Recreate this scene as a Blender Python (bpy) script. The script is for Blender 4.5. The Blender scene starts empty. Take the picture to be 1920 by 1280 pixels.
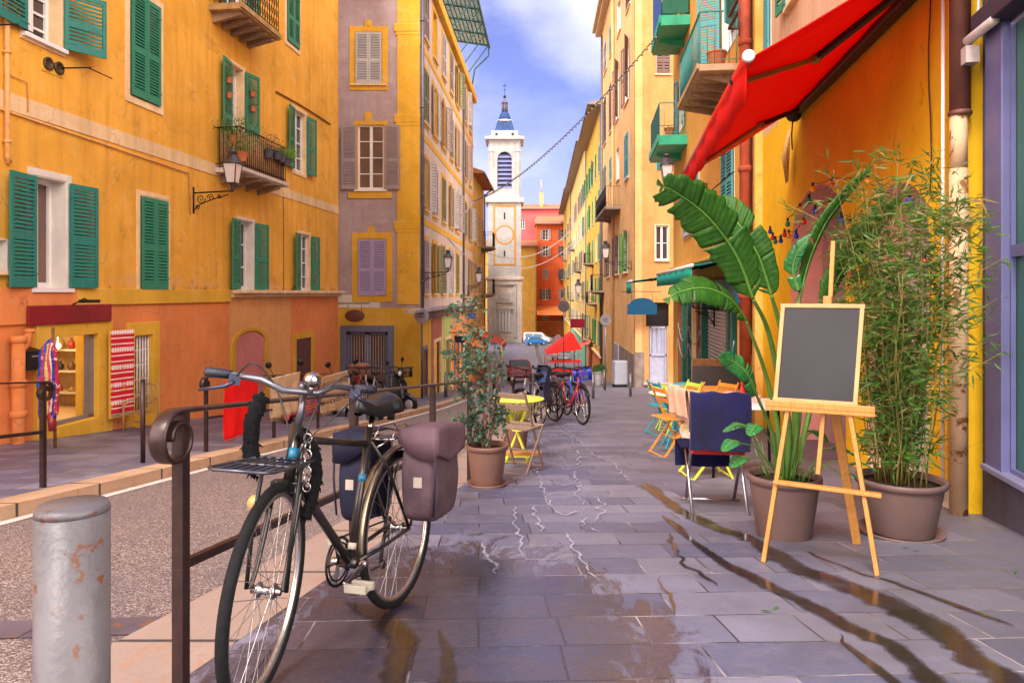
import bpy, bmesh, math, random
from mathutils import Vector, Matrix, noise
from math import radians as R, sin, cos, pi, sqrt, atan2
random.seed(7)
scene = bpy.context.scene
COL = scene.collection
F, CX, HY, EYE = 1350.0, 960.0, 550.0, 1.10      # lens in picture pixels, horizon row, eye height

# ---------------------------------------------------------------- materials
MATS = {}
def nn(nt, kind, **kw):
    n = nt.nodes.new(kind)
    for k, v in kw.items():
        if k.startswith('i_'):
            key = k[2:]
            key = int(key) if key.isdigit() else key.replace('_', ' ')
            n.inputs[key].default_value = v
        else:
            setattr(n, k, v)
    return n
def c4(c): return (c[0], c[1], c[2], 1.0)
def mixc(nt, a, b, fac, mode='MIX'):
    n = nt.nodes.new('ShaderNodeMix'); n.data_type = 'RGBA'; n.blend_type = mode; n.clamp_factor = True
    for sock, val in ((n.inputs[0], fac), (n.inputs[6], a), (n.inputs[7], b)):
        if hasattr(val, 'is_linked'): nt.links.new(val, sock)
        elif isinstance(val, (tuple, list)): sock.default_value = c4(val)
        else: sock.default_value = val
    return n.outputs[2]
def ramp(nt, src, stops):
    r = nt.nodes.new('ShaderNodeValToRGB'); nt.links.new(src, r.inputs[0])
    e = r.color_ramp.elements
    while len(e) < len(stops): e.new(0.5)
    for el, (p, v) in zip(e, stops):
        el.position = p; el.color = (v, v, v, 1) if not isinstance(v, tuple) else c4(v)
    return r.outputs[0]
def noise_tex(nt, vec, scale, detail=4, rough=.55, dist=0.0):
    n = nn(nt, 'ShaderNodeTexNoise', i_Scale=scale, i_Detail=detail, i_Roughness=rough, i_Distortion=dist)
    if vec: nt.links.new(vec, n.inputs['Vector'])
    return n.outputs['Fac']
def mapped(nt, vec, scale=(1, 1, 1), rot=(0, 0, 0), loc=(0, 0, 0)):
    m = nn(nt, 'ShaderNodeMapping'); m.inputs['Scale'].default_value = scale
    m.inputs['Rotation'].default_value = rot; m.inputs['Location'].default_value = loc
    nt.links.new(vec, m.inputs['Vector']); return m.outputs[0]
def new_mat(name):
    m = bpy.data.materials.new(name); m.use_nodes = True
    nt = m.node_tree; b = nt.nodes['Principled BSDF']
    return m, nt, b
def bump(nt, b, h, strength=.2, dist=.01, prev=None):
    n = nn(nt, 'ShaderNodeBump', i_Strength=strength, i_Distance=dist)
    nt.links.new(h, n.inputs['Height'])
    if prev: nt.links.new(prev, n.inputs['Normal'])
    nt.links.new(n.outputs[0], b.inputs['Normal']); return n.outputs[0]
def pos(nt): return nn(nt, 'ShaderNodeNewGeometry').outputs['Position']
def objc(nt): return nn(nt, 'ShaderNodeTexCoord').outputs['Object']

def mat(name, col, rough=.6, var=.12, scale=6, metal=0.0, bmp=.0, bscale=80, col2=None, spot=None, spotscale=14, spotcut=.68, trans=0.0, sheen=0.0, coat=0.0, sss=0):
    """plain material with mottling, optional wear spots and grain"""
    if name in MATS: return MATS[name]
    m, nt, b = new_mat(name)
    p = objc(nt)
    f = noise_tex(nt, p, scale, 5)
    dark = tuple(c * (1 - var) for c in col); lite = tuple(min(1, c * (1 + var)) for c in col)
    if col2: dark = col2
    out = mixc(nt, dark, lite, ramp(nt, f, [(.3, 0.0), (.7, 1.0)]))
    if spot:
        f2 = noise_tex(nt, p, spotscale, 6, .65)
        out = mixc(nt, out, spot, ramp(nt, f2, [(spotcut, 0.0), (spotcut + .04, 1.0)]))
    nt.links.new(out, b.inputs['Base Color'])
    b.inputs['Roughness'].default_value = rough; b.inputs['Metallic'].default_value = metal
    if rough >= .6 and not metal: b.inputs['Specular IOR Level'].default_value = .2
    if trans: b.inputs['Transmission Weight'].default_value = trans
    if coat: b.inputs['Coat Weight'].default_value = coat; b.inputs['Coat Roughness'].default_value = .1
    if sheen: b.inputs['Sheen Weight'].default_value = sheen
    if bmp:
        bump(nt, b, noise_tex(nt, p, bscale, 3), bmp, .01)
    MATS[name] = m; return m

def stucco(name, col, worn=None, wear=.25, streak=.25, stain=(.09, .06, .04), stainamt=.3, rough=.9, bmp=.35, grime=()):
    """limewashed plaster: cloudy patches, rain streaks, faded areas, damp stains"""
    if name in MATS: return MATS[name]
    m, nt, b = new_mat(name); p = pos(nt)
    big = noise_tex(nt, p, .55, 6, .6, .6)
    med = noise_tex(nt, p, 2.3, 7, .65, .8)
    fine = noise_tex(nt, p, 14, 5, .6)
    dark = tuple(c * .80 for c in col); lite = tuple(min(1, c * 1.08 + .012) for c in col)
    out = mixc(nt, dark, lite, ramp(nt, big, [(.32, 0.0), (.66, 1.0)]))
    out = mixc(nt, out, tuple(c * .88 for c in col), ramp(nt, fine, [(.45, 0.0), (.75, .5)]))
    w = worn or tuple(min(1, c * .75 + .25) for c in col)
    out = mixc(nt, out, w, ramp(nt, med, [(.50, 0.0), (.72, wear)]))
    st = noise_tex(nt, mapped(nt, p, (3.2, 3.2, .22)), 1.6, 5, .6)
    out = mixc(nt, out, tuple(c * .55 for c in col), ramp(nt, st, [(.47, 0.0), (.68, streak)]))
    s2 = noise_tex(nt, mapped(nt, p, (1, 1, 1.4), loc=(3.1, 8.2, 1.7)), .9, 9, .72, .5)
    out = mixc(nt, out, stain, ramp(nt, s2, [(.57, 0.0), (.70, stainamt)]))
    s3 = noise_tex(nt, p, 4.5, 8, .75, .3)
    out = mixc(nt, out, tuple(c * .45 for c in col), ramp(nt, s3, [(.60, 0.0), (.68, .5)]))
    vr = nn(nt, 'ShaderNodeTexVoronoi', i_Scale=.55); vr.feature = 'DISTANCE_TO_EDGE'
    va = nn(nt, 'ShaderNodeVectorMath', operation='ADD'); nt.links.new(p, va.inputs[0]); nz = nn(nt, 'ShaderNodeTexNoise', i_Scale=1.6, i_Detail=6.0); nt.links.new(p, nz.inputs['Vector']); nt.links.new(nz.outputs['Color'], va.inputs[1]); nt.links.new(va.outputs[0], vr.inputs['Vector'])
    ck = nn(nt, 'ShaderNodeMath', operation='MULTIPLY'); nt.links.new(ramp(nt, vr.outputs['Distance'], [(.0, 1.0), (.006, 0.0)]), ck.inputs[0]); nt.links.new(ramp(nt, med, [(.48, 0.0), (.58, .55)]), ck.inputs[1])
    out = mixc(nt, out, tuple(c * .30 for c in col), ck.outputs[0])
    if grime:
        sz = nn(nt, 'ShaderNodeSeparateXYZ'); nt.links.new(p, sz.inputs[0])
        for (gc, gw, ga) in grime:
            dz = nn(nt, 'ShaderNodeMath', operation='SUBTRACT'); nt.links.new(sz.outputs[2], dz.inputs[0]); dz.inputs[1].default_value = gc
            ab = nn(nt, 'ShaderNodeMath', operation='ABSOLUTE'); nt.links.new(dz.outputs[0], ab.inputs[0])
            ad = nn(nt, 'ShaderNodeMath', operation='MULTIPLY_ADD'); nt.links.new(ab.outputs[0], ad.inputs[0]); ad.inputs[1].default_value = -.35 / gw; nt.links.new(noise_tex(nt, mapped(nt, p, (1, 1, .8), loc=(gc, 3, 1)), 2.6, 9, .7), ad.inputs[2])
            out = mixc(nt, out, ga, ramp(nt, ad.outputs[0], [(.46, 0.0), (.58, .8)]))
    nt.links.new(out, b.inputs['Base Color']); b.inputs['Roughness'].default_value = rough
    b.inputs['Specular IOR Level'].default_value = .2
    n1 = bump(nt, b, noise_tex(nt, p, 60, 4), bmp, .006)
    bump(nt, b, med, .3, .03, n1)
    MATS[name] = m; return m

def shutter_paint(name, col, wear=(.35, .33, .28)):
    if name in MATS: return MATS[name]
    m, nt, b = new_mat(name); p = pos(nt)
    f = noise_tex(nt, mapped(nt, p, (8, 8, 1.2)), 3, 5)
    out = mixc(nt, tuple(c * .68 for c in col), tuple(min(1, c * 1.25) for c in col), f)
    f2 = noise_tex(nt, p, 11, 8, .7)
    out = mixc(nt, out, wear, ramp(nt, f2, [(.63, 0.0), (.70, .6)]))
    nt.links.new(out, b.inputs['Base Color']); b.inputs['Roughness'].default_value = .55
    bump(nt, b, noise_tex(nt, p, 90, 3), .15, .004)
    MATS[name] = m; return m

def glass_mat(name, col=(.04, .035, .04), rough=.08):
    if name in MATS: return MATS[name]
    m, nt, b = new_mat(name); p = pos(nt)
    f = noise_tex(nt, p, 1.3, 3)
    out = mixc(nt, tuple(c * .6 for c in col), tuple(c * 1.5 for c in col), f)
    nt.links.new(out, b.inputs['Base Color']); b.inputs['Roughness'].default_value = rough
    b.inputs['Specular IOR Level'].default_value = .6
    bump(nt, b, f, .04, .02)
    MATS[name] = m; return m

# ---------------------------------------------------------------- mesh builder
def catmull(P, n=10):
    P = [P[0]] + list(P) + [P[-1]]; out = []
    for i in range(1, len(P) - 2):
        for k in range(n):
            t = k / n; a, b_, c, d = P[i - 1], P[i], P[i + 1], P[i + 2]
            out.append(.5 * ((2 * b_) + (c - a) * t + (2 * a - 5 * b_ + 4 * c - d) * t * t + (3 * b_ - a - 3 * c + d) * t ** 3))
    out.append(P[-2]); return out
class MB:
    def __init__(s): s.v = []; s.f = []; s.mi = []; s.T = Matrix(); s.cur = 0; s.sm = []; s.smooth = False
    def add(s, vs, fs):
        o = len(s.v)
        for p in vs: s.v.append((s.T @ Vector(p))[:])
        for f in fs: s.f.append([o + i for i in f]); s.mi.append(s.cur); s.sm.append(s.smooth)
    def box(s, c, d, rot=None):
        x, y, z = d[0] / 2, d[1] / 2, d[2] / 2
        vs = [Vector((a * x, b * y, e * z)) for e in (-1, 1) for b in (-1, 1) for a in (-1, 1)]
        if rot is not None: vs = [rot @ v for v in vs]
        c = Vector(c); s.smooth, k = False, s.smooth
        s.add([v + c for v in vs], [(0, 2, 3, 1), (4, 5, 7, 6), (0, 1, 5, 4), (2, 6, 7, 3), (0, 4, 6, 2), (1, 3, 7, 5)]); s.smooth = k
    def bb(s, x0, x1, y0, y1, z0, z1):
        s.box(((x0 + x1) / 2, (y0 + y1) / 2, (z0 + z1) / 2), (abs(x1 - x0), abs(y1 - y0), abs(z1 - z0)))
    def bar(s, a, b, w, h, up=(0, 0, 1)):
        a, b = Vector(a), Vector(b); d = b - a; L = d.length
        if L < 1e-6: return
        x = d / L; u = Vector(up)
        if abs(x.dot(u)) > .98: u = Vector((0, 1, 0))
        y = u.cross(x).normalized(); z = x.cross(y)
        s.box((a + b) / 2, (L, w, h), Matrix((x, y, z)).transposed())
    def quad(s, a, b, c, d): s.add([a, b, c, d], [(0, 1, 2, 3)])
    def tube(s, pts, r, n=8, closed=False, flat=1.0, caps=True):
        pts = [Vector(p) for p in pts]; m = len(pts)
        if m < 2: return
        rs = r if isinstance(r, (list, tuple)) else [r] * m
        vs = []; prev = None
        for i, p in enumerate(pts):
            a = pts[(i - 1) % m] if (closed or i > 0) else p
            b = pts[(i + 1) % m] if (closed or i < m - 1) else p
            t = (b - a); t = t.normalized() if t.length > 1e-9 else Vector((0, 0, 1))
            if prev is None:
                u = Vector((0, 0, 1)) if abs(t.z) < .9 else Vector((1, 0, 0))
                u = (u - t * u.dot(t)).normalized()
            else:
                u = prev - t * prev.dot(t)
                u = u.normalized() if u.length > 1e-6 else t.orthogonal().normalized()
            prev = u; w = t.cross(u)
            for k in range(n):
                an = 2 * pi * k / n
                vs.append(p + (u * cos(an) * flat + w * sin(an)) * rs[i])
        fs = []
        rng = m if closed else m - 1
        for i in range(rng):
            j = (i + 1) % m
            for k in range(n):
                l = (k + 1) % n
                fs.append((i * n + k, i * n + l, j * n + l, j * n + k))
        if not closed and caps:
            fs.append(tuple(range(n))[::-1]); fs.append(tuple((m - 1) * n + k for k in range(n)))
        s.smooth, k0 = True, s.smooth; s.add(vs, fs); s.smooth = k0
    def cyl(s, a, b, r0, r1=None, n=12): s.tube([a, b], [r0, r0 if r1 is None else r1], n)
    def lathe(s, prof, c=(0, 0, 0), n=24, sx=1, sy=1, rot=None):
        vs = []; c = Vector(c)
        for (r, z) in prof:
            for k in range(n):
                an = 2 * pi * k / n
                v = Vector((r * cos(an) * sx, r * sin(an) * sy, z))
                if rot is not None: v = rot @ v
                vs.append(v + c)
        fs = []
        for i in range(len(prof) - 1):
            for k in range(n):
                l = (k + 1) % n
                fs.append((i * n + k, i * n + l, (i + 1) * n + l, (i + 1) * n + k))
        if prof[0][0] > 1e-4: fs.append(tuple(range(n))[::-1])
        if prof[-1][0] > 1e-4: fs.append(tuple((len(prof) - 1) * n + k for k in range(n)))
        s.smooth, k0 = True, s.smooth; s.add(vs, fs); s.smooth = k0
    def ball(s, c, r, n=12, sx=1, sy=1, sz=1):
        pr = [(r * sin(pi * i / n), -r * sz * cos(pi * i / n)) for i in range(n + 1)]
        pr[0] = (1e-5, -r * sz); pr[-1] = (1e-5, r * sz)
        s.lathe(pr, c, n + 4, sx, sy)
    def torus(s, c, R_, r, axis='y', n=40, m=8, a0=0, a1=2 * pi, rot=None):
        full = abs(a1 - a0 - 2 * pi) < 1e-4
        k = n if full else n + 1
        pts = []
        for i in range(k):
            a = a0 + (a1 - a0) * i / n
            p = {'y': Vector((cos(a), 0, sin(a))), 'x': Vector((0, cos(a), sin(a))), 'z': Vector((cos(a), sin(a), 0))}[axis] * R_
            if rot is not None: p = rot @ p
            pts.append(p + Vector(c))
        s.tube(pts, r, m, closed=full)
    def poly_prism(s, pts, y0, y1, flip=False):
        """polygon in local xz extruded y0..y1"""
        n = len(pts)
        vs = [(p[0], y0, p[1]) for p in pts] + [(p[0], y1, p[1]) for p in pts]
        fs = [tuple(range(n)), tuple(range(2 * n - 1, n - 1, -1))]
        for i in range(n):
            j = (i + 1) % n; fs.append((i, i + n, j + n, j))
        s.add(vs, fs)
    def build(s, name, mats, parent=None, bevel=0, loc=None, rot=None, sub=0, recalc=True, solid=0):
        me = bpy.data.meshes.new(name); me.from_pydata(s.v, [], s.f)
        if not isinstance(mats, (list, tuple)): mats = [mats]
        for m in mats: me.materials.append(m)
        for p, mi, sm in zip(me.polygons, s.mi, s.sm): p.material_index = mi; p.use_smooth = sm
        if recalc:
            bm = bmesh.new(); bm.from_mesh(me); bmesh.ops.recalc_face_normals(bm, faces=bm.faces); bm.to_mesh(me); bm.free()
        me.validate()
        o = bpy.data.objects.new(name, me); COL.objects.link(o)
        if parent: o.parent = parent
        if loc: o.location = loc
        if rot: o.rotation_euler = rot
        if solid:
            d = o.modifiers.new('s', 'SOLIDIFY'); d.thickness = solid; d.offset = 0
        if bevel:
            d = o.modifiers.new('b', 'BEVEL'); d.width = bevel; d.segments = 2; d.limit_method = 'ANGLE'; d.angle_limit = R(50)
        if sub:
            d = o.modifiers.new('u', 'SUBSURF'); d.levels = sub; d.render_levels = sub
        return o
def thing(name, label, cat, loc=(0, 0, 0), rz=0, group=None):
    o = bpy.data.objects.new(name, None); COL.objects.link(o)
    o.empty_display_size = .2
    o.location = loc; o.rotation_euler = (0, 0, rz)
    tag(o, label, cat, group); return o
def tag(o, label=None, cat=None, group=None, kind=None):
    if label: o['label'] = label
    if cat: o['category'] = cat
    if group: o['group'] = group
    if kind: o['kind'] = kind
    return o
def kids(o): return [c for c in bpy.data.objects if c.parent == o]
def copy_tree(o, parent=None):
    c = o.copy(); COL.objects.link(c); c.parent = parent
    for ch in kids(o): copy_tree(ch, c)
    return c
def clone(o, loc, rz=0, label=None, group=None, scale=None):
    c = copy_tree(o); c.location = loc; c.rotation_euler = (0, 0, rz)
    if label: c['label'] = label
    if group: c['group'] = group
    if scale: c.scale = scale
    return c

# ---------------------------------------------------------------- terrain profile
ZP = [(-30, 3.0), (0, 0), (50, -5.0), (60, -5.75), (80, -6.75), (100, -7.3), (130, -7.7), (220, -7.9), (2000, -8.0)]
def interp(pts, y):
    if y <= pts[0][0]: return pts[0][1]
    for (a, va), (b, vb) in zip(pts, pts[1:]):
        if y <= b: return va + (vb - va) * (y - a) / (b - a)
    return pts[-1][1]
def zg(y): return interp(ZP, y)
def at(px, d, h=0.0):
    """ground point below picture column px at distance d, raised h"""
    return Vector(((px - CX) / F * d, d, zg(d) + h))
def ray(px, py, d): return Vector(((px - CX) / F * d, d, EYE - (py - HY) / F * d))

# ---------------------------------------------------------------- facades
SLOTS = {}
class Facade:
    """local x runs along the wall (left to right as seen), y into the building, z up"""
    def __init__(s, name, label, x0, y0, x1, y1, cat='building'):
        s.p0 = Vector((x0, y0, 0)); d = Vector((x1 - x0, y1 - y0, 0)); s.L = d.length; s.ex = d / s.L
        s.rz = atan2(d.y, d.x); s.ey = Vector((-s.ex.y, s.ex.x, 0))
        s.ob = thing(name, label, cat, (x0, y0, 0), s.rz) if isinstance(name, str) else name
        s.open = []; s.pre = set(kids(s.ob)) if not isinstance(name, str) else None
    def fix(s):
        """second face of one building: put its parts into the building's own frame"""
        o = s.ob; par = Matrix.Translation(o.location) @ Matrix.Rotation(o.rotation_euler.z, 4, 'Z')
        xf = par.inverted() @ Matrix.Translation(s.p0) @ Matrix.Rotation(s.rz, 4, 'Z')
        for c in kids(o):
            if c not in s.pre: c.matrix_local = xf
    def uz(s, px, py, off=0.0):
        """wall point under a picture position (off = distance in front of the wall)"""
        D = Vector(((px - CX) / F, 1, 0)); n = s.ey
        t = (s.p0 - s.ey * off).dot(n) / D.dot(n)
        P = D * t
        return (P - s.p0).dot(s.ex), EYE - (py - HY) / F * t
    def rect(s, px0, py0, px1, py1, off=0.0):
        u0, z1 = s.uz(px0, py0, off); _, z0 = s.uz(px0, py1, off); u1, _ = s.uz(px1, py1, off)
        return u0, u1, z0, z1
    def w(s, u, y, z):
        return s.p0 + s.ex * u + s.ey * y + Vector((0, 0, z))
    def wall(s, name, m, u0, u1, z0, z1, y=0.0, th=.35, holes=True):
        hs = [h for h in s.open if h[0] < u1 and h[1] > u0 and h[2] < z1 and h[3] > z0] if holes else []
        us = sorted({u0, u1} | {min(max(k, u0), u1) for h in hs for k in h[:2]})
        zs = sorted({z0, z1} | {min(max(k, z0), z1) for h in hs for k in h[2:]})
        b = MB()
        for a, c in zip(us, us[1:]):
            for e, g in zip(zs, zs[1:]):
                mu, mz = (a + c) / 2, (e + g) / 2
                if c - a < 1e-5 or g - e < 1e-5 or any(h[0] < mu < h[1] and h[2] < mz < h[3] for h in hs): continue
                b.quad((a, y, e), (c, y, e), (c, y, g), (a, y, g))
        # return walls at the ends and top, giving the wall thickness
        b.quad((u0, y, z0), (u0, y, z1), (u0, y + th, z1), (u0, y + th, z0))
        b.quad((u1, y, z0), (u1, y + th, z0), (u1, y + th, z1), (u1, y, z1))
        b.quad((u0, y, z1), (u1, y, z1), (u1, y + th, z1), (u0, y + th, z1))
        return b.build(name, m, s.ob, recalc=False)
    def strip(s, name, m, u0, u1, z0, z1, out=.04, y=0.0, bevel=0):
        b = MB(); b.bb(u0, u1, y - out, y + .02, z0, z1); return b.build(name, m, s.ob, bevel=bevel)
    def window(s, rc, surround=None, sw=.12, shut=None, mode='closed', frame=None, pane=None, cols=2, rows=3,
               pitch=.055, sill=None, split=.55, depth=.22, leaf=None, ang=(8, 8), so=.025, y=0.0, shl=True, shr=True, gap=.0, reveal=None):
        u0, u1, z0, z1 = rc; s.open.append((u0, u1, z0, z1))
        rv = reveal or surround or MATS['white_plaster']
        b = MB(); t = .02
        yy = y
        b.bb(u0 - t, u0, yy - so * .5, yy + depth + .03, z0 - t, z1 + t); b.bb(u1, u1 + t, yy - so * .5, yy + depth + .03, z0 - t, z1 + t)
        b.bb(u0, u1, yy - so * .5, yy + depth + .03, z1, z1 + t); b.bb(u0, u1, yy - so * .5, yy + depth + .03, z0 - t, z0)
        if surround:
            b.bb(u0 - sw, u0 - t, yy - so, yy + .01, z0 - sw, z1 + sw); b.bb(u1 + t, u1 + sw, yy - so, yy + .01, z0 - sw, z1 + sw)
            b.bb(u0 - t, u1 + t, yy - so, yy + .01, z1 + t, z1 + sw); b.bb(u0 - t, u1 + t, yy - so, yy + .01, z0 - sw, z0 - t)
        w = b.build('window', rv, s.ob)
        pb = MB(); pb.quad((u0, yy + depth, z0), (u1, yy + depth, z0), (u1, yy + depth, z1), (u0, yy + depth, z1))
        pb.build('pane', pane or MATS['pane'], w, recalc=False)
        if frame and mode != 'closed':
            fb = MB(); fw = .055; y0, y1 = yy + depth - .05, yy + depth - .004
            fb.bb(u0, u0 + fw, y0, y1, z0, z1); fb.bb(u1 - fw, u1, y0, y1, z0, z1)
            fb.bb(u0 + fw, u1 - fw, y0, y1, z1 - fw, z1); fb.bb(u0 + fw, u1 - fw, y0, y1, z0, z0 + fw * 1.6)
            mw = .05
            for i in range(1, cols):
                x = u0 + (u1 - u0) * i / cols; k = mw if i * 2 == cols else .022
                fb.bb(x - k, x + k, y0 + .006, y1, z0 + fw, z1 - fw)
            for i in range(1, rows):
                z = z0 + (z1 - z0) * i / rows; fb.bb(u0 + fw, u1 - fw, y0 + .012, y1 - .006, z - .017, z + .017)
            fb.build('frame', frame, w)
        if sill:
            sb = MB(); sb.bb(u0 - sw * .8, u1 + sw * .8, yy - .09, yy + .015, z0 - .06, z0 - .001); sb.build('sill', sill, w)
        if shut:
            lw = leaf or (u1 - u0) / 2
            if mode == 'closed':
                for k, (hx, dr) in enumerate(((u0 + .004, 1), (u1 - .004, -1))):
                    shutter(s.ob, w, shut, hx, yy - .03, z0 + .01, z1 - .01, (u1 - u0) / 2 - .008, dr, 0, pitch, split)
            elif mode == 'open':
                if shl: shutter(s.ob, w, shut, u0 - .03, yy - .05, z0 + .01, z1 - .01, lw, -1, ang[0], pitch, split)
                if shr: shutter(s.ob, w, shut, u1 + .03, yy - .05, z0 + .01, z1 - .01, lw, 1, ang[1], pitch, split)
        return w
    def balcony(s, u0, u1, z, proj, h, slab, rail, under=None, thick=.12, nbr=4, gap=.11, mesh=False, y=0.0):
        b = MB(); b.bb(u0, u1, y - proj, y, z - thick, z)
        b.bb(u0 - .03, u1 + .03, y - proj - .04, y - proj, z - thick * .75, z + .012)
        o = b.build('balcony', slab, s.ob, bevel=.01)
        for i in range(nbr):
            g = MB()
            u = u0 + (u1 - u0) * (i + .5) / nbr
            g.add([(u - .05, y, z - thick), (u + .05, y, z - thick), (u + .05, y, z - thick - .22), (u - .05, y, z - thick - .22),
                   (u - .05, y - proj * .9, z - thick), (u + .05, y - proj * .9, z - thick), (u + .05, y - proj * .9, z - thick - .07), (u - .05, y - proj * .9, z - thick - .07)],
                  [(0, 1, 2, 3), (4, 7, 6, 5), (0, 3, 7, 4), (1, 5, 6, 2), (3, 2, 6, 7)])
            g.build('bracket', under or slab, o)
        r = MB(); yf = y - proj + .03; a, c = u0 + .03, u1 - .03
        for zz, tt in ((z + h, .022), (z + .09, .012)):
            r.bar((a, yf, zz), (c, yf, zz), tt * 1.6, tt); r.bar((a, yf, zz), (a, y, zz), tt * 1.6, tt); r.bar((c, yf, zz), (c, y, zz), tt * 1.6, tt)
        n = max(3, int((c - a) / gap)); m_ = max(2, int(proj / gap))
        for i in range(n + 1):
            u = a + (c - a) * i / n; r.cyl((u, yf, z), (u, yf, z + h), .008, n=5)
        for i in range(1, m_):
            yy = yf + (y - yf) * i / m_
            r.cyl((a, yy, z), (a, yy, z + h), .008, n=5); r.cyl((c, yy, z), (c, yy, z + h), .008, n=5)
        if mesh:
            for i in range(n):
                u = a + (c - a) * (i + .5) / n
                for zz in (.25, .5, .75):
                    r.torus((u, yf, z + h * zz), gap * .42, .007, 'y', 10, 4)
                    r.tube([(u - gap * .4, yf, z + h * (zz - .12)), (u, yf, z + h * zz), (u + gap * .4, yf, z + h * (zz + .12))], .006, 4)
        r.build('railing', rail, o)
        return o
def shutter(bld, win, m, hx, y, z0, z1, w, dr, ang, pitch=.055, split=.55):
    """one louvred leaf; hinge line at hx, opens outwards by ang degrees off the wall"""
    b = MB(); b.T = Matrix.Translation((hx, y, z0)) @ Matrix.Rotation(R(-ang) * dr, 4, 'Z') @ Matrix.Scale(dr, 4, (1, 0, 0))
    H = z1 - z0; st, th = .06, .032
    rails = [(0, .12), (H * (1 - split) - .05, H * (1 - split) + .05), (H - .08, H)]
    b.bb(0, st, -th, 0, 0, H); b.bb(w - st, w, -th, 0, 0, H)
    for a, c in rails: b.bb(st, w - st, -th + .002, -.002, a, c)
    for (a, c) in ((.12, rails[1][0]), (rails[1][1], H - .08)):
        n = max(2, int((c - a) / pitch))
        for i in range(n):
            zc = a + (c - a) * (i + .5) / n; hh = pitch * .46; 
            b.add([(st, -th + .002, zc - hh), (w - st, -th + .002, zc - hh), (w - st, -.003, zc + hh * .45), (st, -.003, zc + hh * .45),
                   (st, -th + .002, zc - hh + .012), (w - st, -th + .002, zc - hh + .012), (w - st, -.003, zc + hh * .45 + .012), (st, -.003, zc + hh * .45 + .012)],
                  [(0, 1, 2, 3), (4, 7, 6, 5), (0, 4, 5, 1), (2, 6, 7, 3)])
    # strap hinges
    for zz in (H * .12, H * .88): b.bb(-.02, w * .28, -th - .006, -th, zz - .012, zz + .012)
    return b.build('shutter', m, win)
# ================================================================ camera, sky, light
cam = bpy.data.cameras.new('camera'); co = bpy.data.objects.new('camera', cam); COL.objects.link(co)
co.location = (0, 0, EYE); co.rotation_euler = (pi / 2, 0, 0)
cam.sensor_width = 36; cam.lens = 36 * F / 1920; cam.shift_y = -(640 - HY) / 1920; cam.clip_end = 6000; cam.clip_start = .05
scene.camera = co
SUN_EL, SUN_AZ = R(52), R(205)        # sun stands behind the viewer, a little to the left
w = bpy.data.worlds.new('World'); scene.world = w; w.use_nodes = True
nt = w.node_tree; bg = nt.nodes['Background']
sky = nn(nt, 'ShaderNodeTexSky'); sky.sky_type = 'NISHITA'; sky.sun_disc = False
sky.sun_elevation = SUN_EL; sky.sun_rotation = SUN_AZ; sky.air_density = 1.0; sky.dust_density = .4; sky.ozone_density = 3.0
tc = nn(nt, 'ShaderNodeTexCoord').outputs['Generated']
cl = noise_tex(nt, mapped(nt, tc, (1.0, 1.0, 1.35), loc=(.42, 0.05, .55)), 2.1, 7, .52, .35)
sep = nn(nt, 'ShaderNodeSeparateXYZ'); nt.links.new(tc, sep.inputs[0])
# cloud banks thicken right of the tower; unseen cloud behind is added for light
def wmath(op, a, b):
    n = nn(nt, 'ShaderNodeMath', operation=op)
    for i, v in enumerate((a, b)):
        if hasattr(v, 'is_linked'): nt.links.new(v, n.inputs[i])
        else: n.inputs[i].default_value = v
    return n.outputs[0]
dist = nn(nt, 'ShaderNodeVectorMath', operation='DISTANCE'); nt.links.new(tc, dist.inputs[0]); dist.inputs[1].default_value = (.125, .93, .35)
bank = wmath('MAXIMUM', wmath('MULTIPLY', wmath('SUBTRACT', .13, dist.outputs['Value']), 1.9), -.04)
back = wmath('MULTIPLY', wmath('MAXIMUM', wmath('SUBTRACT', .35, sep.outputs[1]), 0.0), .7)
cov = wmath('ADD', wmath('ADD', cl, bank), back)
mask = ramp(nt, cov, [(.50, 0.0), (.70, .95)])
soft = noise_tex(nt, mapped(nt, tc, (1, 1, 2.0), loc=(5, 1, 2)), 3.2, 5, .6)
skyc = mixc(nt, sky.outputs[0], (.68, .58, .98), 1.0, 'MULTIPLY')
cloudc = mixc(nt, (4.4, 4.6, 5.8), (7.6, 7.5, 7.8), soft)
bk = nn(nt, 'ShaderNodeMapRange'); nt.links.new(sep.outputs[1], bk.inputs[0]); bk.inputs[1].default_value = .2; bk.inputs[2].default_value = -.5; bk.inputs[3].default_value = 0; bk.inputs[4].default_value = 1
cloudc = mixc(nt, cloudc, (6, 5.8, 5.6), bk.outputs[0])
# bright lobes added low in the unseen sky to light the side walls
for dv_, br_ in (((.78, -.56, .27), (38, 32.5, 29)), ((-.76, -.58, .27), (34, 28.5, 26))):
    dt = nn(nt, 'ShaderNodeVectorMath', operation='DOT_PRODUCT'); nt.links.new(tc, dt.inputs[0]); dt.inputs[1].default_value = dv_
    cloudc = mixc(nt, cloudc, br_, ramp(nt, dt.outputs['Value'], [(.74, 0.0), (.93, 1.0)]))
thin = mixc(nt, skyc, (3.8, 4.1, 6.4), ramp(nt, soft, [(.38, .15), (.70, .75)]))
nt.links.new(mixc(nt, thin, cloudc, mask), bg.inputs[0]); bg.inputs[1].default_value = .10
sl = bpy.data.lights.new('sun', 'SUN'); sl.energy = 2.0; sl.angle = R(16); sl.color = (1, .95, .88)
so_ = bpy.data.objects.new('sun', sl); COL.objects.link(so_); so_.location = (0, -20, 40)
tosun = Vector((sin(SUN_AZ) * cos(SUN_EL), cos(SUN_AZ) * cos(SUN_EL), sin(SUN_EL)))
so_.rotation_euler = (-tosun).to_track_quat('-Z', 'Y').to_euler()
scene.view_settings.view_transform = 'Standard'; scene.view_settings.look = 'None'
scene.view_settings.exposure = 1.04; scene.view_settings.gamma = 1.0
scene.render.engine = 'CYCLES'

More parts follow.
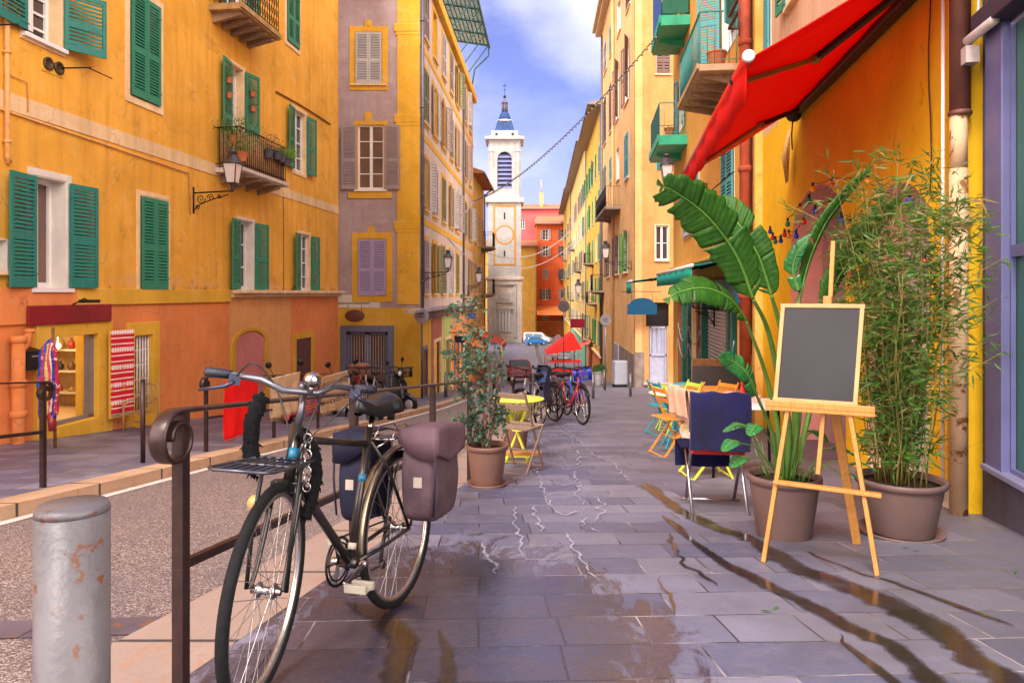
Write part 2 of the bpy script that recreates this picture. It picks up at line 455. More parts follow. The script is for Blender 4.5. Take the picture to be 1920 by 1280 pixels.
# ================================================================ shared materials
mat('white_plaster', (.72, .66, .60), .85, .12, 4, bmp=.2)
mat('cream_trim', (.80, .58, .34), .85, .18, 3, bmp=.3, spot=(.35, .2, .1), spotscale=7, spotcut=.66)
glass_mat('pane', (.07, .05, .05)); glass_mat('pane_brown', (.16, .09, .07)); glass_mat('pane_dark', (.02, .02, .025))
mat('white_paint', (.80, .79, .80), .5, .05)
GREEN = shutter_paint('green_shutter', (.02, .23, .13)); TEALS = shutter_paint('blue_green_shutter', (.015, .20, .165))
OLDWHITE = shutter_paint('grey_white_shutter', (.52, .50, .50)); TAUPE = shutter_paint('taupe_shutter', (.36, .28, .28)); LILAC = shutter_paint('lilac_shutter', (.42, .33, .56))
BROWNS = shutter_paint('brown_shutter', (.17, .09, .07)); OLIVE = shutter_paint('olive_shutter', (.20, .22, .10)); LIME = shutter_paint('bright_green_shutter', (.07, .32, .05)); AQUA = shutter_paint('turquoise_shutter', (.06, .33, .36))
IRON = mat('wrought_iron', (.025, .016, .016), .55, .3, 20, metal=.6, bmp=.2)
BLACK = mat('black_plastic', (.005, .005, .006), .45, .2)
LEAD = mat('lead_pipe', (.16, .15, .18), .5, .2, metal=.5)
RUST = mat('rusty_red_pipe', (.36, .07, .035), .6, .25, 5, bmp=.2)
GREYSTEEL = mat('bollard_steel', (.20, .17, .17), .45, .25, metal=.6)

# ================================================================ ground
KL = [(-12, -6.6), (0, -4.7), (5.6, -3.98), (9, -3.58), (13.5, -2.9), (20.6, -1.98), (30, -1.35), (50, -1.0), (80, -1.1), (130, -1.6), (200, -1.6)]
KR = [(-12, -4.1), (0, -2.07), (7, -.87), (11.5, -.28), (20, .72), (30, 1.35), (50, 2.2), (80, 3.0), (130, 4.0), (200, 4.5)]
def kl(y): return interp(KL, y)
def kr(y): return interp(KR, y)
def ysamples(a, b):
    out = []; y = a
    while y < b: out.append(y); y += .25 if y < 8 else (.6 if y < 25 else (2 if y < 60 else 5))
    return out + [b]
def ribbon(fl, fr, zl, zr, y0, y1, nx=1, b=None):
    b = b or MB(); ys = ysamples(y0, y1); vs = []
    for y in ys:
        l, r_ = fl(y), fr(y)
        for i in range(nx + 1):
            t = i / nx; vs.append((l + (r_ - l) * t, y, zg(y) + zl + (zr - zl) * t))
    fs = []
    for j in range(len(ys) - 1):
        for i in range(nx):
            a = j * (nx + 1) + i; fs.append((a, a + 1, a + nx + 2, a + nx + 1))
    b.smooth = True; b.add(vs, fs); b.smooth = False; return b

def paving_mat():
    m, nt, b = new_mat('slate_paving'); p = pos(nt)
    sx = nn(nt, 'ShaderNodeSeparateXYZ'); nt.links.new(p, sx.inputs[0])
    warp = noise_tex(nt, p, 1.5, 3)
    pm = mapped(nt, p, (1, 1, 0), rot=(0, 0, R(-2.5)))
    vm = nn(nt, 'ShaderNodeVectorMath', operation='ADD'); nt.links.new(pm, vm.inputs[0])
    wv = nn(nt, 'ShaderNodeVectorMath', operation='SCALE'); 
    nz = nn(nt, 'ShaderNodeTexNoise', i_Scale=2.0, i_Detail=3); nt.links.new(p, nz.inputs['Vector'])
    nt.links.new(nz.outputs['Color'], wv.inputs[0]); wv.inputs['Scale'].default_value = .025; nt.links.new(wv.outputs[0], vm.inputs[1])
    br = nn(nt, 'ShaderNodeTexBrick', offset=.43, offset_frequency=2, squash=.62, squash_frequency=3)
    for k, v in (('Color1', (0, 0, 0, 1)), ('Color2', (1, 1, 1, 1)), ('Mortar', (.5, .5, .5, 1))): br.inputs[k].default_value = v
    br.inputs['Scale'].default_value = 1; br.inputs['Mortar Size'].default_value = .005; br.inputs['Mortar Smooth'].default_value = .25
    br.inputs['Brick Width'].default_value = .56; br.inputs['Row Height'].default_value = .315; br.inputs['Bias'].default_value = 0
    nt.links.new(vm.outputs[0], br.inputs['Vector'])
    tint = ramp(nt, br.outputs['Color'], [(0, (.088, .092, .168)), (.5, (.150, .150, .232)), (1, (.23, .222, .305))])
    big = noise_tex(nt, p, .7, 6, .6, .5)
    out = mixc(nt, tint, (.075, .058, .068), ramp(nt, big, [(.42, 0.0), (.68, .65)]))
    f = noise_tex(nt, p, 9, 8, .7)
    out = mixc(nt, out, (.24, .215, .26), ramp(nt, f, [(.50, 0.0), (.78, .5)]))
    gr = noise_tex(nt, p, 130, 3, .7)
    out = mixc(nt, out, (.05, .04, .05), ramp(nt, gr, [(.5, 0.0), (.8, .4)]))
    # warm brown cast on the dry slabs to the right
    wr = nn(nt, 'ShaderNodeMapRange'); nt.links.new(sx.outputs[0], wr.inputs[0]); wr.inputs[1].default_value = .6; wr.inputs[2].default_value = 3.2; wr.inputs[4].default_value = .5
    out = mixc(nt, out, (.155, .135, .145), wr.outputs[0])
    # wetness near the bicycle (rinsed slabs): darker and glossy
    d2 = nn(nt, 'ShaderNodeVectorMath', operation='DISTANCE')
    mp = mapped(nt, p, (1.0, .55, 0), loc=(.25, -1.55, 0)); nt.links.new(mp, d2.inputs[0]); d2.inputs[1].default_value = (0, 0, 0)
    wn = noise_tex(nt, mapped(nt, p, (1.8, .7, 1)), 3.4, 9, .68, 1.6)
    wa = nn(nt, 'ShaderNodeMath', operation='MULTIPLY_ADD'); nt.links.new(wn, wa.inputs[0]); wa.inputs[1].default_value = -1.55; nt.links.new(d2.outputs['Value'], wa.inputs[2])
    wet = ramp(nt, wa.outputs[0], [(.0, 1.0), (.18, 0.0)])
    # mortar: pale lime in places, dark elsewhere
    jn = noise_tex(nt, p, 1.7, 5, .6)
    mcol = mixc(nt, (.03, .025, .03), (.36, .32, .36), ramp(nt, jn, [(.49, 0.0), (.62, 1.0)]))
    mcol = mixc(nt, mcol, (.36, .24, .15), wr.outputs[0])
    wetc = mixc(nt, out, (.42, .37, .40), 1.0, 'MULTIPLY')
    wb = noise_tex(nt, mapped(nt, p, (1, .6, 1), loc=(2, 0, 0)), 1.9, 4); wetc = mixc(nt, wetc, (.075, .046, .036), ramp(nt, wb, [(.54, 0.0), (.64, .5)]))
    out = mixc(nt, out, wetc, wet)
    out = mixc(nt, out, mcol, br.outputs['Fac'])
    nt.links.new(out, b.inputs['Base Color'])
    rr = nn(nt, 'ShaderNodeMapRange'); nt.links.new(wet, rr.inputs[0]); rr.inputs[3].default_value = .50; rr.inputs[4].default_value = .16
    fr = nn(nt, 'ShaderNodeMath', operation='MULTIPLY_ADD'); nt.links.new(f, fr.inputs[0]); fr.inputs[1].default_value = .3; nt.links.new(rr.outputs[0], fr.inputs[2])
    sb = nn(nt, 'ShaderNodeMath', operation='SUBTRACT'); nt.links.new(fr.outputs[0], sb.inputs[0]); sb.inputs[1].default_value = .13
    nt.links.new(sb.outputs[0], b.inputs['Roughness'])
    inv = nn(nt, 'ShaderNodeMath', operation='SUBTRACT'); inv.inputs[0].default_value = 1; nt.links.new(br.outputs['Fac'], inv.inputs[1])
    n1 = bump(nt, b, inv.outputs[0], .5, .008)
    n2 = bump(nt, b, noise_tex(nt, p, 22, 6, .6), .35, .008, n1)
    bump(nt, b, br.outputs['Color'], .3, .004, n2)
    return m
def road_mat():
    m, nt, b = new_mat('pebbled_asphalt'); p = pos(nt)
    v = nn(nt, 'ShaderNodeTexVoronoi', i_Scale=105.0); nt.links.new(p, v.inputs['Vector'])
    s = nn(nt, 'ShaderNodeSeparateColor'); nt.links.new(v.outputs['Color'], s.inputs[0])
    st = ramp(nt, s.outputs[0], [(0, (.09, .06, .07)), (.35, (.20, .14, .13)), (.7, (.34, .26, .22)), (1, (.62, .52, .46))])
    out = mixc(nt, st, (.05, .035, .04), ramp(nt, v.outputs['Distance'], [(.35, 0.0), (.75, .8)]))
    big = noise_tex(nt, p, .9, 5, .6)
    out = mixc(nt, out, (.13, .10, .13), ramp(nt, big, [(.4, .1), (.7, .5)]))
    nt.links.new(out, b.inputs['Base Color']); b.inputs['Roughness'].default_value = .6
    bump(nt, b, v.outputs['Distance'], .6, .006)
    return m
def kerb_mat(name, col):
    m, nt, b = new_mat(name); p = pos(nt)
    sx = nn(nt, 'ShaderNodeSeparateXYZ'); nt.links.new(p, sx.inputs[0])
    md = nn(nt, 'ShaderNodeMath', operation='PINGPONG'); nt.links.new(sx.outputs[1], md.inputs[0]); md.inputs[1].default_value = .48
    joint = ramp(nt, md.outputs[0], [(.010, 1.0), (.018, 0.0)])
    f = noise_tex(nt, p, 3, 7, .65); g = noise_tex(nt, p, 60, 4, .7)
    out = mixc(nt, tuple(c * .75 for c in col), tuple(min(1, c * 1.2) for c in col), f)
    out = mixc(nt, out, tuple(c * .5 for c in col), ramp(nt, g, [(.5, 0.0), (.75, .5)]))
    stn = noise_tex(nt, mapped(nt, p, (1.2, .5, 1)), 5, 7, .7, 1.2)
    out = mixc(nt, out, (.40, .17, .06), ramp(nt, stn, [(.56, 0.0), (.66, .7)]))
    out = mixc(nt, out, (.05, .04, .04), joint)
    nt.links.new(out, b.inputs['Base Color']); b.inputs['Roughness'].default_value = .7
    bump(nt, b, g, .3, .004)
    return m
PAVE = paving_mat(); ROAD = road_mat(); KERB = kerb_mat('pink_granite_kerb', (.33, .235, .20)); KERB2 = kerb_mat('sandstone_kerb', (.52, .34, .22))
# ground sheet to the horizon
b = MB(); xs = [-900, -60, -12, 12, 60, 900]; ys = [-30, 0, 10, 30, 50, 60, 80, 100, 130, 220, 600, 2000]
vs = [(x, y, zg(y) - .35) for y in ys for x in xs]; n = len(xs)
b.add(vs, [(j * n + i, j * n + i + 1, (j + 1) * n + i + 1, (j + 1) * n + i) for j in range(len(ys) - 1) for i in range(n - 1)])
tag(b.build('ground', mat('earth', (.16, .13, .12), .9)), kind='structure')
kw = .48
b = ribbon(lambda y: kr(y) + kw, lambda y: 14, 0, 0, -6, 200, 6); tag(b.build('pavement', PAVE), kind='structure')
b = ribbon(kl, kr, -.115, -.03, -6, 24, 4); tag(b.build('road', ROAD), kind='structure')
b = ribbon(kl, kr, -.115, -.03, 24, 200, 4); tag(b.build('paved_street', PAVE), kind='structure')
b = ribbon(lambda y: -22, lambda y: kl(y) - .28, 0, 0, -6, 200, 4); tag(b.build('left_pavement', PAVE), kind='structure')
b = ribbon(kr, lambda y: kr(y) + kw, .001, .001, -6, 60); ribbon(lambda y: kr(y), kr, -.12, .001, -6, 60, 1, b)
tag(b.build('kerb', KERB), kind='structure')
b = ribbon(lambda y: kl(y) - .28, kl, .003, 0, -6, 130); ribbon(kl, lambda y: kl(y) + .001, 0, -.13, -6, 130, 1, b)
tag(b.build('left_kerb', KERB2), kind='structure')
b = ribbon(lambda y: kl(y) + .002, lambda y: kl(y) + .13, -.108, -.107, -6, 60)
tag(b.build('gutter_stones', mat('pale_gutter', (.62, .56, .50), .7, .15, 8)), kind='structure')
# dark stone drain strip across the road
b = MB(); ya, yb = 3.02, 3.24
for i in range(10):
    x0 = kl(3.1) + .15 + i * .26; x1 = min(x0 + .255, kr(3.1) - .01)
    if x1 <= x0: break
    def zr(x, y): t = (x - kl(y)) / (kr(y) - kl(y)); return zg(y) - .115 + .085 * t + .006
    b.quad((x0, ya, zr(x0, ya)), (x1, ya, zr(x1, ya)), (x1, yb, zr(x1, yb)), (x0, yb, zr(x0, yb)))
tag(b.build('drain_strip', mat('drain_stone', (.10, .085, .12), .35, .3, 3, spot=(.20, .09, .04), spotscale=4, spotcut=.55)), kind='structure')

# water running over the slabs
def wet_mat(name, col, rough, alpha, sc=6, cut=(14, .9, .31, .5)):
    m, nt, b = new_mat(name); p = pos(nt)
    b.inputs['Base Color'].default_value = c4(col); b.inputs['Roughness'].default_value = rough
    f = noise_tex(nt, p, sc, 5, .6)
    at_ = nn(nt, 'ShaderNodeAttribute', attribute_name='edge'); f2 = noise_tex(nt, p, cut[0], 6, .7)
    ma = nn(nt, 'ShaderNodeMath', operation='MULTIPLY_ADD'); nt.links.new(f2, ma.inputs[0]); ma.inputs[1].default_value = cut[1]; nt.links.new(at_.outputs['Fac'], ma.inputs[2])
    ms = nn(nt, 'ShaderNodeMath', operation='MULTIPLY'); nt.links.new(ma.outputs[0], ms.inputs[0]); ms.inputs[1].default_value = cut[3]
    al = ramp(nt, ms.outputs[0], [(cut[2], 0.0), (cut[2] + .025, .45), (cut[2] + .11, .5), (cut[2] + .15, 1.0)])
    mu = nn(nt, 'ShaderNodeMath', operation='MULTIPLY'); nt.links.new(al, mu.inputs[0]); nt.links.new(ramp(nt, f, [(.30, alpha * .6), (.5, alpha)]), mu.inputs[1])
    nt.links.new(mu.outputs[0], b.inputs['Alpha'])
    bump(nt, b, noise_tex(nt, p, 30, 2), .08, .004); return m
WET = wet_mat('wet_stone', (.035, .022, .018), .12, .85); GLINTM = wet_mat('painted_sky_glint', (.46, .48, .60), .35, .7, 55, (20, 2.0, .60, .4))
def px_ground(px, py):
    d = (EYE * F) / (py - HY - .1 * F); return (px - CX) / F * d, d
def trickle(pts, wd, name, m, lift=.006, jit=.35, seed=1):
    rnd = random.Random(seed); P = [Vector((*px_ground(*p), 0)) for p in pts]
    fine = []
    for a, c in zip(P, P[1:]):
        k = max(2, int((c - a).length / (.03 if wd[0] > .0135 or wd[0] == .008 else .02)))
        for i in range(k): fine.append(a.lerp(c, i / k))
    fine.append(P[-1]); n = len(fine); b = MB(); vs = []; EG = []
    for i, p in enumerate(fine):
        t = (fine[min(n - 1, i + 1)] - fine[max(0, i - 1)]).normalized(); nrm = Vector((-t.y, t.x, 0))
        w0 = wd[0] + (wd[1] - wd[0]) * i / n
        if w0 < .015: p = p + nrm * (noise.noise(p * 7 + Vector((seed, 3, 0))) * .05 + noise.noise(p * 16 + Vector((seed, 3, 9))) * .006)
        q = noise.noise(p * 2.1 + Vector((seed, 0, 0))); q2 = noise.noise(p * 9 + Vector((seed * 3, 5, 0)))
        wl = w0 * (1 + jit * q * 2.4 + jit * q2 * 1.5 + jit * .8 * noise.noise(p * 30)); wr = w0 * (1 + jit * noise.noise(p * 2.7 + Vector((0, seed * 7, 3))) * 2)
        if i < 6: wl *= i / 6 + .05; wr *= i / 6 + .05
        if n - i < 7: wl *= (n - i) / 7; wr *= (n - i) / 7
        cpt = p + nrm * q * w0 * .8
        wl *= 1.35; wr *= 1.35
        for k in range(7):
            s_ = -wl + (wl + wr) * k / 6; v = cpt + nrm * s_; vs.append((v.x, v.y, zg(v.y) + lift)); EG.append(1 - abs(k - 3) / 3)
    b.add(vs, [(7 * i + k, 7 * i + k + 1, 7 * i + k + 8, 7 * i + k + 7) for i in range(n - 1) for k in range(6)])
    o = b.build(name, m); a_ = o.data.attributes.new('edge', 'FLOAT', 'POINT')
    for i, e in enumerate(EG): a_.data[i].value = e
    return tag(o, kind='structure')
trickle([(1205, 905), (1265, 950), (1330, 985), (1420, 1015), (1500, 1070), (1600, 1105), (1700, 1150), (1790, 1205), (1900, 1290), (2000, 1400)], (.05, .085), 'water_trickle', WET, seed=1)
trickle([(1240, 965), (1300, 1015), (1360, 1060), (1440, 1100), (1500, 1125), (1600, 1180), (1680, 1215), (1760, 1290), (1850, 1400)], (.02, .06), 'water_trickle', WET, .007, seed=2)
trickle([(1255, 1000), (1275, 1050), (1330, 1090), (1345, 1100)], (.012, .015), 'water_trickle', WET, .008, seed=3)
trickle([(1500, 1030), (1600, 1070), (1680, 1095), (1800, 1140), (1900, 1175)], (.008, .02), 'water_trickle', WET, .008, seed=4)
trickle([(1560, 1190), (1640, 1250), (1700, 1310)], (.012, .03), 'water_trickle', WET, .008, seed=5)
trickle([(640, 1130), (700, 1150), (760, 1200), (740, 1290), (700, 1400)], (.05, .05), 'water_trickle', WET, .007, seed=6)
trickle([(820, 1180), (840, 1220), (835, 1290), (820, 1380)], (.02, .03), 'water_trickle', WET, .008, seed=7)
trickle([(1235, 1080), (1260, 1120), (1262, 1160)], (.008, .01), 'water_trickle', WET, .009, seed=8)
k = 20  # pale streaks: sky reflections along the joints, painted as bluish colour
for ptl in ([(1075, 790), (1055, 800), (1090, 830), (1105, 845)], [(1000, 815), (985, 850), (1005, 880), (1015, 905), (1020, 930), (1035, 960)], [(1090, 905), (1080, 930), (1095, 945), (1092, 990)],
            [(1040, 845), (1060, 870), (1075, 885), (1080, 905)], [(965, 950), (968, 1000), (975, 1020), (978, 1050)], [(1060, 1000), (1080, 1040), (1100, 1075), (1125, 1092)],
            [(905, 1020), (915, 1050), (935, 1080)], [(1105, 850), (1150, 870), (1180, 905)], 
            [(1000, 818), (1030, 822), (1060, 812)], [(1022, 930), (1050, 926), (1078, 932)], [(1035, 960), (1060, 968), (1092, 960)], [(1098, 990), (1125, 1000)], [(1020, 905), (1060, 912), (1090, 905)], [(1000, 950), (1010, 985), (1025, 1000)],
            [(1120, 930), (1130, 960), (1120, 980)], [(1040, 800), (1070, 820), (1085, 850), (1085, 880)]):
    trickle(ptl, (.011, .013), 'painted_glint_streak', GLINTM, .009 + .0002 * k, .9, k); k += 1
# ================================================================ building A: orange house on the left
ORANGE = stucco('orange_plaster', (.84, .42, .055), worn=(.86, .60, .24), wear=.30, streak=.35, grime=((1.16, .42, (.12, .07, .035)), (1.3, .6, (.72, .40, .16))))
SALMON = stucco('salmon_plaster', (.80, .265, .08), worn=(.78, .36, .18), wear=.3, streak=.15, stainamt=.1)
PEACH = stucco('peach_plaster', (.78, .38, .13), worn=(.8, .5, .3), wear=.3, streak=.15, stainamt=.15)
YELLOW = stucco('yellow_plaster', (.78, .44, .045), worn=(.8, .55, .2), wear=.3, streak=.15, stainamt=.12)
PALEY = stucco('pale_yellow_plaster', (.82, .60, .26), wear=.3, streak=.2, stainamt=.15)
PINKW = stucco('pink_plaster', (.62, .22, .20), wear=.2, streak=.05, stainamt=.05)
MAUVE = stucco('mauve_grey_plaster', (.46, .345, .36), worn=(.62, .52, .50), wear=.5, streak=.25, stainamt=.2)
CREAMB = stucco('cream_band_plaster', (.80, .56, .30), worn=(.85, .7, .5), wear=.5, streak=.4, stainamt=.3)
ROOFT = mat('roof_tiles', (.45, .17, .09), .85, .35, 10, bmp=.4)

FA = Facade('apartment_building', 'orange yellow apartment house with green shutters and a salmon ground floor', -8.19 + .107 * 2, 2, -8.19 + .107 * 23.5, 23.5)
T, WP = MATS['cream_trim'], MATS['white_paint']
A = FA
def aw(*rc, **k): return A.window(A.rect(*rc), **k)
# top floor
aw(46, -60, 112, 62, surround=T, sw=.10, shut=TEALS, mode='open', frame=WP, cols=2, rows=4, sill=WP, leaf=.62, ang=(8, 30), depth=.24, pane=MATS['pane'])
aw(243, -20, 297, 178, surround=T, sw=.13, shut=GREEN, mode='closed')
aw(537, -30, 559, 76, surround=T, sw=.12, shut=GREEN, mode='closed')
aw(420, -120, 458, 10, surround=T, sw=.1, shut=GREEN, mode='open', frame=WP, leaf=.5)
# middle floor
aw(431, 118, 455, 313, surround=T, sw=.08, shut=GREEN, mode='open', frame=WP, cols=2, rows=3, leaf=.52, ang=(8, 10), pane=MATS['pane'])
aw(549, 203, 572, 318, surround=T, sw=.10, shut=GREEN, mode='open', frame=WP, cols=2, rows=4, leaf=.50, depth=.14)
# lower floor
aw(63, 330, 122, 540, surround=T, sw=.12, shut=TEALS, mode='open', frame=WP, cols=2, rows=1, sill=WP, leaf=.56, ang=(7, 6), depth=.28, pane=MATS['pane_brown'], reveal=MATS['white_plaster'])
aw(262, 367, 311, 543, surround=T, sw=.10, shut=GREEN, mode='closed')
aw(447, 412, 474, 543, surround=T, sw=.08, shut=GREEN, mode='open', frame=WP, cols=2, rows=3, leaf=.52, ang=(8, 10), reveal=MATS['white_plaster'])
aw(560, 438, 580, 545, surround=T, sw=.08, shut=GREEN, mode='open', frame=WP, cols=2, rows=4, leaf=.46, depth=.12)
# small niche window at the frame edge
aw(-30, 447, 12, 506, surround=None, mode='plain', pane=MATS['pane_brown'], sill=T)
# ground floor openings
shop = A.rect(98, 632, 178, 800); A.open.append(shop)
grille = A.rect(246, 630, 283, 772); A.open.append(grille)
zc = A.uz(300, 545)[1]          # string line between plasters
zs = A.uz(300, 569)[1]
uA, uB = A.uz(140, 560)[0], A.uz(430, 560)[0]
A.wall('upper_wall', ORANGE, 0, A.L, zc, 14)
A.wall('ground_floor_wall', SALMON, 0, uB, -4, zc)
uC = A.uz(545, 600)[0]
A.wall('peach_wall', PEACH, uB, uC, -4, zc - .02); A.wall('far_ground_floor_wall', SALMON, uC, A.L, -4, zc - .02)
A.strip('string_course', CREAMB, 0, A.L, A.uz(0, 202)[1], A.uz(0, 168)[1], .018)
A.strip('yellow_band', YELLOW, uA, uB, zs, zc + .03, .05, bevel=.01)
A.strip('salmon_panel', SALMON, 0, uA, zc - .5, zc + .03, .052, bevel=.015)
b = MB(); b.bb(uB - .03, A.L + .1, -.24, .02, zc - .05, zc + .03); b.bb(uB, A.L + .05, -.10, .02, zc - .14, zc - .05); b.build('ledge', MATS['cream_trim'], A.ob, bevel=.012)
# arch and small door surrounds
def arch_pts(u0, u1, z0, zsp, n=12, k=1.0):
    r = (u1 - u0) / 2; c = (u0 + u1) / 2
    return [(u0, z0)] + [(c - r * cos(pi * i / n), zsp + r * k * sin(pi * i / n)) for i in range(n + 1)] + [(u1, z0)]
def arch_trim(fac, name, m, u0, u1, z0, zsp, wd, out, k=1.0):
    a = arch_pts(u0, u1, z0, zsp, k=k); c = arch_pts(u0 + wd, u1 - wd, z0, zsp, k=k); b = MB(); n = len(a)
    vs = [(p[0], -out, p[1]) for p in a] + [(p[0], -out, p[1]) for p in c] + [(p[0], .01, p[1]) for p in a] + [(p[0], .01, p[1]) for p in c]
    fs = []
    for i in range(n - 1):
        fs += [(i, i + 1, n + i + 1, n + i), (i, 2 * n + i, 2 * n + i + 1, i + 1), (n + i, n + i + 1, 3 * n + i + 1, 3 * n + i)]
    b.add(vs, fs); return b.build(name, m, fac.ob)
OCHRE = stucco('ochre_trim', (.66, .38, .03), wear=.15, streak=.1, stainamt=.05)
r_ = A.rect(432, 640, 500, 735); gz = r_[2] - .6
arch_trim(A, 'blind_arch', OCHRE, r_[0], r_[1], gz, r_[3] - .12, .16, .05, .42)
b = MB(); b.poly_prism(arch_pts(r_[0] + .15, r_[1] - .15, gz, r_[3] - .12, k=.36), -.02, .01); b.build('arch_infill', PINKW, A.ob)
r_ = A.rect(553, 636, 582, 740); A2 = r_
b = MB(); q = .16; b.bb(r_[0] - q, r_[0], -.05, .02, r_[2] - .6, r_[3] + q); b.bb(r_[1], r_[1] + q, -.05, .02, r_[2] - .6, r_[3] + q); b.bb(r_[0], r_[1], -.05, .02, r_[3], r_[3] + q)
d = b.build('door_surround', OCHRE, A.ob)
b = MB(); b.bb(r_[0], r_[1], -.012, .01, r_[2] - .6, r_[3])
for i in range(1, 5): b.bb(r_[0] + .05, r_[1] - .05, -.02, -.012, r_[2] + (r_[3] - r_[2]) * i / 5 - .01, r_[2] + (r_[3] - r_[2]) * i / 5 + .01)
dd = b.build('door', mat('dark_red_door', (.10, .018, .02), .5, .3), d)
# shop surround
b = MB(); u0, u1, z0, z1 = shop; ul = A.uz(62, 700)[0]; ur = A.uz(205, 700)[0]; zt = A.uz(62, 606)[1]
b.bb(ul, u0, -.07, .02, z0 - .9, zt); b.bb(u1, ur, -.07, .02, z0 - .6, zt); b.bb(u0, u1, -.07, .02, z1, zt)
b.bb(u0 - .0, u1 + .0, -.10, .02, z0 - .8, z0)
b.bb(u0 - .02, u0, -.0, .35, z0, z1); b.bb(u1, u1 + .02, 0, .35, z0, z1)
b.build('shop_surround', YELLOW, A.ob, bevel=.012)
# shop interior: warm lit shelves with goods
SHOPW = mat('shop_wall', (.72, .52, .26), .9)
b = MB(); D = 1.5
b.quad((u0 - 1.2, D, z0), (u1 + 1.1, D, z0), (u1 + 1.1, D, z1 + .45), (u0 - 1.2, D, z1 + .45)); b.quad((u0 - 1.2, .3, z0), (u0 - 1.2, D, z0), (u0 - 1.2, D, z1 + .45), (u0 - 1.2, .3, z1 + .45))
b.quad((u1 + 1.1, D, z0), (u1 + 1.1, .3, z0), (u1 + 1.1, .3, z1 + .45), (u1 + 1.1, D, z1 + .45)); b.quad((u0 - 1.2, .3, z0), (u1 + 1.1, .3, z0), (u1 + 1.1, D, z0), (u0 - 1.2, D, z0))
b.quad((u0 - 1.2, .3, z1 + .45), (u0 - 1.2, D, z1 + .45), (u1 + 1.1, D, z1 + .45), (u1 + 1.1, .3, z1 + .45))
b.build('shop_interior', SHOPW, A.ob)
b = MB(); b.bb(u1 - .13, u1, .02, .10, z0, z1); b.bb(u0, u1, .02, .08, z0, z0 + .06); b.bb(u0, u0 + .05, .02, .08, z0, z1); b.build('shop_door_frame', mat('grey_metal', (.28, .26, .29), .4, .1, metal=.4), A.ob)
sh = MB(); goods = []
rnd = random.Random(3)
for i in range(5):
    z = z0 + .25 + i * .38; sh.bb(u1 + .75, u1 + 1.08, .36, D, z, z + .03)
sh.build('shelf', mat('white_shelf', (.8, .74, .6), .5), A.ob)
for i in range(5):
    z = z0 + .28 + i * .38
    cols = [('red_goods', (.45, .05, .04)), ('brown_goods', (.22, .10, .05)), ('gold_goods', (.55, .33, .08)), ('dark_goods', (.05, .04, .05))]
    for k in range(5):
        nm, c = cols[(i * 3 + k * 2) % 4]; u = .45 + k * .22; h = rnd.uniform(.08, .22); r0 = rnd.uniform(.04, .08)
        g = MB(); g.lathe([(r0 * .6, 0), (r0, h * .3), (r0 * .9, h * .6), (r0 * .35, h * .8), (r0 * .45, h)], (0, 0, 0), 10)
        o = g.build('vase', mat(nm, c, .3, .3, 20), None, loc=A.w(u1 + .90, u, z))
        tag(o, ['red ceramic vase', 'brown wooden pot', 'gilt vase', 'dark bottle shaped vase'][(i * 3 + k * 2) % 4] + ' on the lit shelves inside the shop', 'vase', 'vases on the shop shelves')
lm = bpy.data.lights.new('shop_lamp', 'POINT'); lm.energy = 16; lm.color = (1, .78, .45); lm.shadow_soft_size = .08
lo = bpy.data.objects.new('shop_lamp', lm); COL.objects.link(lo); lo.location = A.w(u1 - .1, .8, z1 + .1)
g = MB(); g.ball((0, 0, 0), .05, 8); bulb = MB(); o = None
em = bpy.data.materials.new('lit_bulb'); em.use_nodes = True; em.node_tree.nodes['Principled BSDF'].inputs['Emission Color'].default_value = (1, .8, .45, 1); em.node_tree.nodes['Principled BSDF'].inputs['Emission Strength'].default_value = 4
g.cyl((0, 0, .05), (0, 0, .2), .008); o = g.build('shop_lamp_bulb', em, None, loc=A.w(u1 + .55, 1.1, z1 - .25)); tag(o, 'small lit bulb hanging inside the shop doorway', 'light bulb')
# barred window
u0, u1, z0, z1 = grille; b = MB(); q = .2
ul = A.uz(236, 700)[0]; ur = A.uz(296, 700)[0]; zt = A.uz(236, 606)[1]
b.bb(ul, u0, -.05, .02, z0 - .35, zt); b.bb(u1, ur, -.05, .02, z0 - .35, zt); b.bb(u0, u1, -.05, .02, z1, zt); b.bb(u0, u1, -.05, .02, z0 - .35, z0); 
b.bb(u0, u0 + .02, .0, .3, z0, z1); b.bb(u1 - .02, u1, .0, .3, z0, z1); b.bb(u0, u1, 0, .3, z1 - .02, z1)
gw = b.build('barred_window', YELLOW, A.ob, bevel=.01)
b = MB(); b.bb(u0, u1, .26, .28, z0, z1); b.build('pane', MATS['pane_brown'], gw)
b = MB(); n = 7
for i in range(n): u = u0 + (u1 - u0) * (i + .5) / n; b.cyl((u, .03, z0), (u, .03, z1), .014, n=6)
for i in range(1, 5): z = z0 + (z1 - z0) * i / 5; b.cyl((u0, .03, z), (u1, .03, z), .010, n=6)
b.build('grille', WP, gw)
# vertical cream pipe, horizontal pipes, downpipe in orange
PIPEP = mat('painted_pipe', (.72, .36, .12), .5, .2, 8, spot=(.25, .12, .06), spotscale=9)
def apipe(name, pts, r, m, off=.06, n=8):
    b = MB(); P = []
    for (px, py) in pts: u, z = A.uz(px, py, off); P.append((u, -off, z))
    b.tube(P, r, n); return b.build(name, m, A.ob)
b = MB(); u5 = A.uz(6, 100)[0]; zt_, zb_ = A.uz(6, -60)[1], A.uz(6, 302)[1]
b.tube([(u5, -.06, zt_), (u5, -.06, zb_ + .05), (u5 + .05, -.05, zb_), (u5 + .06, .01, zb_ - .01)], .035, 10)
for z in (zb_ + .25, zb_ + 1.5): b.lathe([(.05, 0), (.055, .02), (.05, .04)], (u5, -.06, z), 10)
b.build('drainpipe', PIPEP, A.ob)
apipe('conduit', [(-20, 197), (353, 324), (355, 328), (357, 402)], .016, PIPEP, .03)
apipe('conduit', [(8, 135), (52, 154), (52, 210)], .012, PIPEP, .03)
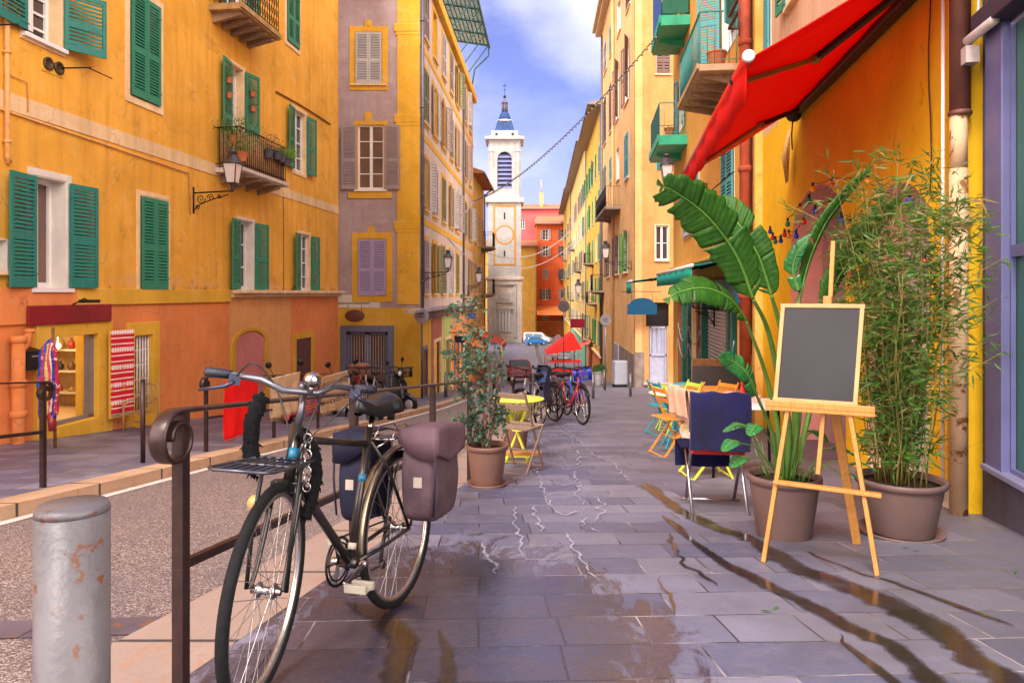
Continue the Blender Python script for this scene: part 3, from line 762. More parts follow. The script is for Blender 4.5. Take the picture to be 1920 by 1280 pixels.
apipe('hood_strip', [(518, 172), (560, 195), (600, 220), (619, 233)], .022, mat('brown_trim', (.25, .10, .03), .7), .03)
apipe('conduit', [(531, 350), (532, 430), (532, 545)], .007, IRON, .01)
for (x, y, x2, y2) in ((7, 46, 62, 52), (146, 127, 194, 127)):
    u, z = A.uz(x, y, .3); u2, z2 = A.uz(x2, y, .3); b = MB(); b.cyl((u, 0, z), (u + .02, -.5, z), .012); b.cyl((u, -.45, z), (u2, -.45, z), .009)
    b.build('drying_rod', IRON, A.ob)
# big ribbed orange downpipe at street level
b = MB(); u, zt = A.uz(32, 636, .14); b.cyl((u, -.16, -1.6), (u, -.16, zt), .085, n=16)
for z in (zt, zt - .62, zt - 1.05): b.lathe([(.085, -.05), (.11, -.04), (.11, .03), (.09, .05)], (u, -.16, z), 16)
b.tube([(u + .02, -.16, zt - .18), (u + .12, -.16, zt - .1), (u + .19, -.16, zt + .08)], [.05, .055, .05], 12); b.lathe([(.05, 0), (.07, .01), (.07, .05), (.04, .06)], (u + .2, -.16, zt + .08), 12)
b.build('downpipe', SALMON, A.ob)
# vent pair
u, z = A.uz(98, 124); b = MB(); b.bb(u - .22, u + .22, -.012, .01, z - .13, z + .13)
v = b.build('vent', YELLOW, A.ob)
for s_ in (-1, 1):
    b = MB(); b.lathe([(.095, 0), (.1, .03), (.07, .035), (.065, .01), (.001, .012)], (u + s_ * .11, -.012, z), 16, rot=Matrix.Rotation(pi / 2, 3, 'X')); b.build('vent_ring', mat('bronze', (.10, .06, .03), .5, metal=.5), v)
# balconies
SLABW = mat('brown_balcony_wood', (.30, .20, .13), .8, .3, 5, bmp=.3)
u0, z = A.uz(402, 316); u1 = A.uz(494, 350)[0]
lowbal = A.balcony(u0, u1, z + .02, .62, .88, mat('white_slab', (.6, .52, .48), .8, .2), IRON, SLABW, .10, 4, .10)
BALU = (u0, u1, z + .02)
# cane screen behind the railing
b = MB(); n = 64
for i in range(n):
    uu = u0 + .05 + (u1 - u0 - .1) * i / n; b.cyl((uu, -.57, z + .05), (uu, -.57, z + .82), .012, n=4)
for i in range(14): yy = -.55 + .5 * i / 14; b.cyl((u0 + .06, yy, z + .05), (u0 + .06, yy, z + .82), .012, n=4)
b.build('cane_screen', mat('cane', (.42, .24, .11), .8, .4, 30), lowbal)
u0b, zb = A.uz(391, 12); u1b = A.uz(472, 84)[0]
A.balcony(u0b, u1b, zb + .06, .72, .95, mat('old_slab', (.42, .27, .12), .85, .3), IRON, SLABW, .14, 5, .12, mesh=True)
# roof (outside the picture) closes the block
b = MB(); b.bb(-.3, A.L + .0, -.5, 9, 14, 14.3); b.build('roof', ROOFT, A.ob)
b = MB(); b.quad((0, 9, -4), (0, 0.35, -4), (0, .35, 14), (0, 9, 14)); b.quad((A.L, .35, -4), (A.L, 9, -4), (A.L, 9, 14), (A.L, .35, 14)); b.quad((A.L, 9, -4), (0, 9, -4), (0, 9, 14), (A.L, 9, 14)); b.build('party_wall', ORANGE, A.ob)

# ================================================================ building B: mauve house with yellow quoins
Bx0, By, Bx1 = -6.4, 24.6, (787 - CX) / F * 24.8
FB = Facade('apartment_building', 'mauve grey apartment house with yellow window surrounds and a glass roof canopy', Bx0, 24.8, Bx1, 24.8)
YT = stucco('yellow_trim', (.80, .43, .04), worn=(.8, .6, .3), wear=.3, streak=.2, stainamt=.12)
Bf = FB
def bw(*rc, **k): return Bf.window(Bf.rect(*rc), **k)
bw(667, 61, 716, 158, surround=YT, sw=.21, shut=OLDWHITE, mode='closed', sill=T, depth=.16)
bw(671, 235, 720, 356, surround=YT, sw=.14, shut=TAUPE, mode='open', frame=WP, cols=2, rows=4, leaf=.52, ang=(4, 4), depth=.10, sill=WP, pane=MATS['pane_brown'])
bw(672, 448, 724, 554, surround=YT, sw=.22, shut=LILAC, mode='closed', depth=.16)
bw(667, -110, 716, -12, surround=YT, sw=.21, shut=OLDWHITE, mode='closed', depth=.16)
dr = Bf.rect(650, 622, 727, 745); Bf.open.append(dr)
zg1 = Bf.uz(700, 577)[1]
for (px, y1, y2) in ((691, 40, 50), (691, 212, 222), (696, 426, 438)):
    u, z1 = Bf.uz(px, y1); z0 = Bf.uz(px, y2)[1]; b = MB(); b.bb(u - .12, u + .12, -.035, .01, z0 - .14, z1); b.bb(u - .05, u + .05, -.05, -.03, z0, z1 + .04); b.build('keystone', YT, Bf.ob)
b = MB(); u = Bf.uz(653, 362)[0]; u2 = Bf.uz(735, 362)[0]; b.bb(u, u2, -.04, .01, Bf.uz(653, 372)[1], Bf.uz(653, 361)[1]); b.build('apron', YT, Bf.ob)
Bf.wall('front_wall', MAUVE, 0, Bf.L, zg1, 16); Bf.wall('ground_floor_wall', YELLOW, 0, Bf.L, -5, zg1)
uq = Bf.uz(745, 300)[0]; Bf.strip('quoin_strip', YT, uq, Bf.L - .002, zg1 + .12, 15.5, .03)
for py in (45, 215, 415):
    b = MB(); z = Bf.uz(745, py)[1]; b.bb(uq - .12, Bf.L + .012, -.045, .02, z - .28, z); b.bb(uq - .06, Bf.L + .006, -.04, .02, z - .4, z - .28)
    b.build('quoin_block', YT, Bf.ob, bevel=.02)
Bf.strip('band', MATS['white_plaster'], 0, uq - .6, zg1, zg1 + .45, .015)
BLUEG = mat('blue_grey_paint', (.16, .16, .24), .5, .12, 5)
u0, u1, z0, z1 = dr; b = MB(); q = .22
b.bb(u0 - q, u0, -.04, .2, z0 - .5, z1 + q); b.bb(u1, u1 + q, -.04, .2, z0 - .5, z1 + q); b.bb(u0, u1, -.04, .2, z1, z1 + q); s0 = b.build('doorway', BLUEG, Bf.ob, bevel=.01)
b = MB(); um = (u0 + u1) / 2; b.bb(um - .09, um + .09, .10, .16, z0 - .4, z1); b.bb(u0, u0 + .1, .1, .16, z0 - .4, z1); b.bb(u1 - .1, u1, .1, .16, z0 - .4, z1); b.bb(u0, u1, .1, .15, z1 - .1, z1); b.bb(u0, u1, .1, .15, z0 - .4, z0 + .3)
b.build('door_frame', BLUEG, s0)
b = MB(); b.quad((u0, .19, z0 - .4), (u1, .19, z0 - .4), (u1, .19, z1), (u0, .19, z1)); b.build('pane', MATS['pane_brown'], s0, recalc=False)
b = MB()
for i in range(13): u = u0 + .1 + (u1 - u0 - .2) * (i + .5) / 13; b.cyl((u, .08, z0 + .1), (u, .08, z1 - .1), .008, n=5); b.torus((u, .08, z0 + .9 + .15 * (i % 2)), .04, .006, 'y', 10, 4)
b.build('grille', mat('grille_white', (.55, .52, .5), .5), s0)
# street side of building B
FS = Facade(Bf.ob, None, Bx1, 24.8, -4.49 + .05 * 42.5 + (Bx1 + 4.49 - .05 * 24.8) , 42.5)
MAUVE2 = stucco('pale_mauve_plaster', (.66, .52, .44), worn=(.8, .66, .5), wear=.6, streak=.25, stainamt=.15)
rows_ = [(1.1, 3.0), (4.1, 5.95), (7.2, 9.1), (10.2, 12.0)]
cols_ = [26.0, 28.1, 30.4, 32.8, 35.0, 38.4, 40.7]
modes = ['cooccco', 'occooco', 'coocoop', 'cpccooc']
SH = [TAUPE, OLDWHITE, OLIVE, BROWNS]
for j, (z0, z1) in enumerate(rows_):
    for i, yd in enumerate(cols_):
        u = yd - 24.8; md = modes[j][i]
        FS.window((u - .45, u + .45, z0, z1), surround=YT, sw=.16, shut=SH[(i * 2 + j) % 3], mode={'c': 'closed', 'o': 'open', 'p': 'plain'}[md], frame=WP, cols=2, rows=3,
                  pitch=.10, sill=T, leaf=.42, ang=(12, 30) if (i + j) % 3 else (6, 6), depth=.18)
zl = .55
gfo = [(.55, 1.35, -4.0, -.9, BLUEG), (3.0, 4.6, -4.4, -.8, YELLOW), (6.0, 7.6, -4.6, -.9, MATS['pane_brown']), (9.2, 10.6, -5, -1, BLUEG), (12.2, 13.8, -5.4, -1.3, MATS['pane_brown'])]
for a, c, e, g, m_ in gfo: FS.open.append((a, c, e, g))
FS.wall('side_wall', MAUVE2, 0, FS.L, zl, 12.5)
for k, (a, c, m_) in enumerate(((0, 2.4, YELLOW), (2.4, 5.2, stucco('brick_red_plaster', (.42, .13, .08))), (5.2, 8.2, stucco('lime_plaster', (.48, .52, .16))), (8.2, 11.4, SALMON), (11.4, FS.L, PEACH))):
    FS.wall('shopfront_wall', m_, a, c, -6, zl)
for a, c, e, g, m_ in gfo:
    b = MB(); b.bb(a, c, .12, .16, e, g); d0 = b.build('shop_door', m_, FS.ob)
    b = MB(); b.bb(a - .12, a, -.05, .02, e, g + .12); b.bb(c, c + .12, -.05, .02, e, g + .12); b.bb(a, c, -.05, .02, g, g + .12); b.bb((a + c) / 2 - .03, (a + c) / 2 + .03, .08, .12, e, g); b.build('door_frame', BLUEG if m_ is BLUEG else T, d0)
for zb in (3.55, 6.55, 9.65): FS.strip('yellow_band', YT, 0, FS.L, zb, zb + .22, .02)
FS.strip('cornice', YT, -.05, FS.L + .1, 12.3, 12.75, .22, bevel=.03)
b = MB(); b.bb(-.3, FS.L, -.42, .02, zl - .06, zl + .03); b.bb(-2.6, -.3, -.3 + 0, .02, zl - .06, zl + .03); b.build('ledge', mat('ledge_stone', (.42, .38, .40), .7, .25), FS.ob)
b = MB(); b.bb(0, FS.L, -.25, .02, zl - .36, zl - .07); b.build('ledge_fascia', mat('rusty_fascia', (.17, .09, .07), .7, .4, 3), FS.ob)
for u in (.12, 12.3):
    b = MB()
    b.cyl((u, -.08, .55), (u, -.08, 12.6), .055, n=10)
    for z in (1.5, 4.5, 7.5, 10.5): b.lathe([(.055, 0), (.075, .01), (.075, .05), (.055, .06)], (u, -.08, z), 10)
    b.build('drainpipe', LEAD, FS.ob)
# glass terrace canopy on the roof edge
b = MB(); ga = MB()
for i in range(10):
    u = .6 + i * 1.75; b.bar((u, .9, 12.7), (u, -1.0, 15.2), .05, .05); b.bar((u, -1.0, 15.2), (u, 1.4, 15.6), .05, .05)
for k in range(12): t = k / 11; b.bar((.6, -1.0 + 2.4 * t, 15.2 + .4 * t), (16.4, -1.0 + 2.4 * t, 15.2 + .4 * t), .03, .03)
b.tube([(.5, -1.05, 15.15), (16.5, -1.05, 15.15)], .07, 8); b.tube([(16.4, -1.05, 15.15), (16.6, -1.0, 14.7), (16.7, -.2, 14.0), (16.7, 0, 12.8)], .045, 8)
cn = b.build('roof_canopy', mat('verdigris_metal', (.07, .17, .15), .6, .3), FS.ob)
b = MB(); b.quad((.6, -1.0, 15.24), (16.4, -1.0, 15.24), (16.4, 1.4, 15.64), (.6, 1.4, 15.64)); b.build('canopy_glass', mat('green_glass', (.35, .62, .55), .25, .1, trans=.5), cn, solid=.02)
b = MB(); b.bb(-.3, 16.6, 1.4, 8, 12.6, 12.75); b.build('roof', ROOFT, FS.ob)
b = MB(); b.quad((0, 0, 12.5), (0, 8, 12.5), (0, 8, 16), (0, 0, 16)); b.quad((FS.L, .3, -6), (FS.L, 8, -6), (FS.L, 8, 12.6), (FS.L, .3, 12.6)); b.build('end_wall', MAUVE2, FS.ob)
FS.fix()

# ================================================================ generic street houses further down
def house(name_label, x0, y0, x1, y1, H, m, rows, spacing, sw=None, shut=GREEN, base=-9, eave=.7, pit=.16, gf=None, seed=1, roofc=None, back=8, bal=(), trim=None, side=1, pal=None, wh=1.9, ww=.95, pmode=(.55, .3)):
    f = Facade('house', name_label, x0, y0, x1, y1); rnd = random.Random(seed)
    n = max(1, int(f.L / spacing)); step = f.L / n
    for j, z in enumerate(rows):
        for i in range(n):
            u = step * (i + .5); r_ = rnd.random(); md = 'closed' if r_ < pmode[0] else ('open' if r_ < pmode[0] + pmode[1] else 'plain')
            f.window((u - ww / 2, u + ww / 2, z, z + wh), surround=trim, sw=.12, shut=(rnd.choice(pal) if pal else shut), mode=md, frame=WP, cols=2, rows=3, pitch=pit, leaf=ww / 2, ang=(8, 20), depth=.2, sill=T)
            if (j, i) in bal: f.balcony(u - 1.0, u + 1.0, z - .02, .8, .95, mat('grey_slab', (.30, .24, .20), .8), IRON, None, .12, 2, .16)
    if gf:
        gz, gm = gf; f.wall('ground_floor_wall', gm, 0, f.L, base, gz); f.wall('wall', m, 0, f.L, gz, H)
        f.strip('ledge', T, 0, f.L, gz - .05, gz + .1, .14)
    else: f.wall('wall', m, 0, f.L, base, H)
    b = MB(); b.quad((0, back, base), (0, .35, base), (0, .35, H), (0, back, H)); b.quad((f.L, .35, base), (f.L, back, base), (f.L, back, H), (f.L, .35, H)); b.build('side_wall', m, f.ob)
    b = MB(); E = eave
    b.add([(-.25, -E, H - .02), (f.L + .25, -E, H - .02), (f.L + .25, -E, H + .12), (-.25, -E, H + .12), (-.25, back, H - .02), (f.L + .25, back, H - .02), (f.L + .25, back / 2, H + 1.6), (-.25, back / 2, H + 1.6), (f.L + .25, back, H + .12), (-.25, back, H + .12)],
          [(0, 1, 2, 3), (0, 4, 5, 1), (3, 2, 6, 7), (7, 6, 8, 9), (5, 4, 9, 8), (1, 5, 8, 6, 2), (0, 3, 7, 9, 4)])
    b.build('roof', roofc or ROOFT, f.ob, recalc=True)
    b = MB(); b.cyl((-.2, -E - .05, H), (f.L + .2, -E - .05, H), .07, n=8); b.cyl((f.L - .15, -.08, H - .3), (f.L - .15, -.08, base), .05, n=8); b.tube([(f.L - .15, -E - .05, H), (f.L - .15, -.3, H - .2), (f.L - .15, -.08, H - .5)], .05, 8); b.build('gutter', LEAD, f.ob)
    return f
# left side beyond the mauve house
fx = -4.49 + .05 * 42.5 + (Bx1 + 4.49 - .05 * 24.8)
c1 = house('ochre house with a projecting balcony of potted plants, straight after the mauve house', fx, 42.6, fx + .35, 49.5, 8.2, stucco('ochre_far', (.62, .40, .12)), (1.1, 4.2), 2.3, shut=TAUPE, gf=(-1.2, SALMON), eave=.6, seed=4, bal=((0, 2), (1, 2)), trim=YT)
c2 = house('bright yellow house standing back before the tower on the left', -3.9, 50, -5.4, 96, 6.6, stucco('bright_yellow_far', (.82, .48, .03)), (-3.4, -.2, 2.8), 3.6, shut=OLIVE, gf=(-3.9, SALMON), eave=.35, seed=5, roofc=mat('plain_cream_cap', (.7, .5, .3), .8))
c3 = house('ochre house with a tiled roof just left of the white tower', -14, 118, -4.9, 118, 11.2, stucco('orange_far', (.68, .30, .05)), (-1, 4), 4.5, shut=TAUPE, eave=.6, seed=6)

# right side: tall peach house, its corner and end face
RX = lambda y: 4.72 + .04 * y
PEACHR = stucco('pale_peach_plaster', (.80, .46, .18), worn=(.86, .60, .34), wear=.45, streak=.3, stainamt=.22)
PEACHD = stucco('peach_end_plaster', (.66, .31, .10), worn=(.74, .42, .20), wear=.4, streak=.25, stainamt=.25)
FR4 = Facade('apartment_building', 'tall peach apartment house with brown shutters and a corner facing the bollards on the right', RX(56), 56, RX(36), 36)
f = FR4
for rc, sh_, md in (((1135, 0, 1140, 40), BROWNS, 'closed'), ((1158, 12, 1164, 73), None, 'plain'), ((1144, 56, 1149, 110), AQUA, 'closed'), ((1133, 90, 1138, 144), OLDWHITE, 'closed'),
                    ((1172, 90, 1179, 200), BROWNS, 'open'), ((1155, 130, 1160, 232), BROWNS, 'open'), ((1143, 165, 1147, 253), BROWNS, 'closed'), ((1132, 194, 1137, 277), BROWNS, 'closed'),
                    ((1172, 258, 1179, 340), AQUA, 'closed'), ((1156, 283, 1161, 342), None, 'plain'), ((1144, 300, 1149, 345), AQUA, 'closed'), ((1132, 318, 1137, 375), OLIVE, 'closed'),
                    ((1169, 438, 1177, 512), LIME, 'open'), ((1154, 446, 1160, 515), BROWNS, 'open'), ((1138, 460, 1143, 520), BROWNS, 'open'), ((1175, -40, 1182, 28), BROWNS, 'closed')):
    f.window(f.rect(*rc), surround=None, shut=sh_, mode=md, frame=WP, leaf=.55, pitch=.11, sill=T, depth=.2, ang=(10, 25))
f.wall('wall', PEACHR, 0, f.L, -9, 21.5)
b = MB(); b.bb(-.3, f.L + .3, -.7, .3, 21.4, 21.7); b.bb(-.3, f.L + .2, -.45, .3, 21.1, 21.4); b.build('eave', mat('eave_stone', (.55, .38, .22), .8), f.ob)
u1 = f.uz(1164, 395)[0]; u0 = f.uz(1141, 403)[0]; z = f.uz(1150, 402)[1]
f.balcony(u0, u1, z, .9, 1.2, mat('grey_slab', (.30, .24, .20), .8), IRON, None, .16, 3, .14)
z = f.uz(1128, 545)[1]; f.balcony(.2, 2.6, z, .9, 1.2, MATS['grey_slab'], IRON, None, .14, 2, .16)
b = MB(); b.cyl((f.uz(1150, 100)[0], -.1, 17), (f.uz(1150, 100)[0], -.1, 20), .06); u = f.uz(1152, 300)[0]; b.cyl((u, -.1, -4), (u, -.1, 20.8), .08, n=8); b.build('drainpipe', PEACHR, f.ob)
b = MB(); u = f.uz(1126 + 4, 600)[0]; b.cyl((u, -.08, -6), (u, -.08, 20.8), .07, n=8); b.build('drainpipe', LEAD, f.ob)
b = MB(); b.bb(f.L - 7, f.L, -.04, .02, -6, f.uz(1190, 665)[1]); b.build('stone_plinth', mat('grey_plinth', (.26, .20, .17), .9, .35, 2, bmp=.4), f.ob)
b = MB(); b.bb(f.L - 11, f.L - 7.6, -.06, .02, -6.5, f.uz(1150, 640)[1]); b.build('grey_shopfront', mat('grey_blue_panel', (.30, .33, .42), .5, .2), f.ob)
# end face
FE = Facade(f.ob, None, RX(36), 36, RX(36) + 4.2, 36)
def ew(*rc, **k): return FE.window(FE.rect(*rc), **k)
ew(1231, 88, 1256, 139, surround=None, shut=BROWNS, mode='closed', sill=T, pitch=.12)
ew(1229, 423, 1253, 488, surround=T, sw=.06, mode='plain', frame=WP, cols=2, rows=2, sill=T, depth=.12)
ew(1231, 300, 1250, 318, shut=TEALS, mode='closed', pitch=.12)
dro = FE.rect(1217, 612, 1252, 716); FE.open.append(dro); FE.open.append((dro[0] - .15, dro[1] + .1, dro[3], dro[3] + 1.2))
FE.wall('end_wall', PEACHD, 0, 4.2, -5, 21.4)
b = MB(); b.bb(0, dro[0] - .25, -.05, .02, -5, FE.uz(1200, 660)[1]); b.build('end_plinth', MATS['grey_plinth'], FE.ob)
u0, u1, z0, z1 = dro; b = MB(); b.bb(u0, u1, .12, .17, z0 - .1, z1); b.bb(u0 + .04, u0 + .12, .06, .12, z0, z1); b.bb(u1 - .12, u1 - .04, .06, .12, z0, z1); b.bb(u0, u1, .06, .12, z0 + 1.3, z0 + 1.4); b.bb(u0, u1, .06, .12, z1 - .1, z1)
for i in range(1, 4): u = u0 + (u1 - u0) * i / 4; b.bb(u - .03, u + .03, .07, .12, z0 + 1.4, z1)
gd = b.build('door', mat('lilac_grey_door', (.42, .42, .54), .5, .12), FE.ob)
b = MB(); b.bb(u0 - .3, u1 + .2, -.2, .15, z0 - .12, z0 - .02); b.build('door_step', MATS['ledge_stone'], FE.ob)
b = MB(); b.bb(u0 - .15, u1 + .1, .25, .3, z1, z1 + 1.2); b.build('transom_recess', MATS['pane_dark'], FE.ob)
FE.fix()

HOUS = [('yellow house with green shutters and an overhanging eave beyond the tall peach house', 74, 56.1, 15.8, stucco('yellow_r3', (.80, .50, .07)), GREEN, LIME, ((0, 1), (1, 3), (2, 2))),
        ('pale yellow house with a deep grey eave, second house beyond the tall peach house', 112, 74.2, 16.8, stucco('yellow_r2', (.82, .60, .20)), OLIVE, None, ((1, 2), (3, 3), (2, 8))),
        ('ochre house farthest down the right side of the street', 150, 112.3, 17.5, stucco('ochre_r1', (.66, .42, .08)), OLIVE, None, ((1, 3), (3, 5), (2, 9)))]
for k, (lab, ya, yb, H, m_, s1, s2, bal) in enumerate(HOUS):
    house(lab, RX(ya), ya, RX(yb), yb, H, m_, (-3.2, .3, 3.8, 7.3, 10.8), 3.1, shut=s1, pal=[s1, s2 or TAUPE, OLDWHITE, AQUA] if k else [s1, s2, LIME, s1], gf=(-3.9, [SALMON, stucco('mint_plaster', (.25, .60, .40)), YELLOW][k]), eave=1.0, seed=10 + k, bal=bal, trim=[None, T, YT][k], pit=.14, pmode=(.65, .3), roofc=mat('grey_eave', (.33, .27, .24), .8), wh=2.1, ww=1.05)

# buildings closing the square behind the tower
REDO = stucco('orange_red_plaster', (.72, .13, .035), wear=.15, streak=.1, stainamt=.08); PINKR = stucco('rose_red_plaster', (.66, .12, .12), wear=.2, stainamt=.1)
house('ochre house with tiled roof directly behind the white tower', -6, 146, 5.0, 146, 10.6, stucco('ochre_sq', (.66, .36, .06)), (-1, 4), 9, eave=.9, seed=21, pmode=(.9, .05))
h1 = house('tall orange red house with grey shutters at the end of the street', 5.05, 150, 16.5, 150, 15.5, REDO, (-4.4, -.2, 4.0, 8.8, 12.2), 2.9, shut=TAUPE, pal=[TAUPE, mat('slate_shutter', (.10, .11, .15), .6)], eave=.8, seed=22, bal=((2, 1), (2, 2)), gf=(-4.8, SALMON), pmode=(.45, .5), wh=2.2, ww=1.1)
h2 = house('rose red house with stepped roofs rising behind the orange red house', .8, 166, 14, 166, 20.5, PINKR, (16, ), 3.2, shut=TAUPE, eave=.7, seed=23, pmode=(.4, .3), wh=2.2)
b = MB(); b.bb(5, 14.5, -3.2, -.3, 17.4, 17.6); b.bb(5.3, 14.2, -3.0, 0, 10, 17.4); b.build('front_block', PINKR, h2.ob)
b = MB(); b.add([(4.8, -3.4, 17.5), (14.7, -3.4, 17.5), (14.7, 0, 18.8), (4.8, 0, 18.8)], [(0, 1, 2, 3)]); b.build('lower_roof', ROOFT, h2.ob, solid=.2)
b = MB(); b.bb(5.6, 6.4, 1, 2, 20, 24.5); b.cyl((6, 1.5, 24.5), (6, 1.5, 27.5), .12, n=6); b.build('chimney', PEACH, h2.ob)
# low orange canopy in front of the red house
b = MB(); b.add([(5, 143, -3.2), (16, 143, -3.2), (16, 149.5, -1.6), (5, 149.5, -1.6)], [(0, 1, 2, 3)]); tag(b.build('terrace_canopy', mat('orange_canvas', (.75, .24, .07), .8), solid=.12), 'wide orange canvas canopy along the foot of the red house', 'awning')

# ================================================================ church tower
TW = stucco('white_stone', (.40, .375, .37), worn=(.47, .45, .44), wear=.4, streak=.3, stain=(.30, .24, .20), stainamt=.35)
TWS = stucco('rubble_stone', (.50, .42, .39), worn=(.70, .65, .62), wear=.8, streak=.3, stain=(.28, .2, .16), stainamt=.5, bmp=.6)
CORN = mat('weathered_cornice', (.52, .42, .38), .85, .3, 3, bmp=.3)
TY = 130.0; S = TY / F
tx = (946 - CX) * S
tower = thing('bell_tower', 'tall white stone bell tower with a blue cupola closing the street', 'tower', (tx, TY + 3.1, zg(TY)))
def tz(py): return EYE - (py - HY) * S - zg(TY)
def tbox(name, m, hw, y0, y1, extra=None, bev=0):
    b = MB(); b.bb(-hw, hw, -hw, hw, tz(y0), tz(y1))
    if extra: extra(b)
    return b.build(name, m, tower, bevel=bev)
HW = 31.0 * S
tbox('stone_base', TWS, HW + .15, 655, 520)
def bx(b):
    b.bb(-HW * .62, HW * .62, -HW - .35, -HW, tz(640), tz(535)); b.bb(-HW * .42, HW * .42, -HW - .5, -HW - .3, tz(566), tz(560))
def pil(name, m, rows):
    b = MB()
    for (x0, x1, y0, y1, d0, d1) in rows: b.bb(x0 * S, x1 * S, -HW - d1, -HW - d0, tz(y0), tz(y1))
    return b.build(name, m, tower)
pil('base_panel', TW, [(-22, 22, 534, 530, 0.1, .5), (-22, -17, 632, 534, .1, .4), (17, 22, 632, 534, .1, .4), (-10, 10, 562, 550, .15, .3), (-14, 14, 567, 564, .15, .6), (-15, 15, 580, 577, .15, .7)])
pil('blind_door', mat('pale_stone', (.52, .50, .53), .8, .1), [(-11, -7, 622, 581, .1, .45), (-5, -1, 622, 581, .1, .45), (1, 5, 622, 581, .1, .45), (7, 11, 622, 581, .1, .45), (-12, 12, 584, 580, .1, .5)])
tbox('base_cornice', CORN, HW + .45, 525, 519, bev=.1)
tbox('shaft', TW, HW - .0, 519, 378)
tbox('middle_cornice', CORN, HW + .5, 380, 371, bev=.12)
bo = pil('orange_frame', mat('orange_paint', (.48, .22, .035), .8), [(-21, -18, 497, 384, -.03, .08), (18, 21, 497, 384, -.03, .08), (-18, 18, 387, 384, -.03, .08), (-18, 18, 497, 494, -.03, .08)])
b = MB(); b.torus((0, 0, 0), 17 * S, 1.5 * S, 'y', 40, 6); o = b.build('orange_ring', MATS['orange_paint'], tower, loc=(0, -HW, tz(440))); o.scale = (1, .15, 1)
for q in ((-1.4, 1.4, 411, 398, -.03, .04), (-1.4, 1.4, 482, 470, -.03, .04)): pil('slit', MATS['pane_dark'], [q])
# belfry with a real arched opening and louvres
bh = 29.0 * S; bz0, bz1 = tz(372), tz(265); az0, azs, ar = tz(353), tz(297), 13.5 * S
for side in range(4):
    rotm = Matrix.Rotation(side * pi / 2, 4, 'Z'); b = MB(); b.T = rotm
    pts = arch_pts(-ar, ar, az0, azs, 12)
    top = [(x, z) for x, z in pts[1:-1]]
    vs = []; fs = []
    def q4(a, b_, c_, d_, y=-bh): b.quad((a[0], y, a[1]), (b_[0], y, b_[1]), (c_[0], y, c_[1]), (d_[0], y, d_[1]))
    q4((-bh, bz0), (-ar, bz0), (-ar, bz1), (-bh, bz1)); q4((ar, bz0), (bh, bz0), (bh, bz1), (ar, bz1)); q4((-ar, bz0), (ar, bz0), (ar, az0), (-ar, az0))
    for p, q_ in zip(top, top[1:]):
        q4(p, q_, (q_[0], bz1), (p[0], bz1)); b.quad((p[0], -bh, p[1]), (q_[0], -bh, q_[1]), (q_[0], -bh + .9, q_[1]), (p[0], -bh + .9, p[1]))
    b.quad((-ar, -bh, az0), (-ar, -bh, azs), (-ar, -bh + .9, azs), (-ar, -bh + .9, az0)); b.quad((ar, -bh, az0), (ar, -bh + .9, az0), (ar, -bh + .9, azs), (ar, -bh, azs))
    for sx in (-1, 1):
        b.bb(sx * bh * .95 - .55 * (sx > 0), sx * bh * .95 + .55 * (sx < 0), -bh - .15, -bh, bz0, bz1 - .3); b.bb(sx * bh * .98 - .8 * (sx > 0), sx * bh * .98 + .8 * (sx < 0), -bh - .25, -bh, tz(284), tz(280))
    bp = b.build('belfry_wall', TW, tower, recalc=False)
    b = MB(); b.T = rotm
    for i in range(8):
        z = az0 + (azs + ar * .7 - az0) * (i + .5) / 8; hw_ = ar if z < azs else sqrt(max(.1, ar * ar - (z - azs) ** 2))
        b.add([(-hw_, -bh + .15, z - .35), (hw_, -bh + .15, z - .35), (hw_, -bh + .8, z + .3), (-hw_, -bh + .8, z + .3), (-hw_, -bh + .15, z - .25), (hw_, -bh + .15, z - .25), (hw_, -bh + .8, z + .4), (-hw_, -bh + .8, z + .4)], [(0, 1, 2, 3), (4, 7, 6, 5), (0, 4, 5, 1), (3, 2, 6, 7)])
    b.build('louvre', mat('blue_grey_louvre', (.17, .18, .34), .6, .2), bp)
tbox('belfry_core', MATS['pane_dark'], bh - 1.0, 372, 266)
tbox('entablature', TW, HW - .1, 266, 254, bev=.05)
tbox('upper_cornice', CORN, HW + .55, 262, 256, bev=.15)
b = MB(); hh = HW * .82; b.bb(-hh, hh, -hh, hh, tz(257), tz(243))
b.build('attic', TW, tower)
for x in (-.6, .6):
    b = MB(); b.bb(hh * x - .2, hh * x + .2, -hh - .03, -hh + .02, tz(253), tz(248)); b.build('attic_opening', MATS['pane_dark'], tower)
DOME = mat('blue_zinc', (.025, .06, .16), .65, .3, 2, bmp=.2)
def sq(prof): return [(r * 1.414, z) for r, z in prof]
b = MB(); P = sq([(19.5, 243), (17, 236), (14.5, 226), (13.5, 221)]); b.T = Matrix.Rotation(pi / 4, 4, 'Z')
b.lathe([(r * S, tz(y)) for r, y in P], (0, 0, 0), 4); o = b.build('lower_cupola', DOME, tower)
for p in o.data.polygons: p.use_smooth = False
b = MB(); b.lathe([(16 * S, tz(223)), (16.5 * S, tz(221)), (15 * S, tz(219)), (1, tz(219))], n=16); b.build('cupola_ring', CORN, tower)
b = MB(); b.lathe([(11.5 * S, tz(219)), (11 * S, tz(213)), (8.5 * S, tz(206)), (6 * S, tz(203))], n=16); b.build('upper_cupola', DOME, tower)
b = MB(); b.cyl((0, 0, tz(204)), (0, 0, tz(185)), 4 * S, n=12)
for i in range(8): a = i * pi / 4; b.cyl((5.2 * S * cos(a), 5.2 * S * sin(a), tz(203)), (5.2 * S * cos(a), 5.2 * S * sin(a), tz(185)), .9 * S, n=5)
b.lathe([(6.5 * S, tz(186)), (6.5 * S, tz(184)), (4 * S, tz(182)), (1.2 * S, tz(176)), (.8 * S, tz(172))], n=12); b.build('lantern', mat('dark_lantern', (.10, .09, .12), .5, .2), tower)
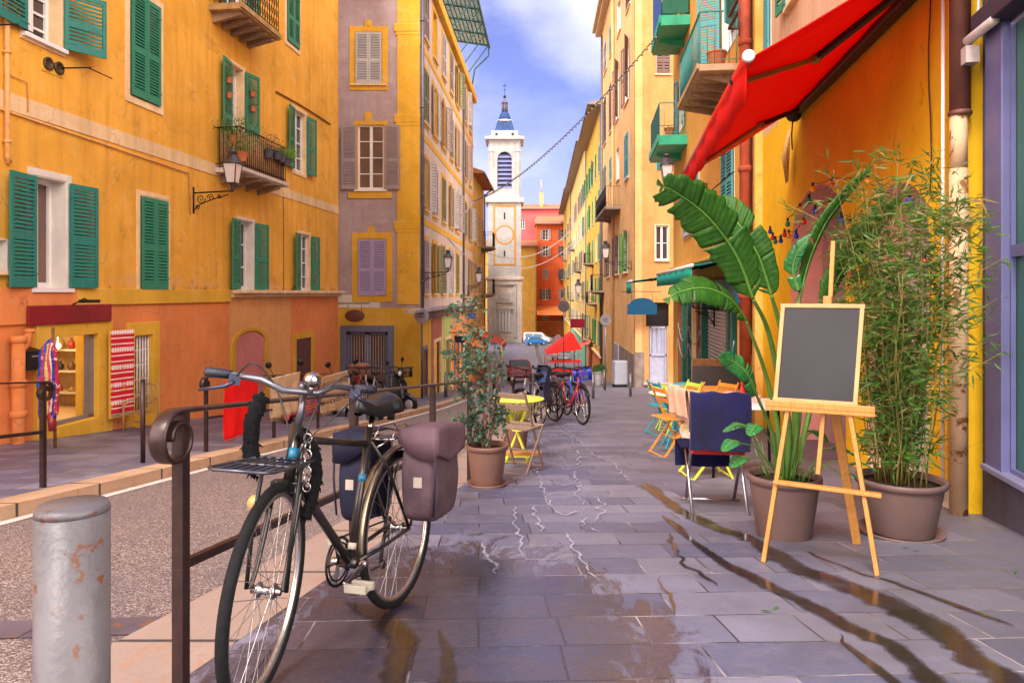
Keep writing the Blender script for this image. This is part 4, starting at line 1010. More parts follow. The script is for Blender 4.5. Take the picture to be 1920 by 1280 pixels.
b = MB(); b.ball((0, 0, tz(173)), 3.0 * S, 10); b.cyl((0, 0, tz(172)), (0, 0, tz(146)), .35 * S, n=5); b.bar((-3.5 * S, 0, tz(152)), (3.5 * S, 0, tz(152)), .12, .12); b.torus((0, 0, tz(160)), 1.6 * S, .3 * S, 'y', 12, 4); b.build('weather_vane', IRON, tower)
# ================================================================ right side, nearer buildings
GOLDW = stucco('golden_plaster', (.80, .40, .075), worn=(.85, .55, .25), wear=.35, streak=.3, stainamt=.18)
FR5 = Facade('apartment_building', 'golden house with green and turquoise balconies above a dark green shop', 3.0 + .105 * 25.2, 25.2, 3.0 + .105 * 12.9, 12.9)
f = FR5
def rw(*rc, **k): return f.window(f.rect(*rc), **k)
rw(1354, -50, 1389, 116, surround=None, shut=AQUA, mode='open', frame=WP, cols=2, rows=3, leaf=.5, ang=(70, 40), depth=.2, pane=MATS['pane'])
rw(1356, 262, 1377, 420, surround=None, shut=AQUA, mode='closed', depth=.15, pitch=.07)
rw(1303, 322, 1311, 415, surround=T, sw=.06, shut=AQUA, mode='closed', depth=.15)
rw(1283, 395, 1297, 447, surround=T, sw=.06, shut=OLDWHITE, mode='closed', depth=.15)
rw(1274, 150, 1283, 250, surround=None, shut=AQUA, mode='open', frame=WP, leaf=.4, depth=.15)
rw(1277, -80, 1287, 22, surround=None, shut=AQUA, mode='closed', depth=.15)
gz = 1.9; ug0 = f.uz(1272, 600)[0]; ug1 = f.uz(1392, 600)[0]
f.open.append((ug0, ug1, -4, 1.35)); 
f.wall('wall', GOLDW, 0, f.L, -4, 14.5)
f.strip('ledge', GOLDW, 0, f.L - .7, gz, gz + .09, .14, bevel=.02)
b = MB(); b.quad((0, 9, -5), (0, .35, -5), (0, .35, 14.5), (0, 9, 14.5)); b.quad((f.L, .35, -5), (f.L, 9, -5), (f.L, 9, 14.5), (f.L, .35, 14.5)); b.quad((0, 0.02, 14.5), (f.L, .02, 14.5), (f.L, 9, 14.5), (0, 9, 14.5)); b.build('side_wall', GOLDW, f.ob)
GRS = mat('jade_slab', (.02, .36, .20), .5, .2, 4); TURQ = mat('turquoise_rail', (.05, .24, .22), .5, .2)
u0 = f.uz(1342, 200)[0]; u1, z = f.uz(1395, 118)
f.balcony(u0, u1, z, .85, 1.02, mat('tan_slab', (.50, .33, .20), .8, .25), TURQ, SLABW, .13, 5, .13); BIG = (u0, u1, z)
b = MB(); 
for i in range(34): u = u0 + .06 + (u1 - u0) * .62 * i / 34; b.bb(u, u + .035, -.805, -.795, z + .05, z + .95)
b.build('slat_screen', mat('teal_slats', (.05, .20, .19), .6, .3), f.ob)
u0 = f.uz(1266, 300)[0]; u1, z = f.uz(1289, 252); f.balcony(u0, u1, z, .85, .97, GRS, TURQ, GRS, .30, 1, .13); MIDB = (u0, u1, z)
b = MB(); b.bb(u0 + .05, u1 - .05, -.83, -.82, z + .05, z + .93); b.build('screen', mat('dark_teal_cloth', (.03, .14, .13), .8), f.ob)
u1, z = f.uz(1294, 27); u0 = u1 - 2.7; f.balcony(u0, u1, z, .85, .97, GRS, IRON, GRS, .30, 1, .13)
b = MB(); b.bb(u0 + .05, u1 - .05, -.84, -.81, z + .05, z + 1.5); b.build('screen', mat('blue_cloth', (.05, .12, .36), .8), f.ob)
for ua in (u0, u1 - .03): b = MB(); b.bb(ua, ua + .03, -.8, -.05, z + .05, z + 1.45); b.build('green_net', mat('green_net', (.03, .13, .09), .9), f.ob)
b = MB(); u = f.L - .20; b.cyl((u, -.13, -2), (u, -.13, 14), .10, n=14)
for z in (5.6, 7.9, 3.3, 1.0): b.lathe([(.10, 0), (.125, .02), (.125, .1), (.10, .12)], (u, -.13, z), 14)
b.build('drainpipe', RUST, f.ob)
b = MB()
for z in (6.05, 6.28): b.bar((f.L - .55, -.35, z), (f.L + .35, -.35, z), .05, .045)
b.bar((f.L - .55, -.35, 6.05), (f.L - .55, 0, 6.05), .04, .04); b.bar((f.L + .35, -.35, 6.28), (f.L + .35, 0.1, 6.28), .04, .04); b.cyl((f.L + .34, -.35, 5.6), (f.L + .34, -.35, 6.28), .012); b.build('drying_rack', mat('brown_iron', (.12, .05, .04), .6), f.ob)
b = MB(); b.tube([(f.uz(1322, 312)[0], -.35, 2.95 + .35), (f.L - .1, -.35, 3.3)], .014, 6); b.build('wire_bar', IRON, f.ob)
for u, z0, z1 in ((f.L - .18, 0, 9), (f.L - .10, 1, 9)): 
    b = MB(); b.tube([(u + .02 * sin(k * 1.7), -.03, z0 + (z1 - z0) * k / 10) for k in range(11)], .01, 5); b.build('cable', BLACK if z0 else IRON, f.ob)
# shopfront in the ground floor
DGRN = mat('dark_green_paint', (.012, .11, .085), .35, .3, 4, spot=(.3, .2, .1), spotscale=9, spotcut=.7); BRWD = mat('brown_wood', (.20, .09, .04), .6, .35, 12)
b = MB(); b.bb(ug0, ug1, .5, .55, -4, 1.35); sf = b.build('shopfront', MATS['pane_dark'], f.ob)
for k, (px, wd, m_) in enumerate(((1274, .16, BRWD), (1282, .12, DGRN), (1291, .2, DGRN), (1300, .18, T), (1309, .14, BRWD), (1317, .2, DGRN), (1366, .22, DGRN), (1374, .14, DGRN), (1389, .3, GOLDW))):
    u = f.uz(px, 600)[0]; b = MB(); b.bb(u - wd / 2, u + wd / 2, -.04, .3, -4, 1.35); b.build('pilaster', m_, sf, bevel=.01)
b = MB(); b.bb(ug0, ug1, -.07, .3, 1.2, 1.42); b.build('fascia', DGRN, sf, bevel=.01)
ua, ub = f.uz(1322, 600)[0], f.uz(1360, 600)[0]; zt = f.uz(1340, 583)[1]; b = MB(); n = 26
for i in range(n): z = -1.6 + (zt + 1.6) * i / n; b.add([(ua, .1, z), (ub, .1, z), (ub, .06, z + (zt + 1.6) / n), (ua, .06, z + (zt + 1.6) / n)], [(0, 1, 2, 3)])
b.build('roller_shutter', mat('white_roller', (.66, .60, .62), .5, .08), sf, recalc=False)
b = MB()
for k, px in enumerate((1278, 1287, 1296, 1313, 1370)):
    u = f.uz(px, 600)[0]
    for i in range(9): z = -1.3 + i * .27; b.box((u, .02, z), (.11, .05, .17))
b.build('goods_rack', BRWD, sf)
for a, c, sg in ((1276, 1296, .5), (1297, 1318, .45), (1362, 1384, .5)):
    ua, ub = f.uz(a, 600)[0], f.uz(c, 600)[0]
    for q in (0, 1): b = MB(); b.tube([(ua + (ub - ua) * t / 14, -.08, .15 - q * .5 - sg * 4 * (t / 14) * (1 - t / 14)) for t in range(15)], .013, 6); b.build('rope_swag', mat('white_rope', (.30, .36, .38), .8), sf)
# teal awnings
TEALC = mat('teal_canvas', (.01, .36, .29), .75, .12, 3, bmp=.2)
def awning(fac, label, ya, yb, zw, zf, proj, val, m, arms=True, col2=None, name='shop_awning', stripes=False):
    """canvas from the wall line (zw) down to a front bar (zf); ya..yb along the wall"""
    t = thing(name, label, 'awning', fac.w(ya, 0, 0), fac.rz); L = yb - ya; b = MB(); n = 14
    vs = []
    for i in range(n + 1):
        for j in range(5): s_ = j / 4; vs.append((L * i / n, -proj * s_, zw + (zf - zw) * s_ - .03 * sin(pi * s_) - .008 * sin(i * 2.6)))
    b.smooth = True; b.add(vs, [(i * 5 + j, i * 5 + j + 1, (i + 1) * 5 + j + 1, (i + 1) * 5 + j) for i in range(n) for j in range(4)]); b.build('canvas', m, t, solid=.012)
    b = MB(); vs = []; n = 40
    for i in range(n + 1):
        x = L * i / n; vs += [(x, -proj - .015 - .01 * sin(i * .9), zf + .01), (x, -proj - .02 - .012 * sin(i * .9), zf - val + .006 * sin(i * 1.7))]
    b.smooth = True; b.add(vs, [(2 * i, 2 * i + 1, 2 * i + 3, 2 * i + 2) for i in range(n)]); b.build('valance', m, t, solid=.008)
    b = MB(); b.cyl((-.04, -proj, zf + .015), (L + .04, -proj, zf + .015), .04, n=12); b.build('front_bar', col2 or mat('white_bar', (.7, .68, .66), .4), t)
    b = MB(); b.bb(0, L, -.12, .0, zw - .08, zw + .06); b.build('wall_case', BLACK, t, bevel=.02)
    if arms:
        for x, s_ in ((L * .12, 1), (L * .88, -1)):
            b = MB(); e = (x + s_ * L * .18, -proj * .5, (zw + zf) / 2 - .08); b.bar((x, -.05, zw - .06), e, .05, .05); b.bar(e, (x, -proj, zf), .045, .045); b.ball(e, .04, 8); b.build('arm', BLACK, t)
    return t
f = FR5
awning(f, 'teal canvas awning over the dark green shop, the nearer and wider of two', 25.2 - 20.4, 25.2 - 13.6, 1.86, 1.62, 1.0, .32, TEALC)
awning(f, 'narrow teal awning over the far end of the dark green shop', .1, 2.6, 1.78, 1.48, 1.6, .38, TEALC)
b = MB(); u0, z1 = f.uz(1358, 520, .12); u1, z0 = f.uz(1383, 575, .12); b.bb(u0, u1, -.14, -.08, z0, z1 + .1); o = b.build('sign_board', mat('blue_board', (.005, .09, .20), .4, .1), None, loc=f.w(0, 0, 0), rot=(0, 0, f.rz)); tag(o, 'blank blue board fixed beside the teal awning', 'sign')

# golden yellow wall with arches under the red awning
YEL = stucco('bright_yellow_plaster', (.86, .50, .008), worn=(.88, .58, .08), wear=.2, streak=.12, stainamt=.04)
CRP = stucco('cream_pink_plaster', (.72, .46, .30), worn=(.8, .62, .5), wear=.5, streak=.4, stainamt=.15)
FR7 = Facade('house', 'bright yellow house front with pink arches under the red awning', 2.55 + .15 * 13.1, 13.1, 2.55 + .15 * 5.36, 5.36)
f = FR7
def arch_open(fac, rc, zt, wm, rm, depth, k, y=0):
    u0, u1, z0, zsp = rc; fac.open.append((u0, u1, z0, zt)); r = (u1 - u0) / 2; c = (u0 + u1) / 2; n = 20
    pts = [(c - r * cos(pi * i / n), zsp + (zt - .02 - zsp) * sin(pi * i / n)) for i in range(n + 1)]; b = MB()
    for p, q in zip(pts, pts[1:]): b.quad((p[0], y, p[1]), (q[0], y, q[1]), (q[0], y, zt), (p[0], y, zt))
    b.build('arch_wall', wm, fac.ob, recalc=False)
    b = MB(); P = [(u0, z0)] + pts + [(u1, z0)]
    for p, q in zip(P, P[1:]): b.quad((p[0], y, p[1]), (p[0], y + depth, p[1]), (q[0], y + depth, q[1]), (q[0], y, q[1]))
    return b.build('arch', rm, fac.ob, recalc=False), P
PKR = stucco('pink_reveal', (.80, .36, .30), wear=.2, stainamt=.05); MVD = mat('mauve_door', (.38, .24, .26), .7, .15, 3)
u0 = f.uz(1483, 441)[0]; u1 = f.uz(1586, 441)[0]; zsp = 1.75; zt = f.uz(1535, 345)[1] + .02
ar, P = arch_open(f, (u0, u1, -2.2, zsp), zt, YEL, PKR, .45, 1)
b = MB(); b.poly_prism(P, .45, .5); b.build('door_leaf', MVD, ar); b = MB(); um = (u0 + u1) / 2; b.bb(um - .05, um + .03, .42, .45, -2.2, zt - .15); b.build('door_gap', MATS['pane_dark'], ar)
u0 = f.uz(1628, 441)[0]; u1 = f.uz(1742, 441)[0]; zt = f.uz(1690, 335)[1]
ar, P = arch_open(f, (u0, u1, -1.3, 1.62), zt, YEL, PKR, .35, 1)
b = MB(); b.poly_prism(P, .35, .4); b.build('door_leaf', mat('pale_grey_door', (.55, .50, .50), .7, .15, 3), ar)
f.open.append(f.rect(1438, -60, 1446, 108))
f.wall('wall', YEL, 0, f.L, -3, 3.85); f.wall('upper_wall', CRP, 0, f.L, 3.85, 14)
f.open = []; f.window(f.rect(1438, -60, 1446, 108), shut=AQUA, mode='closed', depth=.1, sill=T)
f.window(f.rect(1482, -60, 1496, 14), shut=GREEN, mode='open', frame=WP, depth=-.02, leaf=.4, sill=T)
b = MB(); b.quad((0, 0, -3), (0, 8, -3), (0, 8, 14), (0, 0, 14)); b.build('side_wall', YEL, f.ob)
b = MB(); uw = f.uz(1745, 900)[0]; b.bb(uw, f.L - .02, -.02, .01, -1.2, f.uz(1788, 917)[1]); b.build('white_plinth', MATS['white_plaster'], f.ob)
b = MB(); u, z0 = f.uz(1768, 420, .05); b.cyl((u, -.05, -.5), (u, -.05, 5), .014, n=8); b.build('conduit', WP, f.ob)
b = MB(); b.tube([(f.uz(1741, 0, .03)[0] + .03 * sin(k * 1.3), -.02, 1.9 + k * .3) for k in range(10)], .006, 5); b.build('cable', BLACK, f.ob)
# pipe at the junction
PIPEC = mat('rust_stained_pipe', (.60, .40, .24), .6, .2, 3, bmp=.15, spot=(.22, .09, .03), spotscale=5, spotcut=.55)
PIPEB = mat('brown_pipe', (.13, .045, .03), .5, .3, 4)
pp = thing('drainpipe', 'tall rust stained cream drainpipe between the yellow wall and the lilac shopfront', 'drainpipe', (3.30, 5.32, zg(5.32)))
b = MB(); b.cyl((0, 0, 0), (0, 0, 2.55), .062, n=20); b.lathe([(.062, 0), (.085, .01), (.088, .05), (.07, .09), (.062, .11)], (0, 0, 2.12), 20); b.build('lower_pipe', PIPEC, pp)
b = MB(); b.cyl((0, 0, 2.55), (0, 0, 2.95), .058, n=20); b.build('sleeve', PIPEC, pp)
b = MB(); b.cyl((0.01, 0, 2.95), (0.01, 0, 7), .07, n=20); b.lathe([(.07, 0), (.08, .01), (.08, .03), (.07, .04)], (0.01, 0, 2.94), 20); b.build('upper_pipe', PIPEB, pp)
b = MB(); b.torus((0, 0, 2.3), .066, .006, 'z', 20, 6); b.bar((.06, 0, 2.3), (.12, .05, 2.3), .01, .02); b.build('pipe_clip', IRON, pp)
# lilac shopfront at the right edge
LIL = mat('lilac_paint', (.125, .128, .28), .5, .16, 2.5, bmp=.25, bscale=30, spot=(.12, .10, .2), spotscale=16, spotcut=.72)
GPU = stucco('grey_purple_plaster', (.095, .085, .125), worn=(.18, .155, .20), wear=.4, streak=.4, stain=(.04, .03, .04), stainamt=.5, bmp=.7)
FR8 = Facade('shopfront', 'lilac painted shopfront with green glass at the right edge', 2.29 + .22 * 5.28, 5.28, 2.29 + .22 * 1.5, 1.5, 'shop')
f = FR8
ga = f.uz(1893, 600)[0]; zs0 = f.uz(1893, 888)[1]; ztp = f.uz(1893, 45)[1]
f.open.append((ga, f.L - .1, zs0, ztp)); f.wall('wall', GPU, 0, f.L, -1.2, 7)
b = MB(); b.bb(f.uz(1861, 600)[0], ga, -.05, .01, zs0, ztp + .05); b.build('pilaster', LIL, f.ob, bevel=.008)
b = MB(); b.bb(f.uz(1861, 600)[0], f.L, -.08, .12, zs0 - .03, zs0 + .01); b.build('sill', mat('pale_lilac_sill', (.22, .21, .34), .5, .1), f.ob, bevel=.006)
b = MB(); b.bb(f.uz(1861, 600)[0], f.L, -.14, .01, ztp + .02, ztp + .16); b.build('lintel', mat('dark_lintel', (.05, .04, .06), .6), f.ob, bevel=.01)
b = MB(); b.bb(ga, ga + .02, .0, .03, zs0, ztp); zm = f.uz(1900, 470)[1]; b.bb(ga + .02, f.L - .1, .0, .03, zm - .04, zm + .04); b.bb(ga + .02, f.L, .0, .03, zs0, zs0 + .04); b.build('frame', LIL, f.ob)
b = MB(); b.quad((ga, .035, zs0), (f.L - .1, .035, zs0), (f.L - .1, .035, ztp), (ga, .035, ztp)); b.build('pane', glass_mat('green_pane', (.045, .15, .11), .25), f.ob, recalc=False)
b = MB(); cu, cz = f.uz(1868, 45, .1); b.tube([(-.08, -.06, cz - .12), (-.05, -.1, cz - .01), (.05, -.12, cz + .03), (.5, -.12, cz + .02)], .035, 10); b.box((.1, -.12, cz - .09), (.1, .09, .12)); b.build('conduit_box', mat('grey_plastic', (.45, .38, .36), .5, .2), f.ob)
b = MB(); b.tube([(.18 + .02 * sin(k), -.1, cz + .05 + k * .2) for k in range(8)], .01, 6); b.build('cable', WP, f.ob)

# ================================================================ the big red awning
REDC = mat('red_canvas', (.72, .012, .006), .7, .10, 3, bmp=.15, bscale=300)
nt_ = REDC.node_tree; b_ = nt_.nodes['Principled BSDF']; tr_ = nn(nt_, 'ShaderNodeBsdfTranslucent'); tr_.inputs[0].default_value = (.85, .02, .01, 1); mx_ = nn(nt_, 'ShaderNodeMixShader'); mx_.inputs[0].default_value = .45
nt_.links.new(b_.outputs[0], mx_.inputs[1]); nt_.links.new(tr_.outputs[0], mx_.inputs[2]); nt_.links.new(mx_.outputs[0], nt_.nodes['Material Output'].inputs['Surface'])
f = FR7
pA = Vector((2.36, 10.3, 0)); pB = Vector((1.81, 5.2, 0))
ua, ub = (pA - f.p0).dot(f.ex), (pB - f.p0).dot(f.ex); pj = -((pA - f.p0).dot(f.ey) + (pB - f.p0).dot(f.ey)) / 2
ra = awning(f, 'large red canvas awning with white end cap rolled out over the yellow wall', ua, ub, 3.75, 2.78, pj, .30, REDC, arms=False, col2=mat('red_bar', (.62, .02, .01), .4, .1))
L = ub - ua
b = MB(); b.cyl((L + .03, -pj, 2.80), (L + .075, -pj, 2.80), .045, n=16); b.build('end_cap', WP, ra, bevel=.01)
b = MB(); b.cyl((L - .55, -pj, 2.795), (L - .48, -pj, 2.795), .05, n=14); b.cyl((.05, -pj, 2.795), (.12, -pj, 2.795), .05, n=14); b.build('bar_clamp', BLACK, ra)
b = MB(); b.bb(0, L + .8, -.16, -.02, 3.58, 3.72); b.build('roller_case', BLACK, ra, bevel=.02)
for x, s_ in ((.35, 1), (L - .35, -1)):
    b = MB(); e = (x + s_ * .95, -pj * .5, 3.18); b.bar((x, -.15, 3.58), e, .06, .055); b.build('upper_arm', BLACK, ra, bevel=.01)
    b = MB(); b.bar(e, (x + s_ * .1, -pj + .03, 2.76), .05, .045); b.ball(e, .05, 8); b.build('forearm', mat('bronze_arm', (.30, .16, .05), .4, metal=.5), ra, bevel=.01)
b = MB(); b.lathe([(.01, -.1), (.09, -.08), (.11, 0), (.08, .08), (.01, .1)], (.0, -.12, 3.6), 14, rot=Matrix.Rotation(pi / 2, 3, 'Y')); b.tube([(.02, -.14, 3.5), (.05, -.16, 3.3), (.04, -.15, 3.1)], .01, 5); b.build('crank_gear', BLACK, ra)
b = MB()
for k in range(26): a = random.uniform(-.05, .05); b.tube([(-.35 + a, -.1, 3.45), (-.45 + a * 2.2, -.13 + random.uniform(-.03, .03), 3.1), (-.5 + a * 1.2, -.1, 2.72 + random.uniform(0, .1))], .012, 4)
o = b.build('straw_bundle', mat('straw', (.62, .38, .14), .9, .3, 40), None, loc=f.w(ua, 0, 0), rot=(0, 0, f.rz)); tag(o, 'tied bundle of straw hanging by the awning hinge', 'straw bundle')
for c in kids(ra):
    if c.name.startswith('wall_case'): bpy.data.objects.remove(c)

# ================================================================ lamps
GLASSL = mat('frosted_lantern_glass', (.74, .66, .64), .25, .08)
def make_lamp(L, label, sc=1.0):
    t = thing('wall_lamp', label, 'lamp', group='wall lanterns on scrolled brackets')
    b = MB(); b.tube([(0, 0, 0), (0, -L * .5, .015), (0, -L, .03)], .016, 8); b.tube([(0, -.01, .12), (0, -.01, -.42)], .02, 8)
    b.tube([(0, -.02, -.36)] + [(0, -L * t, -.36 + .34 * t ** .6) for t in (.15, .3, .5, .7, .9)], .012, 6)
    def spiral(cy, cz, r, turns, a0, sg=1):
        b.tube([(0, cy + sg * r * (1 - k / 26 * .85) * cos(a0 + k / 26 * turns * 2 * pi), cz + r * (1 - k / 26 * .85) * sin(a0 + k / 26 * turns * 2 * pi)) for k in range(27)], .010, 5)
    spiral(-L * .20, -.12, .10, 1.6, pi); spiral(-L * .45, -.10, .075, 1.5, 0); spiral(-L * .66, -.07, .05, 1.4, pi); spiral(-L * .12, -.30, .05, 1.3, 0)
    b.build('bracket', IRON, t)
    y = -L; lt = thing('lantern', None, None); lt.parent = t; 
    b = MB(); s = sc
    b.lathe([(.015, .03), (.04, .06), (.02, .1), (.05, .14), (.07, .16)], (0, y, 0), 10)
    for i in range(4): a = pi / 4 + i * pi / 2; b.tube([(.02 * cos(a), y + .02 * sin(a), .05), (.10 * cos(a), y + .1 * sin(a), .09), (.12 * cos(a), y + .12 * sin(a), .18)], .008, 5)
    z0, z1, r0, r1 = .18 * s, .56 * s, .12 * s, .19 * s
    for i in range(4):
        a = pi / 4 + i * pi / 2; a2 = a + pi / 2
        b.bar((r0 * cos(a), y + r0 * sin(a), z0), (r1 * cos(a), y + r1 * sin(a), z1), .018, .018)
        for r, z in ((r0, z0), (r1, z1)): b.bar((r * cos(a), y + r * sin(a), z), (r * cos(a2), y + r * sin(a2), z), .02, .02)
    b.T = Matrix.Translation((0, y, 0)) @ Matrix.Rotation(pi / 4, 4, 'Z')
    b.smooth = False
    b.lathe([(r1 * 1.22, z1), (r1 * 1.1, z1 + .03 * s), (r1 * .62, z1 + .12 * s), (r1 * .58, z1 + .16 * s), (r1 * .4, z1 + .18 * s)], (0, 0, 0), 4)
    b.lathe([(r1 * .4, z1 + .17 * s), (r1 * .36, z1 + .22 * s), (r1 * .5, z1 + .235 * s), (r1 * .3, z1 + .27 * s), (.01, z1 + .285 * s)], (0, 0, 0), 12); b.T = Matrix()
    bpy.data.objects.remove(lt)
    b.build('lantern_frame', mat('lamp_metal', (.10, .09, .10), .4, .2, metal=.6), t)
    b = MB(); b.T = Matrix.Translation((0, y, 0)) @ Matrix.Rotation(pi / 4, 4, 'Z'); b.lathe([(r0 * .96, z0 + .01), (r1 * .96, z1 - .01)], (0, 0, 0), 4)
    o = b.build('lantern_glass', GLASSL, t)
    for p in o.data.polygons: p.use_smooth = False
    return t
def put(t, fac, u, z, rz=None): t.location = fac.w(u, 0, z); t.rotation_euler = (0, 0, fac.rz if rz is None else rz)
u, z = FA.uz(362, 362); put(make_lamp(.86, 'lantern on a curled iron bracket on the orange house', 1.05), FA, u, z)
u, z = FS.uz(792, 512); put(make_lamp(.95, 'lantern on a curled bracket at the corner of the mauve house', .95), FS, .25, z)
u, z = FS.uz(874, 536); put(make_lamp(.7, 'far lantern on the side of the mauve house past its drainpipe', 1.2), FS, u, z)
put(make_lamp(1.0, 'lantern below the jade balconies, beside the red awning', 1.05), FR5, 25.2 - 18, ray(1250, 352, 18).z)
u, z = FR4.uz(1184, 492); put(make_lamp(1.35, 'lantern on a long bracket on the tall peach house', 1.35), FR4, u, z)
F3 = Facade(FR4.ob, None, RX(74), 74, RX(56), 56); put(make_lamp(1.5, 'smallest lantern, over the green shutters far down the right side', 1.8), F3, 74 - 62, ray(1083, 556, 62).z)
u, z = FR5.uz(1330, 575, .5)
lt = make_lamp(.5, 'blue grey lantern hanging under the teal awning', .8); put(lt, FR5, FR5.uz(1340, 590)[0], ray(1330, 582, 15.7).z)

# garland of coloured bulbs in front of the arches
ga_ = thing('bulb_garland', 'string of red, blue, green and amber bulbs across the pink arch', 'string lights', FR7.w(0, 0, 0), FR7.rz)
gp = [(1444, 433, 'b'), (1449, 445, 'r'), (1454, 452, 'g'), (1464, 450, 'b'), (1471, 439, 'r'), (1479, 441, 'y'), (1493, 441, 'b'), (1507, 415, 'r'), (1529, 395, 'b'), (1556, 385, 'y'), (1577, 412, 'b'), (1594, 425, 'y'), (1650, 370, 'g'), (1705, 378, 'b')]
gp2 = [(1477, 419, 'g'), (1500, 392, 'y'), (1517, 376, 'g'), (1524, 354, 'y'), (1560, 345, 'r'), (1627, 339, 'y')]
gp3 = [(1596, 513, 'r'), (1640, 480, 'b'), (1721, 444, 'r'), (1733, 492, 'r')]
BC = {'b': mat('blue_bulb', (.01, .03, .45), .1, .05), 'r': mat('red_bulb', (.62, .01, .02), .1, .05), 'g': mat('green_bulb', (.01, .22, .07), .1, .05), 'y': mat('amber_bulb', (.75, .30, .02), .1, .05)}
for lst in (gp, gp2, gp3):
    pts = []
    for (px, py, c) in lst:
        u, z = FR7.uz(px, py, .35); pts.append(Vector((u, -.35, z + .07)))
        b = MB(); b.lathe([(.002, -.045), (.025, -.035), (.032, -.012), (.022, .02), (.014, .03)], (u, -.35, z), 10); bo = b.build('bulb', BC[c], ga_)
        b = MB(); b.cyl((u, -.35, z + .028), (u, -.35, z + .07), .015, n=8); b.build('socket', BLACK, bo)
    fine = []
    for a, c in zip(pts, pts[1:]):
        for k in range(6): t = k / 6; p = a.lerp(c, t); p.z -= .03 * 4 * t * (1 - t); fine.append(p)
    fine.append(pts[-1]); b = MB(); b.tube(fine, .005, 5); b.build('wire', BLACK, ga_)
# string lights across the street
def wire(label, a, c, sag, r=.012, nb=30, br=.03, m=None):
    t = thing('string_lights', label, 'string lights', a); a0 = Vector((0, 0, 0)); c0 = Vector(c) - Vector(a); pts = []
    for k in range(31): s_ = k / 30; p = a0.lerp(c0, s_); p.z -= sag * 4 * s_ * (1 - s_); pts.append(p)
    b = MB(); b.tube(pts, r, 5); b.build('wire', BLACK if not m else m, t)
    b = MB(); b.ball((0, 0, 0), br, 5); o = b.build('bulb', m or mat('clear_bulb', (.25, .22, .25), .3), t)
    for k in range(nb):
        s_ = (k + .5) / nb; p = a0.lerp(c0, s_); p.z -= sag * 4 * s_ * (1 - s_) + br
        if k: o = o.copy(); COL.objects.link(o); o.parent = t
        o.location = p
    return t
PW = mat('pale_wire', (.6, .55, .58), .6)
wire('dark string of lights rising from the mauve house to the jade balcony', ray(885, 378, 43), ray(1236, 62, 22), .8, .018, 70, .045)
wire('pale string of lights along the side of the mauve house', ray(784, 375, 25.2), ray(890, 376, 42), .8, .02, 30, .03, PW)
wire('pale string of lights drooping low past the street lantern', ray(786, 382, 25.2), ray(905, 500, 46), .3, .018, 24, .03, PW)
wire('string of lights crossing low in front of the tower', ray(897, 466, 60), ray(1094, 404, 75), 2.2, .03, 40, .06, PW)
wire('lower string of lights crossing in front of the red house', ray(900, 490, 62), ray(1080, 450, 75), 1.6, .025, 40, .05, PW)
# ================================================================ foreground: railings, bollards, posts
RAILM = mat('brown_rail_paint', (.036, .017, .016), .36, .3, 14, metal=.35, bmp=.12, spot=(.16, .02, .015), spotscale=10, spotcut=.66)
def spiral_pts(c, dirv, r0, turns=1.35, n=40, shrink=.62):
    """rail end curling down and back in; c = centre of the roll, dirv = horizontal unit vector pointing out of the rail"""
    P = []
    for k in range(n + 1):
        t = k / n; a = pi / 2 - t * turns * 2 * pi * -1; r = r0 * (1 - shrink * t)
        P.append(Vector(c) + dirv * (r * cos(a) * -1) + Vector((0, 0, r * sin(a))))
    return P
def railing(label, pts, h=.95, posts=None, scroll0=True, scroll1=False, mid=.42, r=.024, post=.042, group=None):
    p0 = Vector((*pts[0], 0)); t = thing('street_railing', label, 'railing', p0, group=group)
    def top(x, y, hh=h): return Vector((x, y, zg(y) + hh)) - p0
    P = [top(*p) for p in pts]; d0 = (P[0] - P[1]); d0.z = 0; d0.normalize(); d1 = (P[-1] - P[-2]); d1.z = 0; d1.normalize()
    def curl(c, d, r0, sg):
        out = []
        for k in range(34):
            tt = k / 33; a = pi / 2 - tt * 2 * pi * 1.25; rr = r0 * (1 - .58 * tt ** 1.2)
            out.append(c + d * (rr * cos(a)) + Vector((0, 0, rr * sin(a))))
        return out
    path = list(P)
    b = MB()
    R0 = .090
    if scroll0: cc = curl(P[0] + d0 * .02 - Vector((0, 0, R0)), d0, R0, 1); path = cc[::-1] + path
    if scroll1: path = path + curl(P[-1] + d1 * .02 - Vector((0, 0, R0)), d1, R0, 1)
    # flat band handrail swept along the path
    W = r * 1.25; TH = .008; side = Vector((-d0.y, d0.x, 0)); vs = []; n = len(path)
    for i, p in enumerate(path):
        tg = (path[min(n - 1, i + 1)] - path[max(0, i - 1)]).normalized(); up = tg.cross(side).normalized()
        for a_, c_ in ((-1, -.5), (-.75, -1), (.75, -1), (1, -.5), (1, .5), (.75, 1), (-.75, 1), (-1, .5)): vs.append(p + side * (W * a_) + up * (TH * c_))
    fs = [(i * 8 + k, i * 8 + (k + 1) % 8, (i + 1) * 8 + (k + 1) % 8, (i + 1) * 8 + k) for i in range(n - 1) for k in range(8)] + [tuple(range(8)), tuple((n - 1) * 8 + k for k in range(8))]
    b.smooth = True; b.add(vs, fs); b.build('handrail', RAILM, t)
    for (x, y) in (posts or pts):
        b = MB(); z1 = h - TH; q = Vector((x, y, 0)) - p0; b.box((q.x, q.y, zg(y) - p0.z + z1 / 2 - .05), (post, post, z1 + .1), Matrix.Rotation(atan2(d0.y, d0.x), 3, 'Z')); b.build('post', RAILM, t, bevel=.003)
    if mid:
        b = MB()
        for a_, c_ in zip(pts, pts[1:]): b.bar(top(*a_, hh=mid), top(*c_, hh=mid), .03, .03)
        b.build('lower_bar', RAILM, t, bevel=.002)
    return t
def rl(y): return -1.50 + .16 * y
